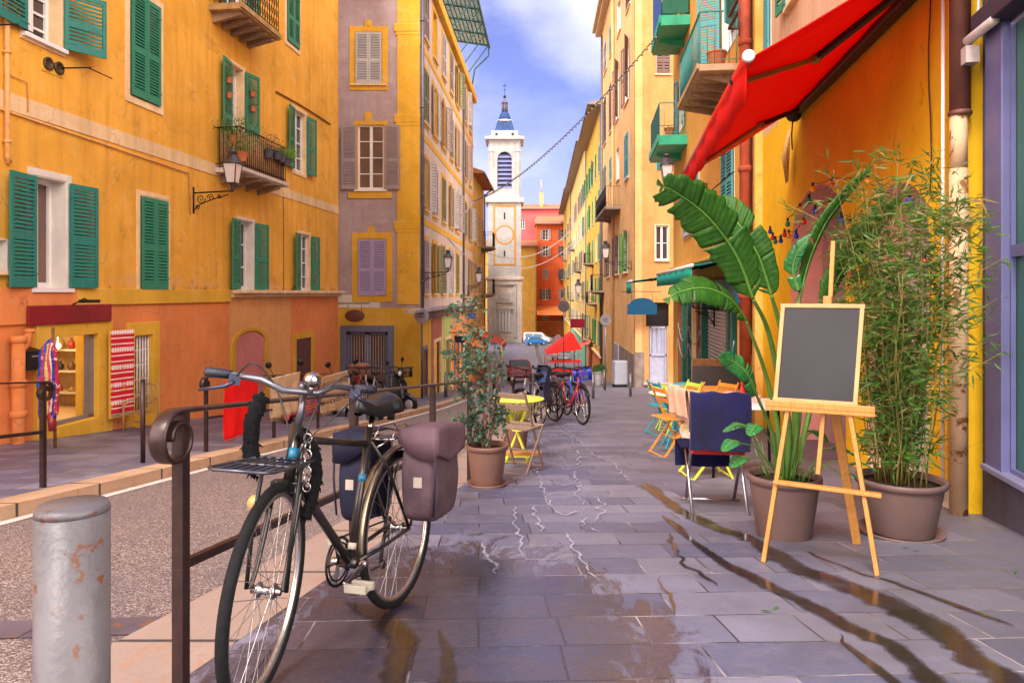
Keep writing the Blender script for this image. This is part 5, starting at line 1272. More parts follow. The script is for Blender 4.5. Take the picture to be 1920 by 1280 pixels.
railing('brown iron railing with scrolled end that the bicycle leans beside', [(rl(2.4), 2.4), (rl(3.85), 3.85), (rl(5.6), 5.6), (rl(6.85), 6.85)], scroll0=True, posts=[(rl(2.42), 2.42), (rl(3.95), 3.95), (rl(5.55), 5.55), (rl(6.85), 6.85)], mid=.43)
railing('second scrolled railing, behind the yellow table and beside the parked bikes', [(.02, 11.4), (.34, 13.2), (.6, 14.8)], mid=.43)
lk = lambda y: kl(y) - .36
railing('dark railing cut by the left edge of the photo', [(lk(6.5), 6.5), (lk(5.4) - .05, 5.4), (lk(4.4), 4.4)], mid=.50)
rr_ = railing('railing on the left pavement hung with rugs', [(lk(9.2), 9.2), (lk(11), 11.0), (lk(12.6), 12.6), (lk(14.2), 14.2)], mid=.43)
def post_at(px, py_bot, h, r=.045, name='bollard', label='', m=None, cat='bollard', cap=True, d=None, group=None):
    if d is None: d = 1.1 * F / (py_bot - HY - .1 * F)
    p = at(px, d); t_ = MB(); t_.cyl((0, 0, -.1), (0, 0, h - (.02 if cap else 0)), r, n=20)
    if cap: t_.lathe([(r, h - .03), (r, h - .012), (r * .8, h - .003), (.001, h)], (0, 0, 0), 20)
    return tag(t_.build(name, m or GREYSTEEL, None, loc=p), label, cat, group)
BOLM = mat('chipped_grey_paint', (.088, .078, .088), .45, .25, 5, bmp=.35, bscale=25, spot=(.10, .032, .012), spotscale=21, spotcut=.60)
d = 1.14; q = at(136, d); b = MB(); b.cyl((0, 0, -.1), (0, 0, .868), .053, n=48); b.lathe([(.053, .868), (.0525, .875), (.049, .882), (.001, .884)], (0, 0, 0), 48)
o = tag(b.build('bollard', BOLM, None, loc=q), 'thick grey painted bollard with rust chips, nearest the camera', 'bollard')
post_at(268, 0, .95, .026, label='thin brown post standing alone on the left pavement edge', m=RAILM, d=8.16, cat='post', name='post')
post_at(1112, 747, .85, .05, label='brown steel bollard between the parked bikes and the no entry post')
post_at(1182, 743, .82, .05, label='steel bollard nearest the stone plinth of the peach house')
post_at(1070, 742, .8, .05, label='bollard just right of the blue bicycle')
post_at(1076, 735, .8, .05, label='taller looking bollard half hidden by the blue bicycle basket', d=31)
post_at(926, 735, .95, .06, label='brown bollard behind the potted eucalyptus', m=RAILM, d=26)
post_at(836, 742, .85, .06, label='bollard on the left pavement in front of the shops', d=25)
post_at(1133, 732, .9, .05, label='bollard at the foot of the round sign post by the grey shopfront', d=33)
for k, px in enumerate((1008, 1018, 1030, 1041)):
    post_at(px, 690, 1.0, .07, label='small far bollard by the red market tent', d=58 + k, group='far bollards by the red tent')
# sign posts with round signs seen from behind
SGB = mat('sign_back', (.34, .30, .33), .4, .1, metal=.4)
def roundsign(label, px, d, cy, r, m=None, nstrip=True):
    t = thing('sign_post', label, 'sign', at(px, d)); zt = ray(px, cy, d).z - zg(d); b = MB(); b.cyl((0, 0, -.1), (0, 0, zt + r * 1.1), .035, n=10); b.build('pole', GREYSTEEL, t)
    b = MB(); b.lathe([(.001, -.012), (r, -.012), (r * 1.02, 0), (r, .012), (.001, .012)], (0, -.06, zt), 28, rot=Matrix.Rotation(pi / 2, 3, 'X')); o = b.build('sign_disc', m or SGB, t)
    for q in o.data.polygons: q.use_smooth = False
    b = MB(); b.bb(-.1, .1, -.09, -.07, zt - .05, zt - .02); b.bb(-.1, .1, -.09, -.07, zt + .05, zt + .08); b.build('clamp', LEAD, t)
    return t
roundsign('round sign seen from behind at the corner of the mauve house', 791, 24.0, 592, .24)
roundsign('tall post with a dark round mirror and street lamp head, middle of the street', 1057, 48, 574, .38, mat('dark_disc', (.16, .14, .16), .4))
roundsign('pale round sign on a post beside the grey shopfront', 1135, 31.6, 600, .24)
roundsign('small round sign in front of the red market tent', 1046, 64, 633, .27)
roundsign('small round sign near the foot of the white tower', 928, 76, 633, .3)

# ================================================================ bicycle
TYRE = mat('tyre_rubber', (.009, .0085, .010), .8, .3, 40, bmp=.3, bscale=200); RIMM = mat('alloy_rim', (.45, .43, .42), .25, .15, 12, metal=.9)
CHROME = mat('chrome', (.40, .37, .36), .2, .15, 10, metal=1); STEELD = mat('dark_steel', (.03, .028, .03), .35, .2, metal=.7)
FRAMED = mat('bronze_grey_frame', (.05, .042, .04), .28, .25, 8, metal=.7, coat=.3); SADM = mat('saddle_vinyl', (.006, .006, .007), .38, .2, 30, bmp=.1)
def make_wheel(b_par, c, T, R_=.35, spokes=32, tyre=TYRE, rim=RIMM, name='wheel'):
    b = MB(); b.T = T; b.cyl((c[0], -.05, c[1]), (c[0], .05, c[1]), .014, n=10); b.lathe([(.02, -.035), (.026, -.03), (.026, -.02), (.013, -.012), (.013, .012), (.026, .02), (.026, .03), (.02, .035)], (c[0], 0, c[1]), 12, rot=Matrix.Rotation(pi / 2, 3, 'X'))
    w_ = b.build(name, CHROME, b_par)
    b = MB(); b.T = T; b.torus((c[0], 0, c[1]), R_ - .018, .0185, 'y', 64, 10); b.build('tyre', tyre, w_)
    b = MB(); b.T = T; n = 64; vs = []; prof = [(R_ - .030, -.012), (R_ - .048, -.010), (R_ - .052, 0), (R_ - .048, .010), (R_ - .030, .012)]
    for i in range(n):
        a = 2 * pi * i / n
        for r, y in prof: vs.append((c[0] + r * cos(a), y, c[1] + r * sin(a)))
    m_ = len(prof); b.smooth = True; b.add(vs, [(i * m_ + k, i * m_ + (k + 1) % m_, ((i + 1) % n) * m_ + (k + 1) % m_, ((i + 1) % n) * m_ + k) for i in range(n) for k in range(m_)]); b.build('rim', rim, w_)
    b = MB(); b.T = T
    for k in range(spokes):
        a = 2 * pi * k / spokes; s_ = 1 if k % 2 else -1; a2 = a + (.9 if (k // 2) % 2 else -.9)
        b.tube([(c[0] + .024 * cos(a2), s_ * .026, c[1] + .024 * sin(a2)), (c[0] + (R_ - .05) * cos(a), 0, c[1] + (R_ - .05) * sin(a))], .0012 if spokes > 20 else .003, 4, caps=False)
    b.build('spokes', RIMM, w_)
    return w_
def make_bike(label, frame, steer=0.0, hero=False, basket=None, guard=None, group=None, seatc=SADM, tyre=TYRE, low=False):
    t = thing('bicycle', label, 'bicycle', group=group); I = Matrix()
    HT0, HT1 = Vector((.865, 0, .70)), Vector((.825, 0, .86)); BB = Vector((.43, 0, .30)); SC = Vector((.30, 0, .79)); RH = Vector((0, 0, .35)); FH = Vector((.987, 0, .35))
    ax = (HT1 - HT0).normalized(); ST = Matrix.Translation(HT0) @ Matrix.Rotation(steer, 4, ax) @ Matrix.Translation(-HT0)
    b = MB(); b.tube([HT0 - ax * .02, HT1 + ax * .02], .020, 12)
    if low: b.tube([HT0 + ax * .05, Vector((.6, 0, .42)), BB + Vector((.02, 0, .08))], .02, 12); b.tube([HT0, Vector((.58, 0, .34)), BB], .02, 12)
    else: b.tube([HT1 - ax * .03, SC - Vector((-.005, 0, .03))], .0145, 12); b.tube([HT0 + ax * .02, BB], .018, 12)
    b.tube([BB, SC + Vector((-.012, 0, .04))], .0165, 12)
    for s_ in (-1, 1):
        b.tube([BB + Vector((0, s_ * .02, 0)), Vector((.28, s_ * .05, .32)), RH + Vector((0, s_ * .058, 0))], .009, 8)
        b.tube([SC + Vector((0, s_ * .015, -.02)), Vector((.2, s_ * .045, .65)), RH + Vector((0, s_ * .058, 0))], .0075, 8)
    b.cyl(BB - Vector((0, .036, 0)), BB + Vector((0, .036, 0)), .022, n=14); fr = b.build('frame', frame, t)
    if hero:
        for p_, q_, r_ in ((HT0.lerp(HT1, .35), HT0.lerp(HT1, .62), .0212), (BB.lerp(SC, .63), BB.lerp(SC, .69), .0172)):
            b = MB(); b.tube([p_, q_], r_, 12); b.build('blue_band', mat('blue_decal', (.01, .13, .24), .4), fr)
        b = MB(); b.tube([BB.lerp(SC, .10), BB.lerp(SC, .15)], .0172, 12); b.build('pale_band', mat('pale_decal', (.5, .45, .38), .4), fr)
    b = MB(); b.T = ST
    cr = HT0 - ax * .03; b.bb(cr.x - .025, cr.x + .025, -.055, .055, cr.z - .02, cr.z + .02)
    for s_ in (-1, 1): b.tube([(cr.x, s_ * .048, cr.z), (.925, s_ * .05, .50), (.955, s_ * .052, .41), (FH.x, s_ * .055, FH.z)], [.012, .011, .009, .008], 8)
    b.build('fork', frame, t, bevel=.004)
    w1 = make_wheel(t, (FH.x, FH.z), ST, spokes=32 if hero else 16, tyre=tyre); w2 = make_wheel(t, (0, .35), I, spokes=32 if hero else 16, tyre=tyre)
    # bars
    b = MB(); b.T = ST; s0 = HT1 + ax * .02; b.tube([s0, s0 + ax * .13], .013, 10); b.tube([s0 + ax * .13, s0 + ax * .15 + Vector((.04, 0, .0))], .015, 10)
    bc = s0 + ax * (.125 if hero else .15) + Vector((.045, 0, 0)); HBM = ST @ Matrix.Translation(bc) @ Matrix.Rotation(R(27 if hero else 0), 4, 'Z') @ Matrix.Rotation(R(-2 if hero else 0), 4, 'X') @ Matrix.Translation(-bc)
    bar = [bc + Vector(v) for v in ((-.17, -.305, .035), (-.12, -.22, .035), (-.04, -.13, .03), (.0, -.06, 0), (0, .06, 0), (-.04, .13, .03), (-.12, .22, .02), (-.17, .305, .02))]
    b.T = HBM; b.tube(bar, .0125, 10); hb = b.build('handlebar', mat('dull_alloy', (.16, .155, .18), .32, .2, metal=.8) if hero else STEELD, t)
    for k in (0, 1):
        b = MB(); b.T = HBM; a, c = (bar[0], bar[1]) if k == 0 else (bar[7], bar[6]); e = a.lerp(c, -.12)
        b.tube([e, a, a.lerp(c, .9)], [.017, .018, .0165], 12); b.build('grip', mat('grip_rubber', (.012, .013, .026), .5, .2, 60, bmp=.3, bscale=150), hb)
        if hero:
            b = MB(); b.T = HBM; m1 = c + Vector((.0, 0, -.01)); b.bb(m1.x - .02, m1.x + .03, m1.y - .02, m1.y + .02, m1.z - .025, m1.z + .015)
            dv = (a - c); b.tube([m1 + Vector((.03, 0, -.01)), m1 + dv * .3 + Vector((.045, 0, -.03)), m1 + dv * 1.3 + Vector((.035, 0, -.055))], [.009, .008, .006], 8); b.build('brake_lever', mat('lever_grey', (.05, .055, .09), .3, .2, metal=.6), hb)
    if hero:
        b = MB(); b.T = HBM; b.lathe([(.001, -.024), (.027, -.021), (.032, -.007), (.032, .0), (.027, .014), (.013, .023), (.001, .025)], bc + Vector((.02, .035, .05)), 24, rot=Matrix.Rotation(R(25), 3, 'Y')); b.cyl(bc + Vector((.02, .035, 0)), bc + Vector((.02, .035, .03)), .008); b.build('bell', CHROME, hb)
        for sy, k in ((-1, 0), (1, 6)):
            b = MB(); b.T = HBM; s_ = bar[1 if sy < 0 else 6]
            b.tube(catmull([s_ + Vector((.02, 0, -.01)), s_ + Vector((.09, -sy * .05, .05)), s_ + Vector((.11, -sy * .13, -.02)), Vector((.90, sy * .03, .86)), Vector((.90, sy * .03, .74))], 8), .0032, 6); b.build('brake_cable', BLACK, hb)
        b = MB(); b.T = ST; b.tube(catmull([bar[6] + Vector((.02, 0, 0)), bar[5] + Vector((.08, .02, -.1)), Vector((.93, .06, .82)), Vector((.86, .03, .68)), Vector((.78, .015, .60))], 8), .003, 6); b.build('gear_cable', BLACK, hb)
        # front platform rack
        b = MB(); b.T = ST; y0, y1 = -.115, .085; z = .765
        b.tube([(.87, y0, z), (1.26, y0, z + .02), (1.295, y0 + .03, z + .022), (1.295, y1 - .03, z + .022), (1.26, y1, z + .02), (.87, y1, z)], .0055, 8, closed=True)
        for k in range(6): y = y0 + (y1 - y0) * (k + 1) / 7; b.tube([(.87, y, z), (1.295, y, z + .02)], .0048, 6)
        b.tube([(.94, y0, z), (.94, y1, z)], .005, 6); b.tube([(1.1, y0, z + .012), (1.1, y1, z + .012)], .005, 6)
        b.build('front_rack', mat('rack_tube', (.10, .10, .13), .3, .2, metal=.8), t)
        b = MB(); b.T = ST
        for s_ in (-1, 1): b.tube([(.945, s_ * .066, z - .005), (.985, s_ * .068, .56), (FH.x + .0, s_ * .068, FH.z)], .0075, 8)
        b.build('rack_stay', BLACK, t)
        b = MB(); b.T = ST; b.bb(.89, .93, -.02, .02, .655, .70); b.tube([(.9, -.04, .68), (.905, -.045, .60)], .01, 6); b.tube([(.9, .04, .68), (.905, .045, .60)], .01, 6); b.build('front_brake', STEELD, t)
        b = MB(); b.T = ST; b.lathe([(.001, -.02), (.024, -.016), (.028, 0), (.024, .015), (.001, .02)], (.935, -.085, .62), 14, rot=Matrix.Rotation(pi / 2, 3, 'Y')); b.build('front_reflector', mat('amber_lens', (.55, .30, .10), .2), t)
    # fenders
    def fender(nm, c, T, a0, a1, m, R_=.378, wd=.027):
        b = MB(); b.T = T; vs = []; n = 30
        for i in range(n + 1):
            a = a0 + (a1 - a0) * i / n
            for k in range(7): q_ = (k - 3) / 3; r = R_ - .014 * q_ * q_; vs.append((c[0] + r * cos(a), wd * q_, c[1] + r * sin(a)))
        b.smooth = True; b.add(vs, [(i * 7 + k, i * 7 + k + 1, (i + 1) * 7 + k + 1, (i + 1) * 7 + k) for i in range(n) for k in range(6)]); return b.build(nm, m, t, solid=.0015)
    fm = mat('bronze_mudguard', (.28, .215, .16), .22, .25, 6, metal=.9) if hero else STEELD
    fender('rear_mudguard', (0, .35), I, R(-12), R(150 if hero else 170), fm)
    if not hero or low: fender('front_mudguard', (FH.x, FH.z), ST, R(30), R(150), fm)
    # saddle
    b = MB(); sd = SC + Vector((-.045, 0, .135)); b.tube([SC, SC + Vector((-.035, 0, .09))], .0125, 10); b.build('seat_post', CHROME, t)
    b = MB(); L_ = .27; vs = []; n = 18
    for i in range(n + 1):
        u = i / n; x = sd.x - .12 + L_ * u; wd = .078 * (1 - u) ** .9 + .020 + (.012 if u < .25 else 0); wd *= sqrt(min(1, (u + .02) * 9)) ; wd *= sqrt(max(.05, min(1, (1.02 - u) * 9)))
        zt = sd.z + .012 * cos(u * 5.5) + .012 * (1 - u) * 1.0; dp = .055 - .02 * u
        for k in range(13): a = -pi * .12 + pi * 1.24 * k / 12; vs.append((x, wd * cos(a), zt + (.028 if a > 0 and a < pi else .0) * sin(a) - (dp * (1 - min(1, max(0, sin(a))) ** .5) if True else 0)))
    b.smooth = True; b.add(vs, [(i * 13 + k, i * 13 + k + 1, (i + 1) * 13 + k + 1, (i + 1) * 13 + k) for i in range(n) for k in range(12)] + [tuple(range(13)), tuple(n * 13 + k for k in range(13))]); sa = b.build('saddle', seatc, t)
    b = MB(); b.tube([(sd.x - .08, .022, sd.z - .02), (sd.x - .02, .022, sd.z - .045), (sd.x + .09, .012, sd.z - .03)], .0035, 6); b.tube([(sd.x - .08, -.022, sd.z - .02), (sd.x - .02, -.022, sd.z - .045), (sd.x + .09, -.012, sd.z - .03)], .0035, 6); b.box((sd.x - .01, 0, sd.z - .05), (.05, .06, .035))
    for s_ in (-1, 1): b.lathe([(.016, -.025), (.018, 0), (.016, .025)], (sd.x - .075, s_ * .045, sd.z - .045), 10)
    b.build('saddle_springs', STEELD, sa)
    # drive train (on the right-hand side, y negative)
    b = MB(); n = 44; y = -.05
    b.torus((BB.x, y, BB.z), .092, .0045, 'y', 44, 6); b.torus((BB.x, y, BB.z), .074, .004, 'y', 36, 6)
    for k in range(44): a = 2 * pi * k / 44; b.box((BB.x + .098 * cos(a), y, BB.z + .098 * sin(a)), (.006, .003, .006), Matrix.Rotation(-a, 3, 'Y'))
    for k in range(5): a = 2 * pi * k / 5; b.bar((BB.x, y, BB.z), (BB.x + .09 * cos(a), y, BB.z + .09 * sin(a)), .016, .004)
    cw = b.build('chainring', STEELD, t)
    for s_, a in ((-1, R(168)), (1, R(-12))):
        b = MB(); e = Vector((BB.x + .17 * cos(a), s_ * .075, BB.z + .17 * sin(a))); b.bar((BB.x, s_ * .065, BB.z), e, .014, .022); b.cyl((BB.x, s_ * .05, BB.z), (BB.x, s_ * .08, BB.z), .016, n=12); cr_ = b.build('crank', CHROME, t, bevel=.003)
        b = MB(); b.cyl(e, e + Vector((0, s_ * .02, 0)), .008); b.bb(e.x - .035, e.x + .035, e.y + s_ * .02, e.y + s_ * .11, e.z - .012, e.z - .004); b.bb(e.x - .038, e.x - .018, e.y + s_ * .02, e.y + s_ * .11, e.z - .016, e.z + .014); b.bb(e.x + .018, e.x + .038, e.y + s_ * .02, e.y + s_ * .11, e.z - .016, e.z + .014)
        b.build('pedal', mat('cream_pedal', (.34, .30, .25), .45, .2) if hero else STEELD, cr_, bevel=.003)
    b = MB(); R1, R2 = .096, .032; pts = [(BB.x + R1 * cos(a), y, BB.z + R1 * sin(a)) for a in [R(80 - k * 18) for k in range(10)]]
    pts2 = [(R2 * cos(a), y, .35 + R2 * sin(a)) for a in [R(-100 - k * 18) for k in range(10)]]
    b.tube(pts + ([(.05, y, .19), (.0, y, .18), (-.01, y, .24)] if hero else []) + pts2, .0042, 5, closed=True); b.build('chain', STEELD, t)
    b = MB()
    for k in range(6): b.torus((0, y + .003 * k, .35), .046 - .004 * k, .0022, 'y', 24, 4)
    b.tube([(.0, y - .01, .34), (.03, y - .012, .27), (.05, y - .01, .20), (.02, y - .01, .17)], .009, 6); b.lathe([(.001, -.004), (.022, -.003), (.022, .003), (.001, .004)], (.04, y - .005, .19), 12, rot=Matrix.Rotation(pi / 2, 3, 'X')); b.build('derailleur', STEELD, t)
    # rear rack
    b = MB(); z = .77
    b.tube([(.20, -.05, z), (-.22, -.06, z), (-.27, -.03, z), (-.27, .03, z), (-.22, .06, z), (.20, .05, z)], .005, 8, closed=True)
    for yy in (-.025, 0, .025): b.tube([(.2, yy, z), (-.26, yy, z)], .004, 6)
    for s_ in (-1, 1): b.tube([(-.05, s_ * .06, z), (0, s_ * .065, .36)], .005, 6); b.tube([(-.17, s_ * .06, z), (0, s_ * .065, .36)], .005, 6); b.tube([(.2, s_ * .05, z), (.26, s_ * .02, z - .03)], .005, 6)
    if hero: b.tube([(.16, -.045, z), (.12, -.04, z + .05), (0, -.03, z + .055), (-.05, -.03, z + .01), (-.05, .03, z + .01), (0, .03, z + .055), (.12, .04, z + .05), (.16, .045, z)], .004, 6)
    b.build('rear_rack', CHROME if hero else STEELD, t)
    b = MB(); b.bb(-.295, -.28, -.03, .03, .70, .74); b.build('rear_reflector', mat('red_lens', (.4, .01, .01), .2), t)
    if basket:
        b = MB(); x0, x1, y0, y1, z0, z1 = .96, 1.24, -.16, .16, .80, 1.04; b.T = ST; n = 9
        for z_ in (z0, (z0 + z1) / 2, z1): b.tube([(x0, y0, z_), (x1, y0 - .01, z_), (x1, y1 + .01, z_), (x0, y1, z_)], .006, 5, closed=True)
        for i in range(n + 1):
            t_ = i / n
            for (xa, ya) in ((x0 + (x1 - x0) * t_, y0), (x0 + (x1 - x0) * t_, y1), (x0, y0 + (y1 - y0) * t_), (x1, y0 + (y1 - y0) * t_)): b.tube([(xa, ya, z0), (xa, ya, z1)], .006, 4)
            b.tube([(x0 + (x1 - x0) * t_, y0, z0), (x0 + (x1 - x0) * t_, y1, z0)], .006, 4)
        b.build('basket', basket, t)
    if guard:
        b = MB(); b.bb(-.25, .1, .06, .09, .45, .80); b.add([(.12, -.11, .80), (-.15, -.11, .80), (-.2, -.10, 1.08), (-.05, -.10, 1.10), (.12, .11, .80), (-.15, .11, .80), (-.2, .10, 1.08), (-.05, .10, 1.10)], [(0, 1, 2, 3), (4, 7, 6, 5), (1, 5, 6, 2), (0, 4, 5, 1), (2, 6, 7, 3)]); b.build('child_seat', guard, t, bevel=.03)
    return t
hero = make_bike('old grey bicycle with front rack and two rear panniers leaning by the scrolled railing', FRAMED, steer=R(16), hero=True)
hd = Vector((-.83 + .53, 2.36 - 3.3)); hz = atan2(hd.y, hd.x)
def place_bike(t, x, y, rz, lean=0):
    sl_ = -(zg(y + .5 * sin(rz)) - zg(y - .5 * sin(rz)))  # pitch with the slope
    t.location = (x, y, zg(y)); t.rotation_mode = 'XYZ'; t.rotation_euler = (lean, sl_, rz)
place_bike(hero, -.53, 3.3, hz, R(1.5))
# panniers
def pannier(m, mf, s_, x0, x1, z0, z1, th, lab):
    b = MB(); n = 10; y0, y1 = s_ * .075, s_ * (.075 + th)
    # soft box with a sagging bottom: rings of rounded rectangle
    vs = []; K = 24; rows_n = 12
    for j in range(rows_n + 1):
        t_ = j / rows_n; z = z0 + (z1 - z0) * t_; sc = .86 + .18 * sin(pi * min(1, t_ * 1.05)) ** .8 if t_ < .98 else .9
        if j == 0: sc = .72
        cx_, cy_ = (x0 + x1) / 2, (y0 + y1) / 2; hx, hy = (x1 - x0) / 2 * sc, abs(y1 - y0) / 2 * sc
        for k in range(K):
            a = 2 * pi * k / K; ca, sa = cos(a), sin(a); e = .35
            px_, py_ = hx * math.copysign(abs(ca) ** e, ca), hy * math.copysign(abs(sa) ** e, sa)
            wob = .010 * noise.noise(Vector((px_ * 9, py_ * 9 + s_, z * 8)))
            vs.append((cx_ + px_ + wob, cy_ + py_ + wob, z + (.012 * noise.noise(Vector((px_ * 8, z * 9, s_))))))
    b.smooth = True; fs = [(j * K + k, j * K + (k + 1) % K, (j + 1) * K + (k + 1) % K, (j + 1) * K + k) for j in range(rows_n) for k in range(K)] + [tuple(range(K)), tuple(rows_n * K + k for k in range(K))]
    b.add(vs, fs); p = b.build('pannier', m, hero, sub=1)
    # flap over the top, hanging over the outside
    b = MB(); vs = []; n1, n2 = 12, 14
    for i in range(n1 + 1):
        for j in range(n2 + 1):
            x = x0 - .012 + (x1 - x0 + .024) * i / n1; v = j / n2
            if v < .5: y = y0 + (y1 + s_ * .014 - y0) * v * 2; z = z1 + .012 + .010 * sin(pi * v) + .012 * sin(pi * i / n1)
            else: y = y1 + s_ * (.012 + .004 * sin(pi * (v - .5) * 2)); z = z1 + .012 + .012 * sin(pi * i / n1) - (v - .5) * 2 * (.16 - .05 * abs(2 * i / n1 - 1))
            vs.append((x, y, z + .008 * noise.noise(Vector((x * 12, y * 12, z * 12)))))
    b.smooth = True; b.add(vs, [(i * (n2 + 1) + j, i * (n2 + 1) + j + 1, (i + 1) * (n2 + 1) + j + 1, (i + 1) * (n2 + 1) + j) for i in range(n1) for j in range(n2)]); fl = b.build('flap', mf, p, solid=.006)
    # front cheek of the flap
    b = MB(); vs = []
    for j in range(9): t_ = j / 8; y = y0 + (y1 + s_ * .014 - y0) * t_; vs += [(x1 + .012, y, z1 + .02), (x1 + .016 - .004 * t_, y, z1 - .045 - .075 * sin(pi * min(1, t_ * .62 + .0)))]
    b.smooth = True; b.add(vs, [(2 * j, 2 * j + 1, 2 * j + 3, 2 * j + 2) for j in range(8)]); b.build('cheek', mf, p, solid=.006)
    b = MB(); b.box((x1 + .001, y0 + (y1 - y0) * .55, z0 + (z1 - z0) * .46), (.012, .04, .045)); b.build('patch', mat('pale_patch', (.36, .30, .26), .7), p)
    b = MB(); b.tube([(x1 - .005, y1 - s_ * .004, z0 + .04), (x1 + .008, y1 + s_ * .008, (z0 + z1) / 2), (x1 + .006, y1 + s_ * .01, z1 - .02)], .005, 6); b.build('piping', mat('dark_piping', (.03, .02, .04), .6), p)
    return p
PAN1 = mat('faded_mauve_canvas', (.080, .048, .060), .75, .3, 7, bmp=.5, bscale=18); PAN2 = mat('faded_mauve_flap', (.105, .058, .074), .7, .25, 5, bmp=.4, bscale=14); PAN3 = mat('navy_canvas', (.010, .010, .026), .7, .3, 8, bmp=.3, bscale=20)
pannier(PAN1, PAN2, 1, -.16, .15, .40, .80, .17, ''); pannier(PAN3, PAN3, -1, -.12, .16, .38, .77, .16, '')
# fleece sleeves and chain hanging from the bars
FUR = mat('black_fleece', (.004, .004, .005), .95, .3, 60, bmp=.8, bscale=80)
def fleece(name, pts, r, parent, seed=0):
    b = MB(); P = [Vector(p) for p in pts]; f2 = []
    for a, c in zip(P, P[1:]):
        for k in range(8): f2.append(a.lerp(c, k / 8))
    f2.append(P[-1]); b.tube(f2, [r * (1 + .35 * noise.noise(Vector((i * .7, seed, 0)))) for i in range(len(f2))], 12)
    rnd = random.Random(seed)
    for k in range(170):
        p = rnd.choice(f2) + Vector((rnd.uniform(-1, 1), rnd.uniform(-1, 1), rnd.uniform(-1, 1))) * r * .6; d_ = Vector((rnd.uniform(-1, 1), rnd.uniform(-1, 1), rnd.uniform(-1, .6))).normalized() * r * rnd.uniform(.6, 1.0)
        b.tube([p, p + d_ * .6, p + d_ + Vector((0, 0, -.008))], [.006, .004, .001], 4)
    return b.build(name, FUR, parent)
fleece('fleece_sleeve', [(.90, -.10, .985), (.93, -.115, .90), (.925, -.12, .80), (.92, -.11, .72)], .028, hero, 1)
fleece('fleece_sleeve', [(.84, .035, .86), (.80, .06, .78), (.79, .065, .70), (.82, .06, .60), (.84, .05, .56)], .021, hero, 2)
b = MB()
for k in range(7): b.torus((.87, .075, .84 - .028 * k), .016, .0035, 'y' if k % 2 else 'x', 14, 5)
b.build('lock_chain', CHROME, hero)
# ---- parked bikes
BLUEP = mat('blue_paint', (.01, .05, .55), .3, .1, coat=.5); REDP = mat('dark_red_paint', (.30, .02, .03), .3, .1, coat=.4); SILP = mat('silver_paint', (.45, .42, .42), .3, .1, metal=.5); BLKP = mat('black_paint', (.02, .02, .025), .3, .1)
for (lab, m_, x, y, rz, kw_) in (('pale silver bicycle parked nearest the grass pot, by the second railing', SILP, .50, 12.9, R(-112), dict(guard=mat('navy_shell', (.01, .04, .16), .35))),
                                 ('dark red bicycle with curved frame parked beside the silver one', REDP, .84, 14.2, R(-62), dict(low=True)),
                                 ('bright blue shared bicycle with a blue basket', BLUEP, 1.22, 16.0, R(-70), dict(basket=BLUEP, low=True)),
                                 ('dark green bicycle among the parked row between the black and grey ones', mat('dark_green_paint', (.01, .06, .04), .3), 1.0, 16.9, R(-66), dict(low=True)),
                                 ('dark bicycle wedged behind the red one', BLKP, .78, 15.3, R(-84), dict()),
                                 ('grey city bicycle behind the blue basket', SILP, 1.0, 18.2, R(-95), dict())):
    tb = make_bike(lab, m_, steer=R(random.uniform(-14, 14)), **kw_); place_bike(tb, x, y, rz, R(random.uniform(-5, 5)))
for (lab, m_, x, y, rz, kw_) in (('white bicycle parked left of the mauve house door, front wheel showing', SILP, -3.25, 17.6, R(-100), dict(low=True)),
                                 ('bicycle with a front basket by the corner of the mauve house', BLKP, -2.95, 19.6, R(-80), dict(basket=STEELD)),
                                 ('red bicycle leaning behind the white one near the scooters', REDP, -3.9, 18.2, R(-70), dict())):
    tb = make_bike(lab, m_, steer=R(random.uniform(-14, 14)), **kw_); place_bike(tb, x, y, rz, R(3))
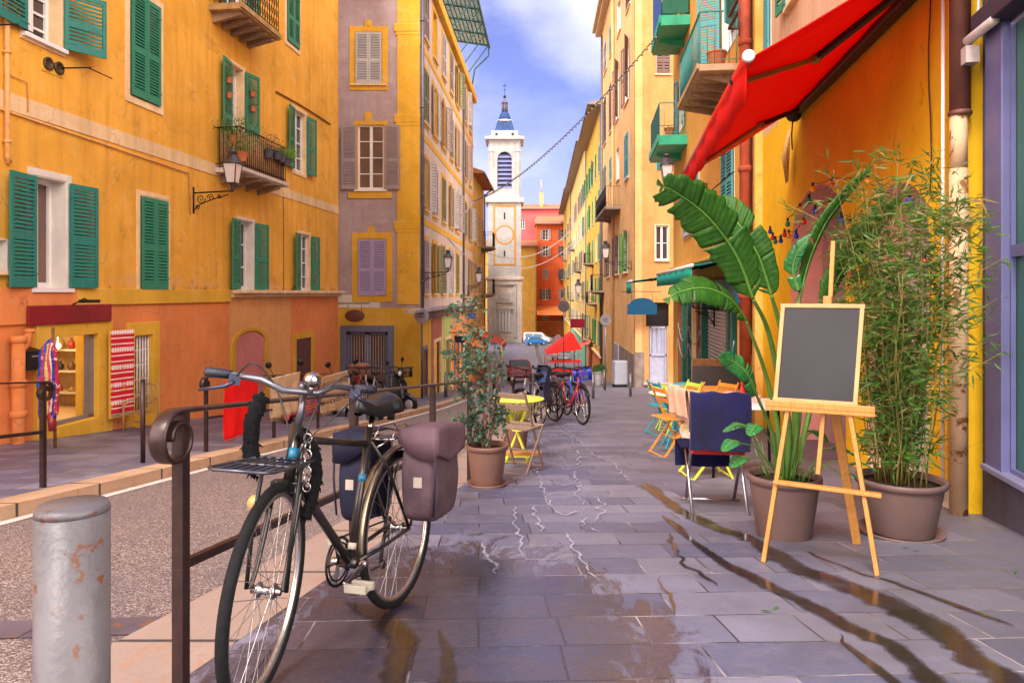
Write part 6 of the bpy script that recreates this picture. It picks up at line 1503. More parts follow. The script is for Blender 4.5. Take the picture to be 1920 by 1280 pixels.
# ================================================================ scooters
def make_scooter(label, body, seat=BLACK, box=None):
    t = thing('scooter', label, 'scooter')
    for x in (0, 1.25):
        b = MB(); b.torus((x, 0, .24), .185, .06, 'y', 28, 10); w_ = b.build('wheel', TYRE, t); b = MB(); b.lathe([(.001, -.04), (.10, -.04), (.14, -.02), (.14, .02), (.10, .04), (.001, .04)], (x, 0, .24), 18, rot=Matrix.Rotation(pi / 2, 3, 'X')); b.build('hub', SILP, w_)
    def shell(name, secs, m, sub=1):
        b = MB(); K = 12; vs = []
        for (x, z, hw, hh) in secs:
            for k in range(K): a = 2 * pi * k / K; vs.append((x, hw * math.copysign(abs(cos(a)) ** .6, cos(a)), z + hh * math.copysign(abs(sin(a)) ** .6, sin(a))))
        n = len(secs); b.smooth = True; b.add(vs, [(i * K + k, i * K + (k + 1) % K, (i + 1) * K + (k + 1) % K, (i + 1) * K + k) for i in range(n - 1) for k in range(K)] + [tuple(range(K)), tuple((n - 1) * K + k for k in range(K))]); return b.build(name, m, t, sub=sub)
    shell('rear_body', [(-.35, .62, .05, .05), (-.25, .58, .12, .14), (0, .50, .17, .2), (.3, .44, .18, .2), (.48, .38, .14, .16)], body)
    shell('floorboard', [(.35, .26, .15, .07), (.6, .24, .18, .05), (.85, .26, .16, .06)], BLACK)
    b = MB(); vs = []
    for j in range(9):
        t_ = j / 8; z = .28 + .68 * t_; x = 1.0 - .17 * t_
        for k in range(7): q_ = (k - 3) / 3; vs.append((x - .12 * q_ * q_ * (1 - t_ * .3), q_ * (.17 + .08 * sin(pi * t_)), z))
    b.smooth = True; b.add(vs, [(i * 7 + k, i * 7 + k + 1, (i + 1) * 7 + k + 1, (i + 1) * 7 + k) for i in range(8) for k in range(6)]); b.build('leg_shield', body, t, solid=.04)
    shell('front_mudguard', [(1.05, .48, .07, .03), (1.2, .50, .08, .05), (1.38, .44, .07, .04), (1.48, .34, .05, .03)], body)
    shell('seat', [(-.3, .74, .08, .05), (-.1, .78, .14, .06), (.2, .76, .14, .06), (.45, .74, .09, .05)], seat)
    b = MB(); b.tube([(1.22, .06, .26), (.92, .04, .85), (.84, 0, 1.0)], .025, 8); b.tube([(.80, -.34, 1.05), (.84, -.15, 1.05), (.86, 0, 1.0), (.84, .15, 1.05), (.80, .34, 1.05)], .018, 8); b.build('fork', STEELD, t)
    shell('headlamp_cowl', [(.78, 1.02, .08, .05), (.88, 1.03, .13, .08), (.96, 1.0, .09, .06)], body)
    b = MB(); b.ball((.95, 0, 1.0), .065, 10, sx=.6); b.build('headlight', GLASSL, t)
    for s_ in (-1, 1): b = MB(); b.tube([(.82, s_ * .2, 1.05), (.80, s_ * .28, 1.25)], .008, 6); b.ball((.79, s_ * .30, 1.31), .065, 10, sx=.3); b.build('mirror', BLACK, t)
    b = MB(); vs = []
    if box:
        b.bb(-.62, -.22, -.2, .2, .78, 1.12); b.build('top_box', box, t, bevel=.05)
    b = MB(); b.bar((-.4, 0, .45), (-.52, 0, .3), .18, .01); b.build('number_plate', WP, t)
    return t
sc = [('red and white scooter parked in front of the blue grey doorway', mat('white_red_paint', (.68, .60, .62), .25, .1, 2, coat=.5, spot=(.55, .02, .03), spotscale=3, spotcut=.55), -4.05, 16.4, R(-60), None),
      ('dark scooter with a brown top box beside the red and white one', mat('dark_paint', (.03, .03, .04), .25, .1, coat=.5), -3.7, 19.0, R(-30), mat('brown_box', (.30, .14, .08), .5)),
      ('red motor scooter behind the hanging rugs', mat('red_paint', (.55, .01, .02), .25, .1, coat=.5), -4.6, 15.0, R(-75), None)]
for lab, m_, x, y, rz, bx_ in sc:
    s_ = make_scooter(lab, m_, box=bx_); s_.location = (x, y, zg(y)); s_.rotation_euler = (R(4), -.1 * sin(rz) * 1, rz)
# ================================================================ cars
def make_car(label, paint, Lc=3.6, W=1.62, H=1.48, kind='hatch', name='parked_car'):
    t = thing(name, label, 'van' if kind == 'van' else 'car'); b = MB(); hw = W / 2
    if kind == 'van': top = [(0, .95, .30), (.02, 1.85, 1.0), (.10, 1.95, 1.0), (Lc * .62, 1.95, 1.0), (Lc * .70, 1.85, 1.0), (Lc * .84, 1.22, .6), (Lc * .97, .98, .3), (Lc, .6, .2)]
    else: top = [(0, .62, .2), (.04, .92, .3), (.10, 1.0, .5), (.30, H - .06, 1), (.55, H, 1), (Lc * .5, H, 1), (Lc * .60, H - .08, 1), (Lc * .78, .98, .5), (Lc * .95, .80, .3), (Lc, .55, .2)]
    vs = []; K = 14
    for (x, zt, g) in top:
        zb = .24; belt = min(zt, .92 if kind != 'van' else 1.12); tum = .13 * max(0, (zt - belt))/.5
        e = .06 if x in (0, Lc) else 0
        pr = [(0, zb), (hw * .86, zb), (hw * .97 - e, zb + .1), (hw - e, .5), (hw * .985 - e, belt - .05), (hw * .96 - e, belt), (hw * .95 - tum - e, max(belt, zt - .10)), (hw * .84 - tum - e, zt - .02), (0, zt)]
        full = pr + [(-x_, z_) for x_, z_ in pr[-2:0:-1]]
        K = len(full); vs += [(x, y_, z_) for y_, z_ in full]
    b.smooth = True; n = len(top); b.add(vs, [(i * K + k, i * K + (k + 1) % K, (i + 1) * K + (k + 1) % K, (i + 1) * K + k) for i in range(n - 1) for k in range(K)] + [tuple(range(K)), tuple((n - 1) * K + k for k in range(K))])
    body = b.build('body', paint, t)
    G = glass_mat('car_glass', (.05, .10, .11), .05); b = MB(); zb = .96 if kind != 'van' else 1.16; zt = H - .14 if kind != 'van' else 1.72
    if kind == 'van': wx0, wx1, wx2, wx3 = .35, .35, Lc * .66, Lc * .76
    else: wx0, wx1, wx2, wx3 = .28, .42, Lc * .58, Lc * .74
    for s_ in (-1, 1):
        y0, y1 = s_ * (hw * .965 + .006), s_ * (hw * .95 - .13 * (zt - .92) / .5 + .012) if kind != 'van' else s_ * (hw * .95 - .13 * (zt - 1.12) / .5 + .012)
        m1 = (wx1 + wx2) / 2
        b.quad((wx0, y0, zb), (m1 - .05, y0, zb), (m1 - .05, y1, zt), (wx1, y1, zt)); b.quad((m1 + .05, y0, zb), (wx3, y0, zb), (wx2, y1, zt), (m1 + .05, y1, zt))
    b.build('side_window', G, t, solid=.01)
    b = MB()
    if kind == 'van': b.add([(.0, -hw * .75, 1.15), (.0, hw * .75, 1.15), (.012, hw * .7, 1.72), (.012, -hw * .7, 1.72)], [(0, 1, 2, 3)])
    else: b.add([(.115, -hw * .80, 1.02), (.115, hw * .80, 1.02), (.275, hw * .68, H - .11), (.275, -hw * .68, H - .11)], [(0, 1, 2, 3)])
    b.T = Matrix.Translation((-.012, 0, .01)); b.build('rear_window', G, t, solid=.01)
    b = MB(); a = Lc * .62 if kind != 'van' else Lc * .71; c_ = Lc * .77 if kind != 'van' else Lc * .83; za, zc_ = (H - .13, 1.02) if kind != 'van' else (1.80, 1.28)
    b.add([(a, -hw * .68, za + .02), (a, hw * .68, za + .02), (c_, hw * .82, zc_), (c_, -hw * .82, zc_)], [(0, 1, 2, 3)]); b.T = Matrix.Translation((.01, 0, .03)); b.build('windscreen', G, t, solid=.01)
    for x in (Lc * .19, Lc * .80):
        for s_ in (-1, 1):
            b = MB(); b.lathe([(.001, -.09), (.22, -.09), (.30, -.07), (.31, 0), (.30, .07), (.22, .09), (.001, .09)], (x, s_ * (hw - .08), .30), 22, rot=Matrix.Rotation(pi / 2, 3, 'X')); w_ = b.build('wheel', TYRE, t)
            b = MB(); b.lathe([(.001, .0), (.10, .01), (.19, .0), (.20, -.02)], (x, s_ * (hw + .012), .30), 16, rot=Matrix.Rotation(-s_ * pi / 2, 3, 'X')); b.build('rim', SILP, w_)
    for s_ in (-1, 1):
        b = MB(); b.bb(-.02, .10, s_ * hw * .80 - .09, s_ * hw * .80 + .09, .70, .92 if kind != 'van' else 1.1); b.build('tail_light', mat('tail_lens', (.62, .10, .02), .2, .2), t, bevel=.02)
        b = MB(); b.bb(Lc - .10, Lc + .01, s_ * hw * .70 - .13, s_ * hw * .70 + .13, .58, .74); b.build('headlight', GLASSL, t, bevel=.03)
        b = MB(); b.ball((wx3 - .12, s_ * (hw + .09), zb + .05), .09, 8, sx=.5); b.build('mirror', BLACK, t)
    b = MB(); b.bb(-.06, .1, -hw * .96, hw * .96, .30, .52); b.build('bumper', BLACK if kind != 'hatch' else paint, t, bevel=.05)
    b = MB(); b.bb(-.075, -.06, -.26, .26, .40, .50); b.build('number_plate', WP, t)
    return t
REDCAR = mat('car_red', (.42, .012, .03), .25, .08, 1, coat=.8)
cr = make_car('red hatchback seen from behind driving down the street', REDCAR, 3.6, 1.68, 1.55); cr.location = (.50, 49.5, zg(49.5)); cr.rotation_euler = (0, .09, R(88))
cb = make_car('small blue car parked by the foot of the tower', mat('car_blue', (.01, .16, .55), .25, .08, 1, coat=.8), 3.7, 1.65, 1.5); cb.location = (2.3, 121, zg(122)); cb.rotation_euler = (0, 0, R(12))
cv = make_car('white van parked behind the small blue car', mat('car_white', (.62, .60, .64), .3, .05, 1, coat=.5), 4.8, 1.85, 1.95, 'van', 'van'); cv.location = (2.2, 128, zg(130)); cv.rotation_euler = (0, 0, R(-14))
cd = make_car('grey car half hidden by the red market tent', mat('car_grey', (.22, .22, .26), .3, .05, 1, coat=.5), 4.0, 1.7, 1.5); cd.location = (6.2, 84, zg(84)); cd.rotation_euler = (0, .04, R(100))
# ================================================================ easel with blackboard
PINE = mat('pine_wood', (.72, .40, .13), .5, .18, 3, bmp=.2, bscale=30); PINE.node_tree.nodes  # grain below
def wood_grain(m, c1, c2):
    nt = m.node_tree; b = nt.nodes['Principled BSDF']
    g = noise_tex(nt, mapped(nt, objc(nt), (60, 60, 4)), 1, 6, .6, 1.5); nt.links.new(mixc(nt, c1, c2, ramp(nt, g, [(.35, 0.0), (.7, 1.0)])), b.inputs['Base Color'])
wood_grain(PINE, (.60, .28, .065), (.46, .175, .035))
PL, PR, PB = ray(1432, 1052, 4.05), ray(1645, 1077, 3.79), ray(1586, 1020, 4.43)
o0 = Vector((PL.x, PL.y, zg(PL.y))); ezx = (PR - PL); ezx.z = 0; W_ = ezx.length; ezx.normalize(); erz = atan2(ezx.y, ezx.x)
ez = thing('easel', 'pine easel holding a blank framed blackboard between the plant pots', 'easel', o0, erz)
tilt = zg(PR.y) - zg(PL.y)
def E(x, z, y=0.0): return Vector((x, y + .22 * z * .9 * .55, z))           # board plane leans back
def eb(name, a, c, w, h, m=PINE, par=ez, up=(0, 1, 0)): b = MB(); b.bar(a, c, w, h, up); return b.build(name, m, par, bevel=.004)
eb('leg', E(0, 0), E(.185, 1.33), .024, .062); eb('leg', E(W_, tilt), E(W_ - .215, 1.36), .024, .062)
eb('rear_leg', Vector((W_ * .80, .66, -.03)), E(W_ * .5 + .0, 1.30, .03), .05, .03)
eb('mast', E(W_ * .5 - .01, .50, .045), E(W_ * .5 + .03, 1.02, .045), .024, .058); eb('mast', E(W_ * .5 + .03, 1.02, .045), E(W_ * .5 + .06, 1.80, .045), .024, .052)
eb('cross_bar', E(.05, .45, -.03), E(W_ + .02, .44, -.03), .020, .048); 
b = MB(); b.box(E(W_ * .5 - .005, .86, -.02), (W_ * .98, .06, .03)); b.box(E(W_ * .5 - .005, .885, -.05), (W_ * .98, .012, .035)); b.build('tray', PINE, ez, bevel=.004)
b = MB(); b.box(E(W_ * .5 + .035, 1.435, -.02), (.15, .05, .025)); b.box(E(W_ * .5 + .035, 1.46, -.0), (.045, .04, .06)); b.build('top_clamp', PINE, ez, bevel=.004)
bx0, bx1, bz0, bz1 = .055, .462, .895, 1.435; SHR = .035
FRM = mat('pale_frame_wood', (.60, .34, .14), .5, .15, 5)
board = thing('chalkboard', 'blank dark slate board in a pale wooden frame standing on the easel tray', 'blackboard', o0, erz)
b = MB(); fw = .032
for (a, c) in ((E(bx0, bz0), E(bx0 + SHR, bz1)), (E(bx1, bz0), E(bx1 + SHR, bz1))): b.bar(a + Vector((0, -.035, 0)), c + Vector((0, -.035, 0)), .022, fw, (0, 1, 0))
for z, q in ((bz0 + .012, 0), (bz1, SHR)): b.bar(E(bx0 - .014 + q, z, -.036), E(bx1 + .014 + q, z, -.036), .022, fw, (0, 1, 0))
b.build('frame', FRM, board, bevel=.003)
b = MB(); b.quad(E(bx0, bz0, -.038), E(bx1, bz0, -.038), E(bx1 + SHR, bz1, -.038), E(bx0 + SHR, bz1, -.038)); b.build('slate', mat('slate_black', (.012, .0115, .016), .42, .5, 2.2), board, solid=.008)

# ================================================================ pots and plants
POTM = mat('mauve_brown_pot', (.165, .098, .088), .5, .12, 4, bmp=.1); SOIL = mat('soil', (.05, .03, .02), .95, .4, 30, bmp=.8)
def make_pot(label, x, y, r, h, saucer=False, m=POTM, cat='plant pot', group=None, taper=.76, z=None):
    t = thing('plant_pot', label, cat, (x, y, zg(y) if z is None else z), group=group); b = MB()
    z0 = .02 if saucer else 0
    b.lathe([(r * taper * .96, z0), (r * taper, z0 + .01), (r * (taper + (1 - taper) * .80), z0 + h * .80), (r * .955, z0 + h * .82), (r * .955, z0 + h * .87), (r, z0 + h * .885), (r * 1.04, z0 + h * .90), (r * 1.05, z0 + h * .96), (r * 1.035, z0 + h), (r * .98, z0 + h), (r * .95, z0 + h * .93), (r * .93, z0 + h * .8)], (0, 0, 0), 48)
    b.build('pot', m, t)
    b = MB(); b.lathe([(r * .95, z0 + h * .88), (r * .5, z0 + h * .90), (.001, z0 + h * .91)], (0, 0, 0), 24); b.build('soil', SOIL, t)
    if saucer: b = MB(); b.lathe([(r * .7, 0), (r * .93, .008), (r * .99, .035), (r * .96, .037), (r * .88, .015), (.001, .012)], (0, 0, 0), 48); b.build('saucer', m, t)
    return t
def leaf_mat(name, c1, c2, c3=None, tl=.3, rough=.35, vein=False):
    m, nt, b = new_mat(name); p = pos(nt)
    f = noise_tex(nt, p, 3, 4); g = noise_tex(nt, p, 27, 2)
    out = mixc(nt, c1, c2, ramp(nt, f, [(.3, 0.0), (.7, 1.0)])); out = mixc(nt, out, c3 or c2, ramp(nt, g, [(.5, 0.0), (.7, .6)]))
    nt.links.new(out, b.inputs['Base Color']); b.inputs['Roughness'].default_value = rough
    if vein:
        av = nn(nt, 'ShaderNodeAttribute', attribute_name='vein'); wv = nn(nt, 'ShaderNodeTexWave', i_Scale=11.0, i_Distortion=.6, i_Detail=1.0); wv.bands_direction = 'X'; nt.links.new(mapped(nt, av.outputs['Vector'], (1, .35, 1)), wv.inputs['Vector'])
        out = mixc(nt, out, tuple(c * 1.6 for c in c2), ramp(nt, wv.outputs['Fac'], [(.75, 0.0), (1, .35)])); sv = nn(nt, 'ShaderNodeSeparateXYZ'); nt.links.new(av.outputs['Vector'], sv.inputs[0])
        eg = nn(nt, 'ShaderNodeMath', operation='MULTIPLY_ADD'); nt.links.new(noise_tex(nt, p, 9, 4), eg.inputs[0]); eg.inputs[1].default_value = .5; nt.links.new(sv.outputs[1], eg.inputs[2]); out = mixc(nt, out, (.22, .13, .03), ramp(nt, eg.outputs[0], [(1.22, 0.0), (1.3, .7)]))
        nt.links.new(out, b.inputs['Base Color']); bump(nt, b, wv.outputs['Fac'], .25, .004)
    tr = nn(nt, 'ShaderNodeBsdfTranslucent'); nt.links.new(mixc(nt, out, (1, 1, .3), .25), tr.inputs['Color'])
    mx = nn(nt, 'ShaderNodeMixShader'); mx.inputs[0].default_value = tl; nt.links.new(b.outputs[0], mx.inputs[1]); nt.links.new(tr.outputs[0], mx.inputs[2])
    nt.links.new(mx.outputs[0], nt.nodes['Material Output'].inputs['Surface']); return m
BANL = leaf_mat('banana_leaf', (.012, .075, .006), (.040, .165, .010), (.08, .20, .02), .34, .5, True); BANS = leaf_mat('banana_stem', (.05, .16, .02), (.16, .30, .05), None, .05, .4)
BANB = leaf_mat('glossy_leaf', (.01, .10, .03), (.05, .26, .06), None, .2, .18)
def big_leaf(par, mid, wl, wr, side, droop=.25, tears=.12, seed=0, m=None, fold=.2, taper=.9):
    """blade along a midrib; wl / wr half widths, side = vector across the blade"""
    rnd = random.Random(seed); P = catmull([Vector(p) for p in mid], 12); n = len(P) - 1; UVS = []; b = MB(); SD = Vector(side).normalized()
    for sg, w0 in ((1, wl), (-1, wr)):
        i = 0
        while i < n:
            seg = rnd.choice((2, 3, 5, 8, 11, 15)); j = min(n, i + seg); sk = rnd.uniform(-.02, .05); vs = []; rows = 0
            for k in range(i, j + 1):
                u = k / n; t_ = (P[min(n, k + 1)] - P[max(0, k - 1)]).normalized(); s_ = (SD - t_ * SD.dot(t_)).normalized() * sg; up = s_.cross(t_).normalized() * sg
                w = w0 * (sin(pi * min(1, u * 1.0 + .02) ** .75)) ** .62 * (1 if tears == 0 else rnd.uniform(1 - tears, 1)); gap = tears * .35 * (P[1] - P[0]).length
                for q in range(6):
                    v = q / 5; edge = 0; UVS.append((k / n, v))
                    if tears and k == j and j < n: edge = -v * v * gap * rnd.uniform(.6, 2.2)
                    if tears and k == i and i > 0: edge = v * v * gap * rnd.uniform(.6, 2.2)
                    vs.append(P[k] + s_ * w * v * cos(droop * v) + up * (w * (fold * v - droop * v * v)) + t_ * (edge + w * .28 * v + (sk * v if tears else 0)) + up * .0016 * sin(k * 1.9 + q))
                rows += 1
            b.smooth = True; b.add(vs, [(r * 6 + c, r * 6 + c + 1, (r + 1) * 6 + c + 1, (r + 1) * 6 + c) for r in range(rows - 1) for c in range(5)]); i = j
    o = b.build('leaf_blade', m or BANL, par, recalc=False, solid=.0012); at_ = o.data.attributes.new('vein', 'FLOAT_VECTOR', 'POINT')
    for i_, (a_, c_) in enumerate(UVS): at_.data[i_].vector = (a_, c_, 0)
    b = MB(); k = len(P); b.tube(P, [.011 * (1 - .85 * i / k) for i in range(k)], 6); b.build('midrib', BANS, o); return o
px_, py_ = (1470 - CX) / F * 4.66, 4.66
bp = make_pot('mauve brown pot with the bird of paradise plant behind the easel leg', px_, py_, .222, .40)
bt = thing('banana_plant', 'tall bird of paradise plant with broad torn green leaves leaning over the path', 'plant', (px_, py_, zg(py_) + .36)); O = Vector(bt.location)
def bp_(px, py, d): return ray(px, py, d) - O
def stem(pts, r0, r1, par=bt, m=BANS):
    P = catmull([Vector(p) for p in pts], 8); n = len(P); b = MB(); b.tube(P, [r0 + (r1 - r0) * i / (n - 1) for i in range(n)], 10, flat=.8); return b.build('stem', m, par)
stem([(0, 0, 0), bp_(1478, 800, 4.62), bp_(1462, 720, 4.5), bp_(1440, 620, 4.35), bp_(1412, 560, 4.2)], .034, .012)
big_leaf(bt, [bp_(1412, 560, 4.2), bp_(1380, 478, 4.1), bp_(1325, 405, 4.0), bp_(1262, 358, 3.9), bp_(1240, 350, 3.88)], .145, .15, (.62, -.2, .75), .18, .20, 3, fold=.12)
stem([(.02, .02, 0), bp_(1492, 800, 4.68), bp_(1482, 700, 4.6), bp_(1462, 610, 4.5), bp_(1446, 552, 4.4)], .034, .013)
big_leaf(bt, [bp_(1446, 552, 4.4), bp_(1422, 480, 4.38), bp_(1385, 420, 4.4), bp_(1352, 388, 4.45), bp_(1335, 380, 4.5)], .11, .14, (.75, -.3, .5), .15, .10, 5, fold=.1)
stem([(-.02, -.02, 0), bp_(1458, 800, 4.55), bp_(1432, 690, 4.4), bp_(1398, 600, 4.2)], .026, .010)
big_leaf(bt, [bp_(1398, 600, 4.2), bp_(1368, 560, 4.1), bp_(1320, 540, 4.0), bp_(1272, 548, 3.95), bp_(1255, 560, 3.93)], .10, .11, (.1, .6, .75), .4, .12, 7)
stem([(-.05, 0, 0), bp_(1450, 820, 4.5), bp_(1418, 740, 4.3)], .016, .008)
big_leaf(bt, [bp_(1418, 740, 4.3), bp_(1400, 700, 4.2), bp_(1375, 678, 4.15), bp_(1353, 672, 4.1)], .06, .07, (.5, .3, .75), .3, .05, 9, BANB)
stem([(.05, .03, 0), bp_(1498, 760, 4.7), bp_(1494, 640, 4.72), bp_(1497, 570, 4.75), bp_(1507, 530, 4.75)], .030, .010)
big_leaf(bt, [bp_(1500, 552, 4.75), bp_(1520, 480, 4.75), bp_(1552, 412, 4.72), bp_(1600, 352, 4.7), bp_(1636, 316, 4.7)], .10, .075, (.6, .6, -.25), .6, .10, 11)
big_leaf(bt, [bp_(1497, 545, 4.7), bp_(1487, 505, 4.7), bp_(1497, 470, 4.68), bp_(1518, 445, 4.66)], .05, .055, (.8, -.3, .2), .3, .03, 12, BANB)
stem([(.07, .05, 0), bp_(1520, 760, 4.8), bp_(1530, 640, 4.85), bp_(1545, 580, 4.9)], .026, .010)
big_leaf(bt, [bp_(1545, 585, 4.9), bp_(1572, 520, 4.9), bp_(1615, 460, 4.9), bp_(1668, 400, 4.9), bp_(1690, 375, 4.9)], .16, .15, (.5, .5, -.6), .6, .14, 13)
for k, (a, c) in enumerate((((1465, 890, 4.5), (1400, 860, 4.3)), ((1450, 880, 4.45), (1385, 830, 4.25)), ((1460, 880, 4.4), (1425, 800, 4.2)), ((1520, 880, 4.5), (1560, 840, 4.4)), ((1525, 890, 4.5), (1595, 870, 4.4)), ((1500, 870, 4.4), (1520, 810, 4.3)), ((1440, 880, 4.5), (1400, 800, 4.5)), ((1515, 885, 4.45), (1575, 890, 4.35)))):
    A_, C_ = bp_(*a), bp_(*c); mid_ = A_.lerp(C_, .5) + Vector((0, 0, .05)); stem([A_, mid_, C_], .006, .004)
    dv = (C_ - A_); dv.z = 0; dv.normalize(); big_leaf(bt, [C_, C_ + dv * .06 + Vector((0, 0, .015)), C_ + dv * .15 + Vector((0, 0, -.03))], .052, .052, (dv.y, -dv.x, .2), .3, 0, 20 + k, BANB)
b = MB()
for k in range(26): a = random.uniform(0, 6.28); r = random.uniform(.02, .17); b.tube([(r * cos(a), r * sin(a), -.01), (r * cos(a) * 1.5, r * sin(a) * 1.5, random.uniform(.08, .24))], [.006, .002], 4)
b.build('young_shoots', BANS, bt)
# bamboo
BAML = leaf_mat('bamboo_leaf', (.022, .10, .010), (.085, .23, .028), (.20, .30, .06), .35, .45); CANE = mat('bamboo_cane', (.24, .20, .05), .5, .35, 8)
def small_leaf(b, p, d, L, w, up=None):
    d = d.normalized(); u = up or Vector((random.uniform(-1, 1), random.uniform(-1, 1), random.uniform(-.3, 1))); s_ = d.cross(u)
    if s_.length < 1e-3: return
    s_.normalize(); nn_ = s_.cross(d); k = random.uniform(-.25, .1) * L
    b.add([p, p + d * L * .35 + s_ * w + nn_ * .0, p + d * L * .35 + nn_ * w * .35, p + d * L * .35 - s_ * w, p + d * L + nn_ * k], [(0, 1, 2), (0, 2, 3), (1, 4, 2), (2, 4, 3)])
bx, by = (1688 - CX) / F * 4.7, 4.7
make_pot('wide mauve brown pot on a saucer holding the bamboo', bx, by, .262, .35, saucer=True)
bam = thing('bamboo', 'dense bushy bamboo growing in front of the yellow arches', 'plant', (bx, by, zg(by) + .33)); rnd = random.Random(11); cb_, lb = MB(), [MB(), MB()]
for k in range(48):
    a = rnd.uniform(0, 2 * pi); r = rnd.uniform(0, .19); H = rnd.choice((1.15, 1.45, 1.7, 1.9, 2.05)) * rnd.uniform(.9, 1.07); ln = Vector((cos(a) * rnd.uniform(.04, .34) + rnd.uniform(-.05, .10), sin(a) * rnd.uniform(.04, .25), 0))
    P = [Vector((r * cos(a), r * sin(a), 0)) + ln * (t_ / 9) ** 1.6 + Vector((.015 * sin(t_ + k), .015 * cos(t_ * 1.3 + k), H * t_ / 9)) for t_ in range(10)]
    cb_.tube(P, [.0055 * (1 - .75 * i / 9) for i in range(10)], 5)
    for j in range(int(38 * H)):
        u = rnd.uniform(.05, 1) ** .85; i = min(8, int(u * 9)); p = P[i].lerp(P[i + 1], u * 9 - i)
        tw = Vector((rnd.gauss(0, 1), rnd.gauss(0, 1), rnd.uniform(-.1, .9))).normalized(); tl = rnd.uniform(.03, .17) * (1.3 if u > .3 else .6); e = p + tw * tl
        if rnd.random() < .5: cb_.tube([p, e], .0012, 3, caps=False)
        for q in range(rnd.randint(1, 4)):
            d_ = (tw + Vector((rnd.gauss(0, .6), rnd.gauss(0, .6), rnd.gauss(-.25, .5)))).normalized(); small_leaf(lb[0 if rnd.random() < .8 else 1], p.lerp(e, rnd.uniform(.4, 1)), d_, rnd.uniform(.06, .13), rnd.uniform(.005, .009))
for (px, py, dd) in ((1855, 400, 4.6), (1890, 480, 4.55), (1870, 560, 4.6), (1850, 640, 4.6), (1480, 385, 4.9), (1590, 400, 4.8), (1755, 290, 4.6), (1880, 660, 4.6)):
    e = ray(px, py, dd) - Vector(bam.location); s0 = Vector((e.x * .35, e.y * .3, max(.3, e.z - .35))); P = [s0, s0.lerp(e, .5) + Vector((0, 0, .05)), e]; cb_.tube(P, .0025, 4)
    for q in range(26): t_ = rnd.uniform(.35, 1.05); p = s0.lerp(e, t_) + Vector((rnd.gauss(0, .02), rnd.gauss(0, .02), rnd.gauss(0, .02))); small_leaf(lb[0], p, Vector((rnd.gauss(.3 if e.x > 0 else -.3, .6), rnd.gauss(0, .6), rnd.gauss(0, .6))), rnd.uniform(.06, .12), rnd.uniform(.004, .008))
cb_.build('canes', CANE, bam); lb[0].build('leaves', BAML, bam, recalc=False); lb[1].build('dry_leaves', leaf_mat('dry_leaf', (.20, .14, .04), (.32, .26, .08), None, .3, .6), bam, recalc=False)
# eucalyptus
EUC = leaf_mat('eucalyptus_leaf', (.015, .075, .045), (.05, .15, .10), (.09, .20, .16), .2, .5); BARK = mat('thin_bark', (.26, .13, .08), .8, .3, 20)
ex, ey = (913 - CX) / F * 6.6, 6.6
make_pot('terracotta coloured pot of the young eucalyptus beside the railing end', ex, ey, .185, .36, saucer=True, m=mat('terracotta_brown_pot', (.21, .105, .078), .5, .12, 4))
eu = thing('eucalyptus', 'sparse young eucalyptus with round blue green leaves at the end of the railing', 'plant', (ex, ey, zg(ey) + .33)); OE = Vector(eu.location); bb_, lb_ = MB(), MB(); rnd = random.Random(5)
for pts in ([(912, 850), (905, 760), (893, 690), (880, 620), (872, 548)], [(915, 850), (918, 740), (915, 680), (905, 640), (893, 560)], [(918, 850), (925, 770), (935, 700), (942, 650)], [(908, 850), (895, 800), (870, 790), (830, 800)], [(908, 850), (890, 770), (868, 735), (855, 700)], [(912, 800), (890, 700), (862, 670), (832, 655)], [(910, 760), (898, 690), (862, 600), (845, 572)], [(918, 820), (930, 790), (945, 760)], [(905, 700), (880, 690), (848, 720)], [(912, 840), (900, 810), (880, 830)]):
    dj = rnd.uniform(-.2, .2); P = catmull([ray(x, y, ey + dj * i / 3) - OE for i, (x, y) in enumerate(pts)], 7); n = len(P); bb_.tube(P, [.007 * (1 - .8 * i / n) + .0015 for i in range(n)], 5)
    for k in range(int(n * 2.4)):
        u = rnd.uniform(.18, 1); i = min(n - 2, int(u * (n - 1))); p = P[i]; tw = Vector((rnd.gauss(0, 1), rnd.gauss(0, 1), rnd.gauss(.2, .6))).normalized(); L_ = rnd.uniform(.03, .15); e = p + tw * L_; bb_.tube([p, e], .0015, 3, caps=False)
        for q in range(rnd.randint(2, 6)):
            c_ = p.lerp(e, rnd.uniform(.3, 1.1)) + Vector((rnd.gauss(0, .012), rnd.gauss(0, .012), rnd.gauss(0, .012))); r = rnd.uniform(.011, .021); nrm = Vector((rnd.gauss(0, 1), rnd.gauss(0, 1), rnd.gauss(0, 1))).normalized(); s1 = nrm.orthogonal().normalized(); s2 = nrm.cross(s1)
            lb_.add([c_ + (s1 * cos(a) + s2 * sin(a) * .85) * r for a in [i2 * pi / 3 for i2 in range(6)]], [tuple(range(6))])
bb_.build('branches', BARK, eu); lb_.build('leaves', EUC, eu, recalc=False)
gx, gy = (966 - CX) / F * 9.5, 9.5
make_pot('pot of dry ornamental grass under the yellow table', gx, gy, .185, .36, m=MATS['terracotta_brown_pot'])
gt = MB(); rnd = random.Random(8)
for k in range(420):
    a = rnd.uniform(0, 6.28); r = rnd.uniform(0, .15); L_ = rnd.uniform(.15, .42); o_ = Vector((r * cos(a), r * sin(a), 0)); d_ = Vector((cos(a) * rnd.uniform(.1, .9), sin(a) * rnd.uniform(.1, .9), 1)).normalized()
    w_ = Vector((-sin(a), cos(a), 0)) * .004; m1 = o_ + d_ * L_ * .6; e = o_ + d_ * L_ + Vector((cos(a), sin(a), -.5)) * L_ * .18; gt.add([o_ - w_, o_ + w_, m1 + w_ * .8, m1 - w_ * .8, e], [(0, 1, 2, 3), (3, 2, 4)])
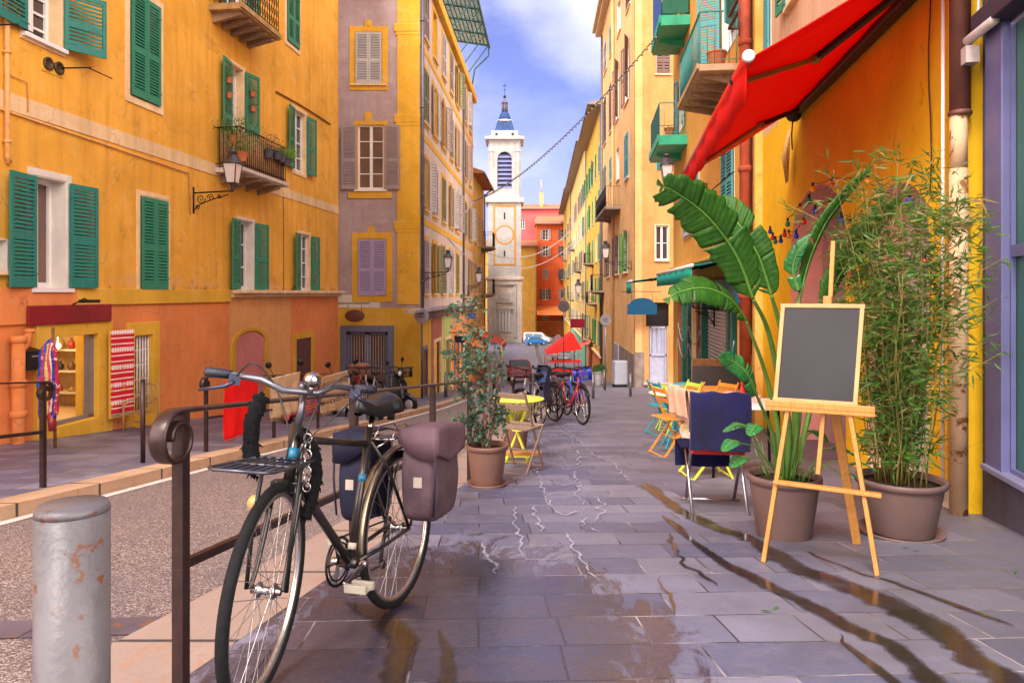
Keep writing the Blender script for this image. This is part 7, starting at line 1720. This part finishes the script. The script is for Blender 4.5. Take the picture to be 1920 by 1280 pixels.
tag(gt.build('ornamental_grass', leaf_mat('dry_grass', (.25, .30, .06), (.55, .36, .13), (.4, .4, .1), .3, .6), None, loc=(gx, gy, zg(gy) + .33), recalc=False), 'tuft of yellow green ornamental grass in the pot under the yellow table', 'plant')

# ================================================================ bistro furniture
def bistro_chair(name, label, m, sm=None, cloth=None, group=None, sw=.40):
    t = thing('folding_chair', label, 'chair', group=group); sm = sm or m; w_ = sw / 2
    for s_ in (-1, 1):
        b = MB(); b.bar((-.20, s_ * w_, 0), (.16, s_ * w_, .46), .018, .02); b.bar((.16, s_ * w_, .46), (.185, s_ * w_, .47), .018, .02); b.build('leg', m, t)
        b = MB(); b.bar((.22, s_ * (w_ - .025), 0), (-.19, s_ * (w_ - .025), .86), .018, .022); b.build('leg', m, t)
    b = MB(); b.bar((-.20, -w_, .02), (-.20, w_, .02), .014, .014); b.build('stretcher', m, t); b = MB(); b.bar((.205, -w_ + .02, .03), (.205, w_ - .02, .03), .014, .014); b.build('stretcher', m, t); b = MB(); b.bar((-.02, -w_, .23), (-.02, w_, .23), .012, .012); b.build('stretcher', m, t)
    b = MB()
    for k in range(6): x = -.15 + .345 * k / 5; b.box((x, 0, .465), (.046, sw, .016))
    b.build('seat', sm, t, bevel=.003)
    b = MB()
    for z in (.68, .80): x = -.19 * (z / .86) + .0 + .22 * (1 - z / .86); b.box((x - .005, 0, z), (.014, sw - .04, .055), Matrix.Rotation(-R(15), 3, 'Y'))
    b.build('backrest', sm, t, bevel=.003); return t
def round_table(label, x, y, r, h, mtop, mleg, cat='table'):
    t = thing('cafe_table', label, cat, (x, y, zg(y))); b = MB(); b.lathe([(.001, h - .012), (r - .01, h - .012), (r, h - .008), (r, h), (r - .005, h + .004), (.001, h + .004)], (0, 0, 0), 40); b.build('tabletop', mtop, t)
    for a in (pi / 4, 3 * pi / 4):
        for s_ in (-1, 1):
            b = MB(); n_ = Vector((-sin(a), cos(a), 0)) * .02; d_ = Vector((cos(a), sin(a), 0)); b.bar(d_ * r * .62 * s_ + n_, -d_ * r * .70 * s_ + n_ + Vector((0, 0, h - .02)), .018, .018); b.build('leg', mleg, t)
    b = MB(); b.torus((0, 0, h * .5), r * .25, .008, 'z', 20, 6); b.bar((-r * .45, -r * .45, .02), (r * .45, -r * .45, .02), .014, .014); b.bar((-r * .45, r * .45, .02), (r * .45, r * .45, .02), .014, .014); b.build('brace', mleg, t); return t
def pm(n, c): return mat(n, c, .35, .08, 5)
LEMON, TURQ2, ORG, LIMEG, BEIGE, WHT = pm('lemon_paint', (.72, .72, .06)), pm('turquoise_paint', (.02, .32, .42)), pm('orange_enamel', (.80, .30, .04)), pm('lime_enamel', (.45, .65, .08)), pm('beige_brown_paint', (.33, .22, .16)), pm('white_enamel', (.75, .70, .70))
def pc(t, px, d, rz, lift=0): p = at(px, d); t.location = (p.x, p.y, p.z + lift); t.rotation_euler = (0, 0, rz)
round_table('lemon yellow round folding table beside the potted eucalyptus', (972 - CX) / F * 8.3, 8.3, .30, .72, LEMON, LEMON)
c_ = bistro_chair('', 'brown beige folding chair standing at the lemon table', BEIGE, BEIGE); pc(c_, 972, 7.55, R(60))
b = MB(); b.bb(-.24, .24, -.05, .05, .10, .14); tag(b.build('wooden_plank', PINE, None, loc=at(975, 8.05), bevel=.005), 'orange wooden plank across the base of the lemon table', 'plank')
for lab, px, d, rz, m in (('turquoise folding chair farthest left of the cafe furniture', 1243, 11.6, R(20), TURQ2), ('orange folding chair in the middle of the cafe seating', 1258, 8.9, R(15), ORG), ('second orange folding chair, behind the other orange one', 1292, 9.9, R(160), ORG),
                          ('lime green folding chair between the turquoise and orange chairs', 1284, 11.0, R(-160), LIMEG), ('lemon yellow folding chair partly hidden by the navy towel', 1322, 7.15, R(5), LEMON), ('turquoise folding chair at the back of the white cafe table', 1318, 12.2, R(-120), TURQ2), ('orange folding chair under the far side of the cafe tables', 1350, 10.4, R(-150), ORG)):
    c_ = bistro_chair('', lab, m); pc(c_, px, d, rz)
tb = round_table('white round cafe table with a lime edge between the coloured chairs', (1268 - CX) / F * 9.7, 9.7, .36, .73, WHT, TURQ2)
b = MB(); b.torus((0, 0, .728), .362, .009, 'z', 40, 6); b.build('edge_band', LIMEG, tb)
round_table('small lime green table behind the white one', (1248 - CX) / F * 12.3, 12.3, .30, .74, LIMEG, LIMEG); round_table('turquoise table in front of the dark green shop', (1300 - CX) / F * 13.0, 13.0, .36, .76, TURQ2, TURQ2)
def rect_table(label, x, y, w_, d_, h, mt, ml, rz=0):
    t = thing('cafe_table', label, 'table', (x, y, zg(y)), rz); b = MB(); b.bb(-w_ / 2, w_ / 2, -d_ / 2, d_ / 2, h - .03, h); b.build('tabletop', mt, t, bevel=.006)
    for sx in (-1, 1):
        for sy in (-1, 1): b = MB(); b.cyl((sx * (w_ / 2 - .05), sy * (d_ / 2 - .05), 0), (sx * (w_ / 2 - .08), sy * (d_ / 2 - .08), h - .03), .014, n=8); b.build('leg', ml, t)
    return t
WT = rect_table('white rectangular cafe table behind the towel draped chair', (1392 - CX) / F * 7.3, 7.3, .75, .65, .73, WHT, STEELD, R(-8))
rect_table('orange topped wooden table before the dark green shop', (1325 - CX) / F * 11.3, 11.3, .9, .55, .75, ORG, ORG, R(-5))
wt = Vector(WT.location)
b = MB(); b.lathe([(.001, 0), (.028, 0), (.031, .02), (.031, .12), (.014, .16), (.012, .18), (.016, .185), (.010, .215), (.001, .22)], (0, 0, 0), 16); tag(b.build('sauce_bottle', mat('red_plastic', (.55, .01, .01), .25, .05), None, loc=wt + Vector((-.02, -.05, .73))), 'red sauce bottle on the white cafe table', 'bottle')
for k, (dx, lab) in enumerate(((-.28, 'salmon pink napkin holder at the left of the white table'), (-.17, 'taller pink cup beside the napkin holder'), (.12, 'pink cup right of the red sauce bottle'))):
    b = MB(); h_ = (.09, .12, .08)[k]; b.lathe([(.03, 0), (.032, .004), (.042, h_), (.038, h_), (.030, .01), (.001, .008)], (0, 0, 0), 18); tag(b.build('cup', pm('salmon_cup', (.66, .30, .24)), None, loc=wt + Vector((dx, .02 * k - .12, .73))), lab, 'cup')
# metal folding chair with navy towels
ALU = mat('brushed_tube', (.42, .40, .42), .28, .15, 10, metal=.9); NAVY = mat('navy_towel', (.008, .007, .055), .95, .35, 7, bmp=.6, bscale=120, sheen=.4)
cx_, cy_ = (1343 - CX) / F * 5.5, 5.55
mc = thing('folding_chair', 'steel folding chair with navy towels over its back, by the banana pot', 'chair', (cx_, cy_, zg(cy_)), R(84))   # faces away from the camera
for s_ in (-1, 1):
    b = MB(); b.tube([(-.26, s_ * .20, .015), (.10, s_ * .205, .44), (.16, s_ * .205, .46)], .0125, 10); b.build('leg', ALU, mc)
    b = MB(); b.tube([(.20, s_ * .185, .015), (-.10, s_ * .19, .50), (-.20, s_ * .195, .84), (-.205, s_ * .17, .87)], .0125, 10); b.build('leg', ALU, mc)
b = MB(); b.cyl((-.26, -.25, .014), (-.26, .25, .014), .014, n=10); b.cyl((.20, -.23, .014), (.20, .23, .014), .014, n=10); b.build('foot_bar', ALU, mc)
b = MB(); b.bb(-.16, .20, -.20, .20, .445, .475); b.build('seat', mat('red_vinyl', (.40, .015, .02), .35, .1), mc, bevel=.012)
b = MB(); b.tube([(-.205, -.18, .87), (-.205, .18, .87)], .0125, 10); b.bb(-.215, -.20, -.18, .18, .68, .85); b.build('backrest', MATS['red_vinyl'], mc)
def drape(name, m, pts, y0, y1, ny=26, solid=.012, amp=.006, seed=1):
    """cloth following a side profile (x,z), rippled across y"""
    P = catmull([Vector((p[0], 0, p[1])) for p in pts], 7); b = MB(); vs = []
    for i, p in enumerate(P):
        for j in range(ny + 1):
            y = y0 + (y1 - y0) * j / ny; u = i / len(P); q = noise.noise(Vector((y * 9, u * 2.5, seed))) * amp * 3 + amp * .8 * sin(y * 38 + seed + 2 * u); e = noise.noise(Vector((y * 5, seed * 3.1, 0))) * .012 * (1 if i in (0, len(P) - 1) else .3)
            tg = (P[min(len(P) - 1, i + 1)] - P[max(0, i - 1)]).normalized(); nrm = Vector((-tg.z, 0, tg.x)); v = p + nrm * q + tg * e; vs.append((v.x, y, v.z))
    b.smooth = True; b.add(vs, [(i * (ny + 1) + j, i * (ny + 1) + j + 1, (i + 1) * (ny + 1) + j + 1, (i + 1) * (ny + 1) + j) for i in range(len(P) - 1) for j in range(ny)]); return b.build(name, m, None, solid=solid)
o = drape('towel', NAVY, [(-.165, .62), (-.185, .80), (-.20, .905), (-.225, .905), (-.245, .80), (-.225, .60), (-.205, .485)], -.225, .215, seed=2); o.location = mc.location; o.rotation_euler = mc.rotation_euler; tag(o, 'navy blue towel draped over the back of the steel folding chair', 'towel')
o = drape('towel', mat('dark_navy_towel', (.008, .008, .045), .95, .3, 7, bmp=.6, bscale=120), [(-.12, .49), (.05, .49), (.17, .492), (.23, .46), (.235, .34), (.23, .27)], -.16, .27, seed=5); o.location = mc.location; o.rotation_euler = mc.rotation_euler; tag(o, 'darker navy towel lying across the seat and hanging under the first towel', 'towel')
o = drape('pink_cloth', mat('peach_towel', (.72, .42, .30), .9, .15), [(-.1, .55), (-.13, .80), (-.15, .88), (-.19, .86), (-.17, .60)], -.2, .2, seed=9); o.location = at(1302, 7.2); o.rotation_euler = (0, 0, R(10)); tag(o, 'peach pink cloth hung on the chair behind the navy towel', 'towel')
o = drape('cream_cloth', mat('cream_cloth', (.74, .60, .46), .9, .15), [(-.15, .48), (.0, .485), (.15, .48), (.18, .40), (.17, .33)], -.22, .2, seed=4); o.location = at(1322, 7.15); o.rotation_euler = (0, 0, R(185)); tag(o, 'cream cloth spread over the seat of the lemon yellow chair', 'cloth')
# dark A-board by the shop and other street things
b = MB(); b.T = Matrix.Rotation(-R(12), 4, 'X'); b.bb(-.42, .42, -.02, .02, 0, 1.12); ab = thing('menu_board', 'leaning black menu board in front of the white roller shutter', 'board', at(1350, 11.9), R(-8)); b.build('panel', mat('brown_black_board', (.016, .009, .007), .5, .2), ab, bevel=.01); b = MB(); b.T = Matrix.Rotation(R(14), 4, 'X') @ Matrix.Translation((0, .48, 0)); b.bb(-.42, .42, -.02, .02, 0, 1.1); b.build('back_panel', BRWD, ab)
b = MB(); b.bb(-.35, .35, -.25, .25, .15, 1.35); b2 = thing('utility_cabinet', 'white grey utility cabinet against the tall peach house', 'cabinet', at(1162, 36.5), R(10)); b.build('cabinet_body', mat('cabinet_grey', (.36, .36, .42), .5, .08), b2, bevel=.05); b = MB(); b.bb(-.32, .32, -.22, .22, -.05, .15); b.build('base', BLACK, b2)
for k, px in enumerate((1122, 1128)):
    t = make_pot(('white planter of clipped box nearer the grey shopfront', 'white planter of clipped box just beyond')[k], (px - CX) / F * (40 + 3 * k), 40 + 3 * k, .26, .75, m=WHT, cat='planter', taper=.7); bsh = MB()
    for q in range(500): v = Vector((random.gauss(0, 1), random.gauss(0, 1), random.gauss(0, 1))).normalized() * random.uniform(.2, .3); small_leaf(bsh, v + Vector((0, 0, .85)), v + Vector((random.gauss(0, .1), random.gauss(0, .1), random.gauss(0, .1))), .08, .03)
    bsh.build('clipped_box', leaf_mat('box_leaf%d' % k, (.02, .12, .02), (.06, .28, .05)), t, recalc=False)
# hanging blank signs
def hang_sign(name, label, px, py, d, w_, h_, m, shape='rect', rod=None, rz=0):
    p = ray(px, py, d); t = thing(name, label, 'sign', p, rz); b = MB()
    if shape == 'oval': b.lathe([(.001, -.02), (w_ / 2, -.02), (w_ / 2, .02), (.001, .02)], (0, 0, 0), 32, 1, h_ / w_, rot=Matrix.Rotation(pi / 2, 3, 'X'))
    elif shape == 'arch': P_ = [(-w_ / 2, -h_ / 2), (w_ / 2, -h_ / 2), (w_ / 2, h_ * .12), (w_ * .42, h_ * .12)] + [(w_ * .42 * cos(a * pi / 12), h_ * .12 + h_ * .38 * sin(a * pi / 12)) for a in range(1, 12)] + [(-w_ * .42, h_ * .12), (-w_ / 2, h_ * .12)]; b.poly_prism(P_, -.025, .025)
    else: b.bb(-w_ / 2, w_ / 2, -.03, .03, -h_ / 2, h_ / 2)
    b.build('board', m, t, bevel=.004); b = MB()
    if rod:
        x0, x1, z = rod; b.cyl((x0, 0, z), (x1, 0, z), .015, n=6); b.cyl((x1 if abs(x1) > abs(x0) else x0, 0, z), (x1 if abs(x1) > abs(x0) else x0, .35, z), .015)
        for x in (-w_ * .35, w_ * .35): b.cyl((x, 0, h_ * .3), (x, 0, z), .008, n=5)
    b.build('hanger', IRON, t); return t
hang_sign('hanging_sign', 'blank brown oval sign hanging over the blue grey doorway', 665, 592, 24.2, .66, .42, mat('brown_sign', (.13, .035, .02), .5, .15), 'oval', (-.75, .5, .42))
hang_sign('hanging_sign', 'blank arched blue sign hanging from a rod at the corner of the peach house', 1204, 574, 35.4, 1.45, .82, mat('petrol_blue_sign', (.004, .07, .15), .4, .1), 'arch', (-1.0, .95, .72))
hang_sign('hanging_sign', 'blank dark red sign board down the right side of the street', 1083, 606, 50, 1.0, .62, mat('crimson_sign', (.33, .005, .03), .5, .1), 'rect', (-.6, .9, .5))
hang_sign('hanging_sign', 'small blank black sign behind the eucalyptus leaves', 862, 636, 27, .38, .24, BLACK, 'rect', (-.4, .3, .25))
hang_sign('hanging_sign', 'small blue sign over the shops beyond the mauve house', 884, 592, 34, .42, .26, mat('blue_sign', (.02, .12, .5), .5, .1), 'rect', (-.5, .3, .25))
# awnings further down
CORAL = mat('coral_canvas', (.72, .12, .07), .8, .1, 3)
awning(F3, 'coral awning over a shop on the right past the crimson sign', 4.5, 9, -3.2, -3.9, 1.6, .4, CORAL, arms=False)
b1 = awning(c1, 'red awning over the shop left of the tower', 1.0, 5.5, -1.4, -2.1, 1.7, .35, CORAL, arms=False) if False else None
FC = Facade(c1.ob, None, fx, 42.6, fx + .35, 49.5); awning(FC, 'red awning projecting left of the white tower', 1.0, 5.5, -1.3, -2.0, 1.6, .35, CORAL, arms=False); awning(FS, 'orange awning over a shop under the mauve house', 11.6, 15.6, -1.3, -1.7, 1.0, .3, mat('orange_canvas2', (.7, .2, .05), .8), arms=False)
# red market tent
tt = thing('market_tent', 'bright red canvas market tent standing in the street before the red house', 'tent', at(1052, 62)); b = MB(); w_, d_, h0, h1 = 2.6, 4.2, 1.9, 3.6
b.add([(-w_ / 2, -d_ / 2, h0), (w_ / 2 + .3, -d_ / 2, h0 + .4), (w_ / 2 + .3, d_ / 2, h0 + .4), (-w_ / 2, d_ / 2, h0), (.9, -d_ / 2 + .4, h1), (.9, d_ / 2 - .4, h1)], [(0, 1, 4), (1, 2, 5, 4), (2, 3, 5), (3, 0, 4, 5)]); b.build('canopy', mat('scarlet_canvas', (.78, .02, .015), .7, .08), tt, solid=.03)
b = MB(); b.bb(-w_ / 2 + .15, w_ / 2 + .2, -d_ / 2 + .05, -d_ / 2 + .12, .1, .75); b.bb(-w_ / 2 + .15, w_ / 2 + .2, -d_ / 2 + .05, -d_ / 2 + .1, 1.2, 1.4); b.build('front_panel', MATS['scarlet_canvas'], tt)
for sx in (-1, 1):
    for sy in (-1, 1): b = MB(); b.cyl((sx * w_ / 2, sy * (d_ / 2 - .1), -.2), (sx * w_ / 2, sy * (d_ / 2 - .1), h0 + .1), .04, n=8); b.build('pole', REDP, tt)
# ================================================================ things on the left wall and pavement
u, z = FA.uz(129, 591, .12); b = MB(); u0 = FA.uz(52, 590, .1)[0]; u1 = FA.uz(208, 590, .1)[0]; zt = FA.uz(52, 573, .1)[1]; zb = FA.uz(52, 611, .1)[1]
o = MB(); o.bb(u0, u1, -.12, -.075, zb, zt); sb_ = thing('shop_sign', 'long blank dark red sign board over the lit shop doorway', 'sign', FA.w(0, 0, 0), FA.rz); o.build('board', mat('oxblood_board', (.24, .006, .012), .4, .15), sb_, bevel=.015)
b = MB(); um = (u0 + u1) / 2; b.tube([(um, -.1, zt), (um, -.3, zt + .10), (um + .0, -.36, zt + .06)], .012, 6); b.bb(um - .16, um + .20, -.42, -.32, zt + .03, zt + .08); b.build('spot_lamp', BLACK, sb_)
u0 = FA.uz(43, 660, .15)[0]; u1 = FA.uz(72, 660, .15)[0]; zt = FA.uz(50, 659, .15)[1]; zb = FA.uz(50, 694, .15)[1]; mb = thing('mailbox', 'black letter box on the salmon wall by the ribbed pipe', 'mailbox', FA.w(0, 0, 0), FA.rz); b = MB(); b.bb(u0, u1, -.22, -.02, zb, zt); b.add([(u0 - .01, -.24, zt), (u1 + .01, -.24, zt), (u1 + .01, -.02, zt + .05), (u0 - .01, -.02, zt + .05), (u0 - .01, -.02, zt), (u1 + .01, -.02, zt)], [(0, 1, 2, 3), (0, 3, 4), (1, 5, 2), (0, 4, 5, 1)]); b.build('box', BLACK, mb, bevel=.008); b = MB(); b.bb(u0 + .08, u1 - .08, -.226, -.218, zt - .08, zt - .06); b.build('slot', SILP, mb)
def weave(name, base, band, scale, horiz=True, c3=None, zig=True):
    if name in MATS: return MATS[name]
    m, nt, b = new_mat(name); p = objc(nt); wv = nn(nt, 'ShaderNodeTexWave', i_Scale=scale, i_Distortion=0.0); wv.bands_direction = 'Z'; nt.links.new(p, wv.inputs['Vector'])
    ck = nn(nt, 'ShaderNodeTexChecker', i_Scale=scale * 9); nt.links.new(mapped(nt, p, (1, 1, 1), (0, R(45), 0)), ck.inputs['Vector'])
    a = mixc(nt, base, band, ramp(nt, wv.outputs['Fac'], [(.86, 0.0), (.9, 1.0)])); w2 = nn(nt, 'ShaderNodeTexWave', i_Scale=scale * .33, i_Distortion=0.0); w2.bands_direction = 'Z'; nt.links.new(p, w2.inputs['Vector'])
    g = nn(nt, 'ShaderNodeMath', operation='MULTIPLY'); nt.links.new(ramp(nt, w2.outputs['Fac'], [(.80, 0.0), (.84, 1.0)]), g.inputs[0]); nt.links.new(ck.outputs['Fac'], g.inputs[1]); a = mixc(nt, a, c3 or band, g.outputs[0])
    nt.links.new(a, b.inputs['Base Color']); b.inputs['Roughness'].default_value = .95; bump(nt, b, noise_tex(nt, p, 120, 2), .5, .004); MATS[name] = m; return m
def hang_rug(name, label, m, origin, rz, w_, h_, z, fringe=None, seed=1, amp=.012):
    b = MB(); vs = []; nx, nz = 20, 24
    for i in range(nx + 1):
        for j in range(nz + 1):
            x = -w_ / 2 + w_ * i / nx; v = j / nz; y = amp * sin(x * 21 + seed) * v + amp * 1.5 * noise.noise(Vector((x * 4, v * 2, seed))) * (v + .2); vs.append((x * (1 - .03 * v), y, z - h_ * v + .01 * noise.noise(Vector((x * 6, seed, 0))) * v))
    b.smooth = True; b.add(vs, [(i * (nz + 1) + j, i * (nz + 1) + j + 1, (i + 1) * (nz + 1) + j + 1, (i + 1) * (nz + 1) + j) for i in range(nx) for j in range(nz)]); 
    t = thing(name, label, 'rug', origin, rz); b.build('cloth', m, t, solid=.008)
    b = MB()
    for i in range(34): x = -w_ / 2 * .97 + w_ * .97 * i / 33; b.tube([(x, 0, z - h_), (x + random.uniform(-.006, .006), random.uniform(-.01, .01), z - h_ - .045)], .003, 3)
    b.build('fringe', fringe or m, t); return t
u, z = FA.uz(222, 624, .5); us, _ = FA.uz(205, 700, .1); ud = FA.uz(240, 700, .1)[0]
hang_rug('wall_rug', 'red and white patterned woven rug hanging on the open yellow shutter', weave('red_white_weave', (.60, .006, .02), (.80, .66, .62), 3.2), FA.w((us + ud) / 2 - .10, -.24, 0), FA.rz - R(14), .46, 1.42, z + .02, mat('cream_fringe', (.7, .6, .5), .9))
b = MB(); b.T = Matrix.Rotation(-R(14), 4, 'Z'); zz0 = FA.uz(225, 782, .2)[1]; b.bb(-.26, .26, -.03, .0, zz0, z + .02)
for zz in (zz0 + .2, zz0 + .45): b.bb(-.25, .25, -.045, -.03, zz, zz + .04)
o = b.build('door_shutter', YELLOW, None, loc=FA.w((us + ud) / 2 - .08, -.20, 0), rot=(0, 0, FA.rz), bevel=.01); tag(o, 'yellow plank shutter folded open behind the red and white rug', 'shutter')
d = 9.22; xl = lk(9.4) ; dirk = Vector((lk(14) - lk(9), 5, 0)).normalized(); krz = atan2(dirk.y, dirk.x)
def on_rail(dd, off=-.05): return Vector((lk(dd), dd, zg(dd)))
hang_rug('rug', 'plain bright red rug hanging at the scrolled end of the far railing', mat('scarlet_wool', (.80, .012, .012), .9, .1, 5, bmp=.5, bscale=90), on_rail(9.95) + Vector((.06, 0, 0)), krz - .05, .80, .78, .93, seed=3, amp=.03)
hang_rug('rug', 'cream woven rug hung over the middle of the far railing', mat('cream_wool', (.66, .47, .30), .95, .2, 9, bmp=.6, bscale=60), on_rail(11.3) + Vector((.05, 0, 0)), krz - .03, .95, .62, .955, seed=4, amp=.03)
hang_rug('rug', 'multicoloured striped textile on the far railing beside the cream rug', weave('multi_weave', (.35, .03, .05), (.55, .40, .10), 7, c3=(.06, .06, .35)), on_rail(12.25) + Vector((.04, 0, 0)), krz - .03, .42, .66, .955, seed=6, amp=.02)
hang_rug('rug', 'beige rug with dark diamond net pattern farthest along the railing', weave('beige_net_weave', (.60, .42, .25), (.50, .33, .2), 3, c3=(.12, .07, .04)), on_rail(13.3) + Vector((.03, 0, 0)), krz - .03, 1.15, .66, .955, seed=7, amp=.03)
# scarves on a stand
sc_ = thing('scarf_stand', 'bundle of bright blue, red and yellow woven scarves on a wooden stand by the shop', 'scarf stand', at(95, 9.6) + Vector((0, 0, -.01)), 0); b = MB(); b.cyl((.06, 0, 0), (.03, 0, 1.62), .02, n=8); b.tube([(-.1, 0, 1.2), (0, -.02, 1.4), (.03, 0, 1.5)], .015, 6); b.build('pole', BRWD, sc_)
rnd = random.Random(4)
for k, c in enumerate(((.02, .08, .45), (.55, .03, .05), (.03, .12, .50), (.70, .45, .10), (.60, .08, .15), (.75, .65, .5), (.02, .05, .35), (.45, .03, .06))):
    x = -.10 + .03 * k; b = MB(); P = catmull([Vector((.02, 0, 1.45 - .01 * k)), Vector((x * .8, -.05, 1.30)), Vector((x * 1.1, -.06 + .01 * (k % 3), .85)), Vector((x * .9, -.05, .42 + .04 * (k % 3)))], 8); b.tube(P, [.028 * (1 + .25 * sin(i * .9 + k)) for i in range(len(P))], 8); b.build('scarf', mat('scarf_wool_%d' % k, c, .95, .4, 25, bmp=.7, bscale=70, spot=((.8, .7, .5) if k % 2 else (.6, .1, .1)), spotscale=18, spotcut=.58), sc_)
b = MB(); b.tube([(.04, -.05, .46), (.05, -.05, .25)], [.055, .04], 8); b.build('tassel', REDP, sc_)
# rattan chair
rc_ = thing('rattan_chair', 'pale cane armchair standing by the barred window', 'chair', at(264, 12.2), R(-20)); rc_.scale = (.8, .8, .8); CN = mat('pale_cane', (.42, .24, .10), .7, .25, 20)
for sx in (-.24, .24):
    for sy, h_ in ((-.22, .62), (.22, .98)): b = MB(); b.cyl((sx, sy, 0), (sx, sy, h_), .018, n=8); b.build('leg', CN, rc_)
b = MB()
for k in range(8): b.bar((-.24, -.2 + .055 * k, .38), (.24, -.2 + .055 * k, .38), .03, .012)
b.build('seat', CN, rc_); b = MB()
for k in range(9): x = -.22 + .055 * k; b.cyl((x, .22, .4), (x, .22, .96), .007, n=5)
for zz in (.55, .7, .96): b.cyl((-.24, .22, zz), (.24, .22, zz), .012, n=6)
b.build('backrest', CN, rc_); b = MB()
for sx in (-.24, .24): b.tube([(sx, -.24, .62), (sx, .22, .66)], .015, 6); b.tube([(sx, -.22, .15), (sx, .22, .15)], .01, 6)
for zz in (.12, .2): b.tube([(-.24, -.22, zz), (.24, -.22, zz)], .01, 6)
b.build('arm_frame', CN, rc_)
# ================================================================ balcony pots
def flower_pot(label, p, r=.11, m=None, leafc=0, hgt=.25, n=90, spiky=False, group=None):
    t = make_pot(label, p.x, p.y, r, r * 1.7, m=m or mat('terracotta', (.50, .16, .07), .8, .15, 6), cat='plant pot', taper=.7, z=p.z, group=group); b = MB()
    for k in range(n):
        a = random.uniform(0, 6.28); rr = random.uniform(0, r); s0 = Vector((rr * cos(a), rr * sin(a), r * 1.5)); d_ = Vector((cos(a) * random.uniform(.1, 1), sin(a) * random.uniform(.1, 1), random.uniform(.2, 1.2))).normalized(); q = s0 + d_ * random.uniform(.2, 1) * hgt
        if spiky: small_leaf(b, s0, d_, hgt * random.uniform(.6, 1.1), .008)
        else: small_leaf(b, q, Vector((random.gauss(0, 1), random.gauss(0, 1), random.gauss(0, 1))), .05, .018)
    b.build('foliage', FL[leafc], t, recalc=False); return t
FL = [leaf_mat('pot_leaf', (.03, .12, .02), (.12, .30, .05)), leaf_mat('fern_leaf', (.10, .32, .02), (.25, .50, .05)), leaf_mat('dry_shrub', (.22, .15, .08), (.35, .22, .12))]
u0, u1, bz = BALU; GP = mat('grey_pot', (.10, .09, .11), .6, .2)
for k, (f_, off, zz, mm, lc, hg, nn_, sp, lab) in enumerate(((.52, -.66, .42, GP, 2, .42, 170, False, 'grey pot with a dry twiggy shrub hooked on the balcony rail'), (.70, -.68, .46, GP, 0, .10, 30, False, 'wide grey balcony pot between the shrub and the fern'), (.80, -.68, .44, GP, 0, .10, 30, False, 'small grey balcony pot next to the fern'), (.92, -.68, .40, GP, 1, .40, 150, True, 'grey pot of a bright green fern at the far end of the balcony'),
                                          (.05, -.40, .50, None, 0, .5, 200, False, 'leafy green plant trailing over the near end of the balcony'), (.02, -.62, .12, None, 0, .45, 120, False, 'trailing green plant low on the near corner of the balcony'))):
    flower_pot(lab, FA.w(u0 + (u1 - u0) * f_, off, bz + zz), .12, mm, lc, hg, nn_ * (2 if lc == 0 and hg > .3 else 1), sp)
for (px, py, lab) in ((428, 150, 'small terracotta pot fixed high on the left balcony shutter'), (428, 178, 'small terracotta pot fixed lower on the left balcony shutter'), (472, 176, 'terracotta cactus pot fixed on the right balcony shutter'), (473, 204, 'lower terracotta cactus pot on the right balcony shutter')):
    u, z = FA.uz(px, py, .14); flower_pot(lab, FA.w(u, -.16, z - .08), .075, None, 0, .16, 40, px > 450)
u0, u1, z = BIG; flower_pot('large terracotta pot on the edge of the turquoise railed balcony', FR5.w(u1 - .35, -.45, z + .01), .19, None, 0, .05, 10)
u0, u1, z = MIDB; flower_pot('terracotta pot on the lower jade balcony', FR5.w(u1 - .3, -.5, z + .01), .15, None, 0, .1, 20)
# leaf litter and bits on the paving
for k, (px, py) in enumerate(((1690, 1028), (1725, 1035), (1905, 1072), (1425, 1147), (1700, 1015), (1460, 1140))):
    x, y = px_ground(px, py); b = MB(); small_leaf(b, Vector((0, 0, .004)), Vector((cos(k * 2), sin(k * 2), .0)), .055, .008, Vector((0, 0, 1))); tag(b.build('fallen_leaf', BAML, None, loc=(x, y, zg(y) + .006), recalc=False), 'fallen bamboo leaf lying on the paving', 'leaf', 'fallen leaves on the paving')
for c in bpy.data.objects:
    if c.parent is None and c.type == 'EMPTY' and not c.get('label'): c['label'] = c.name
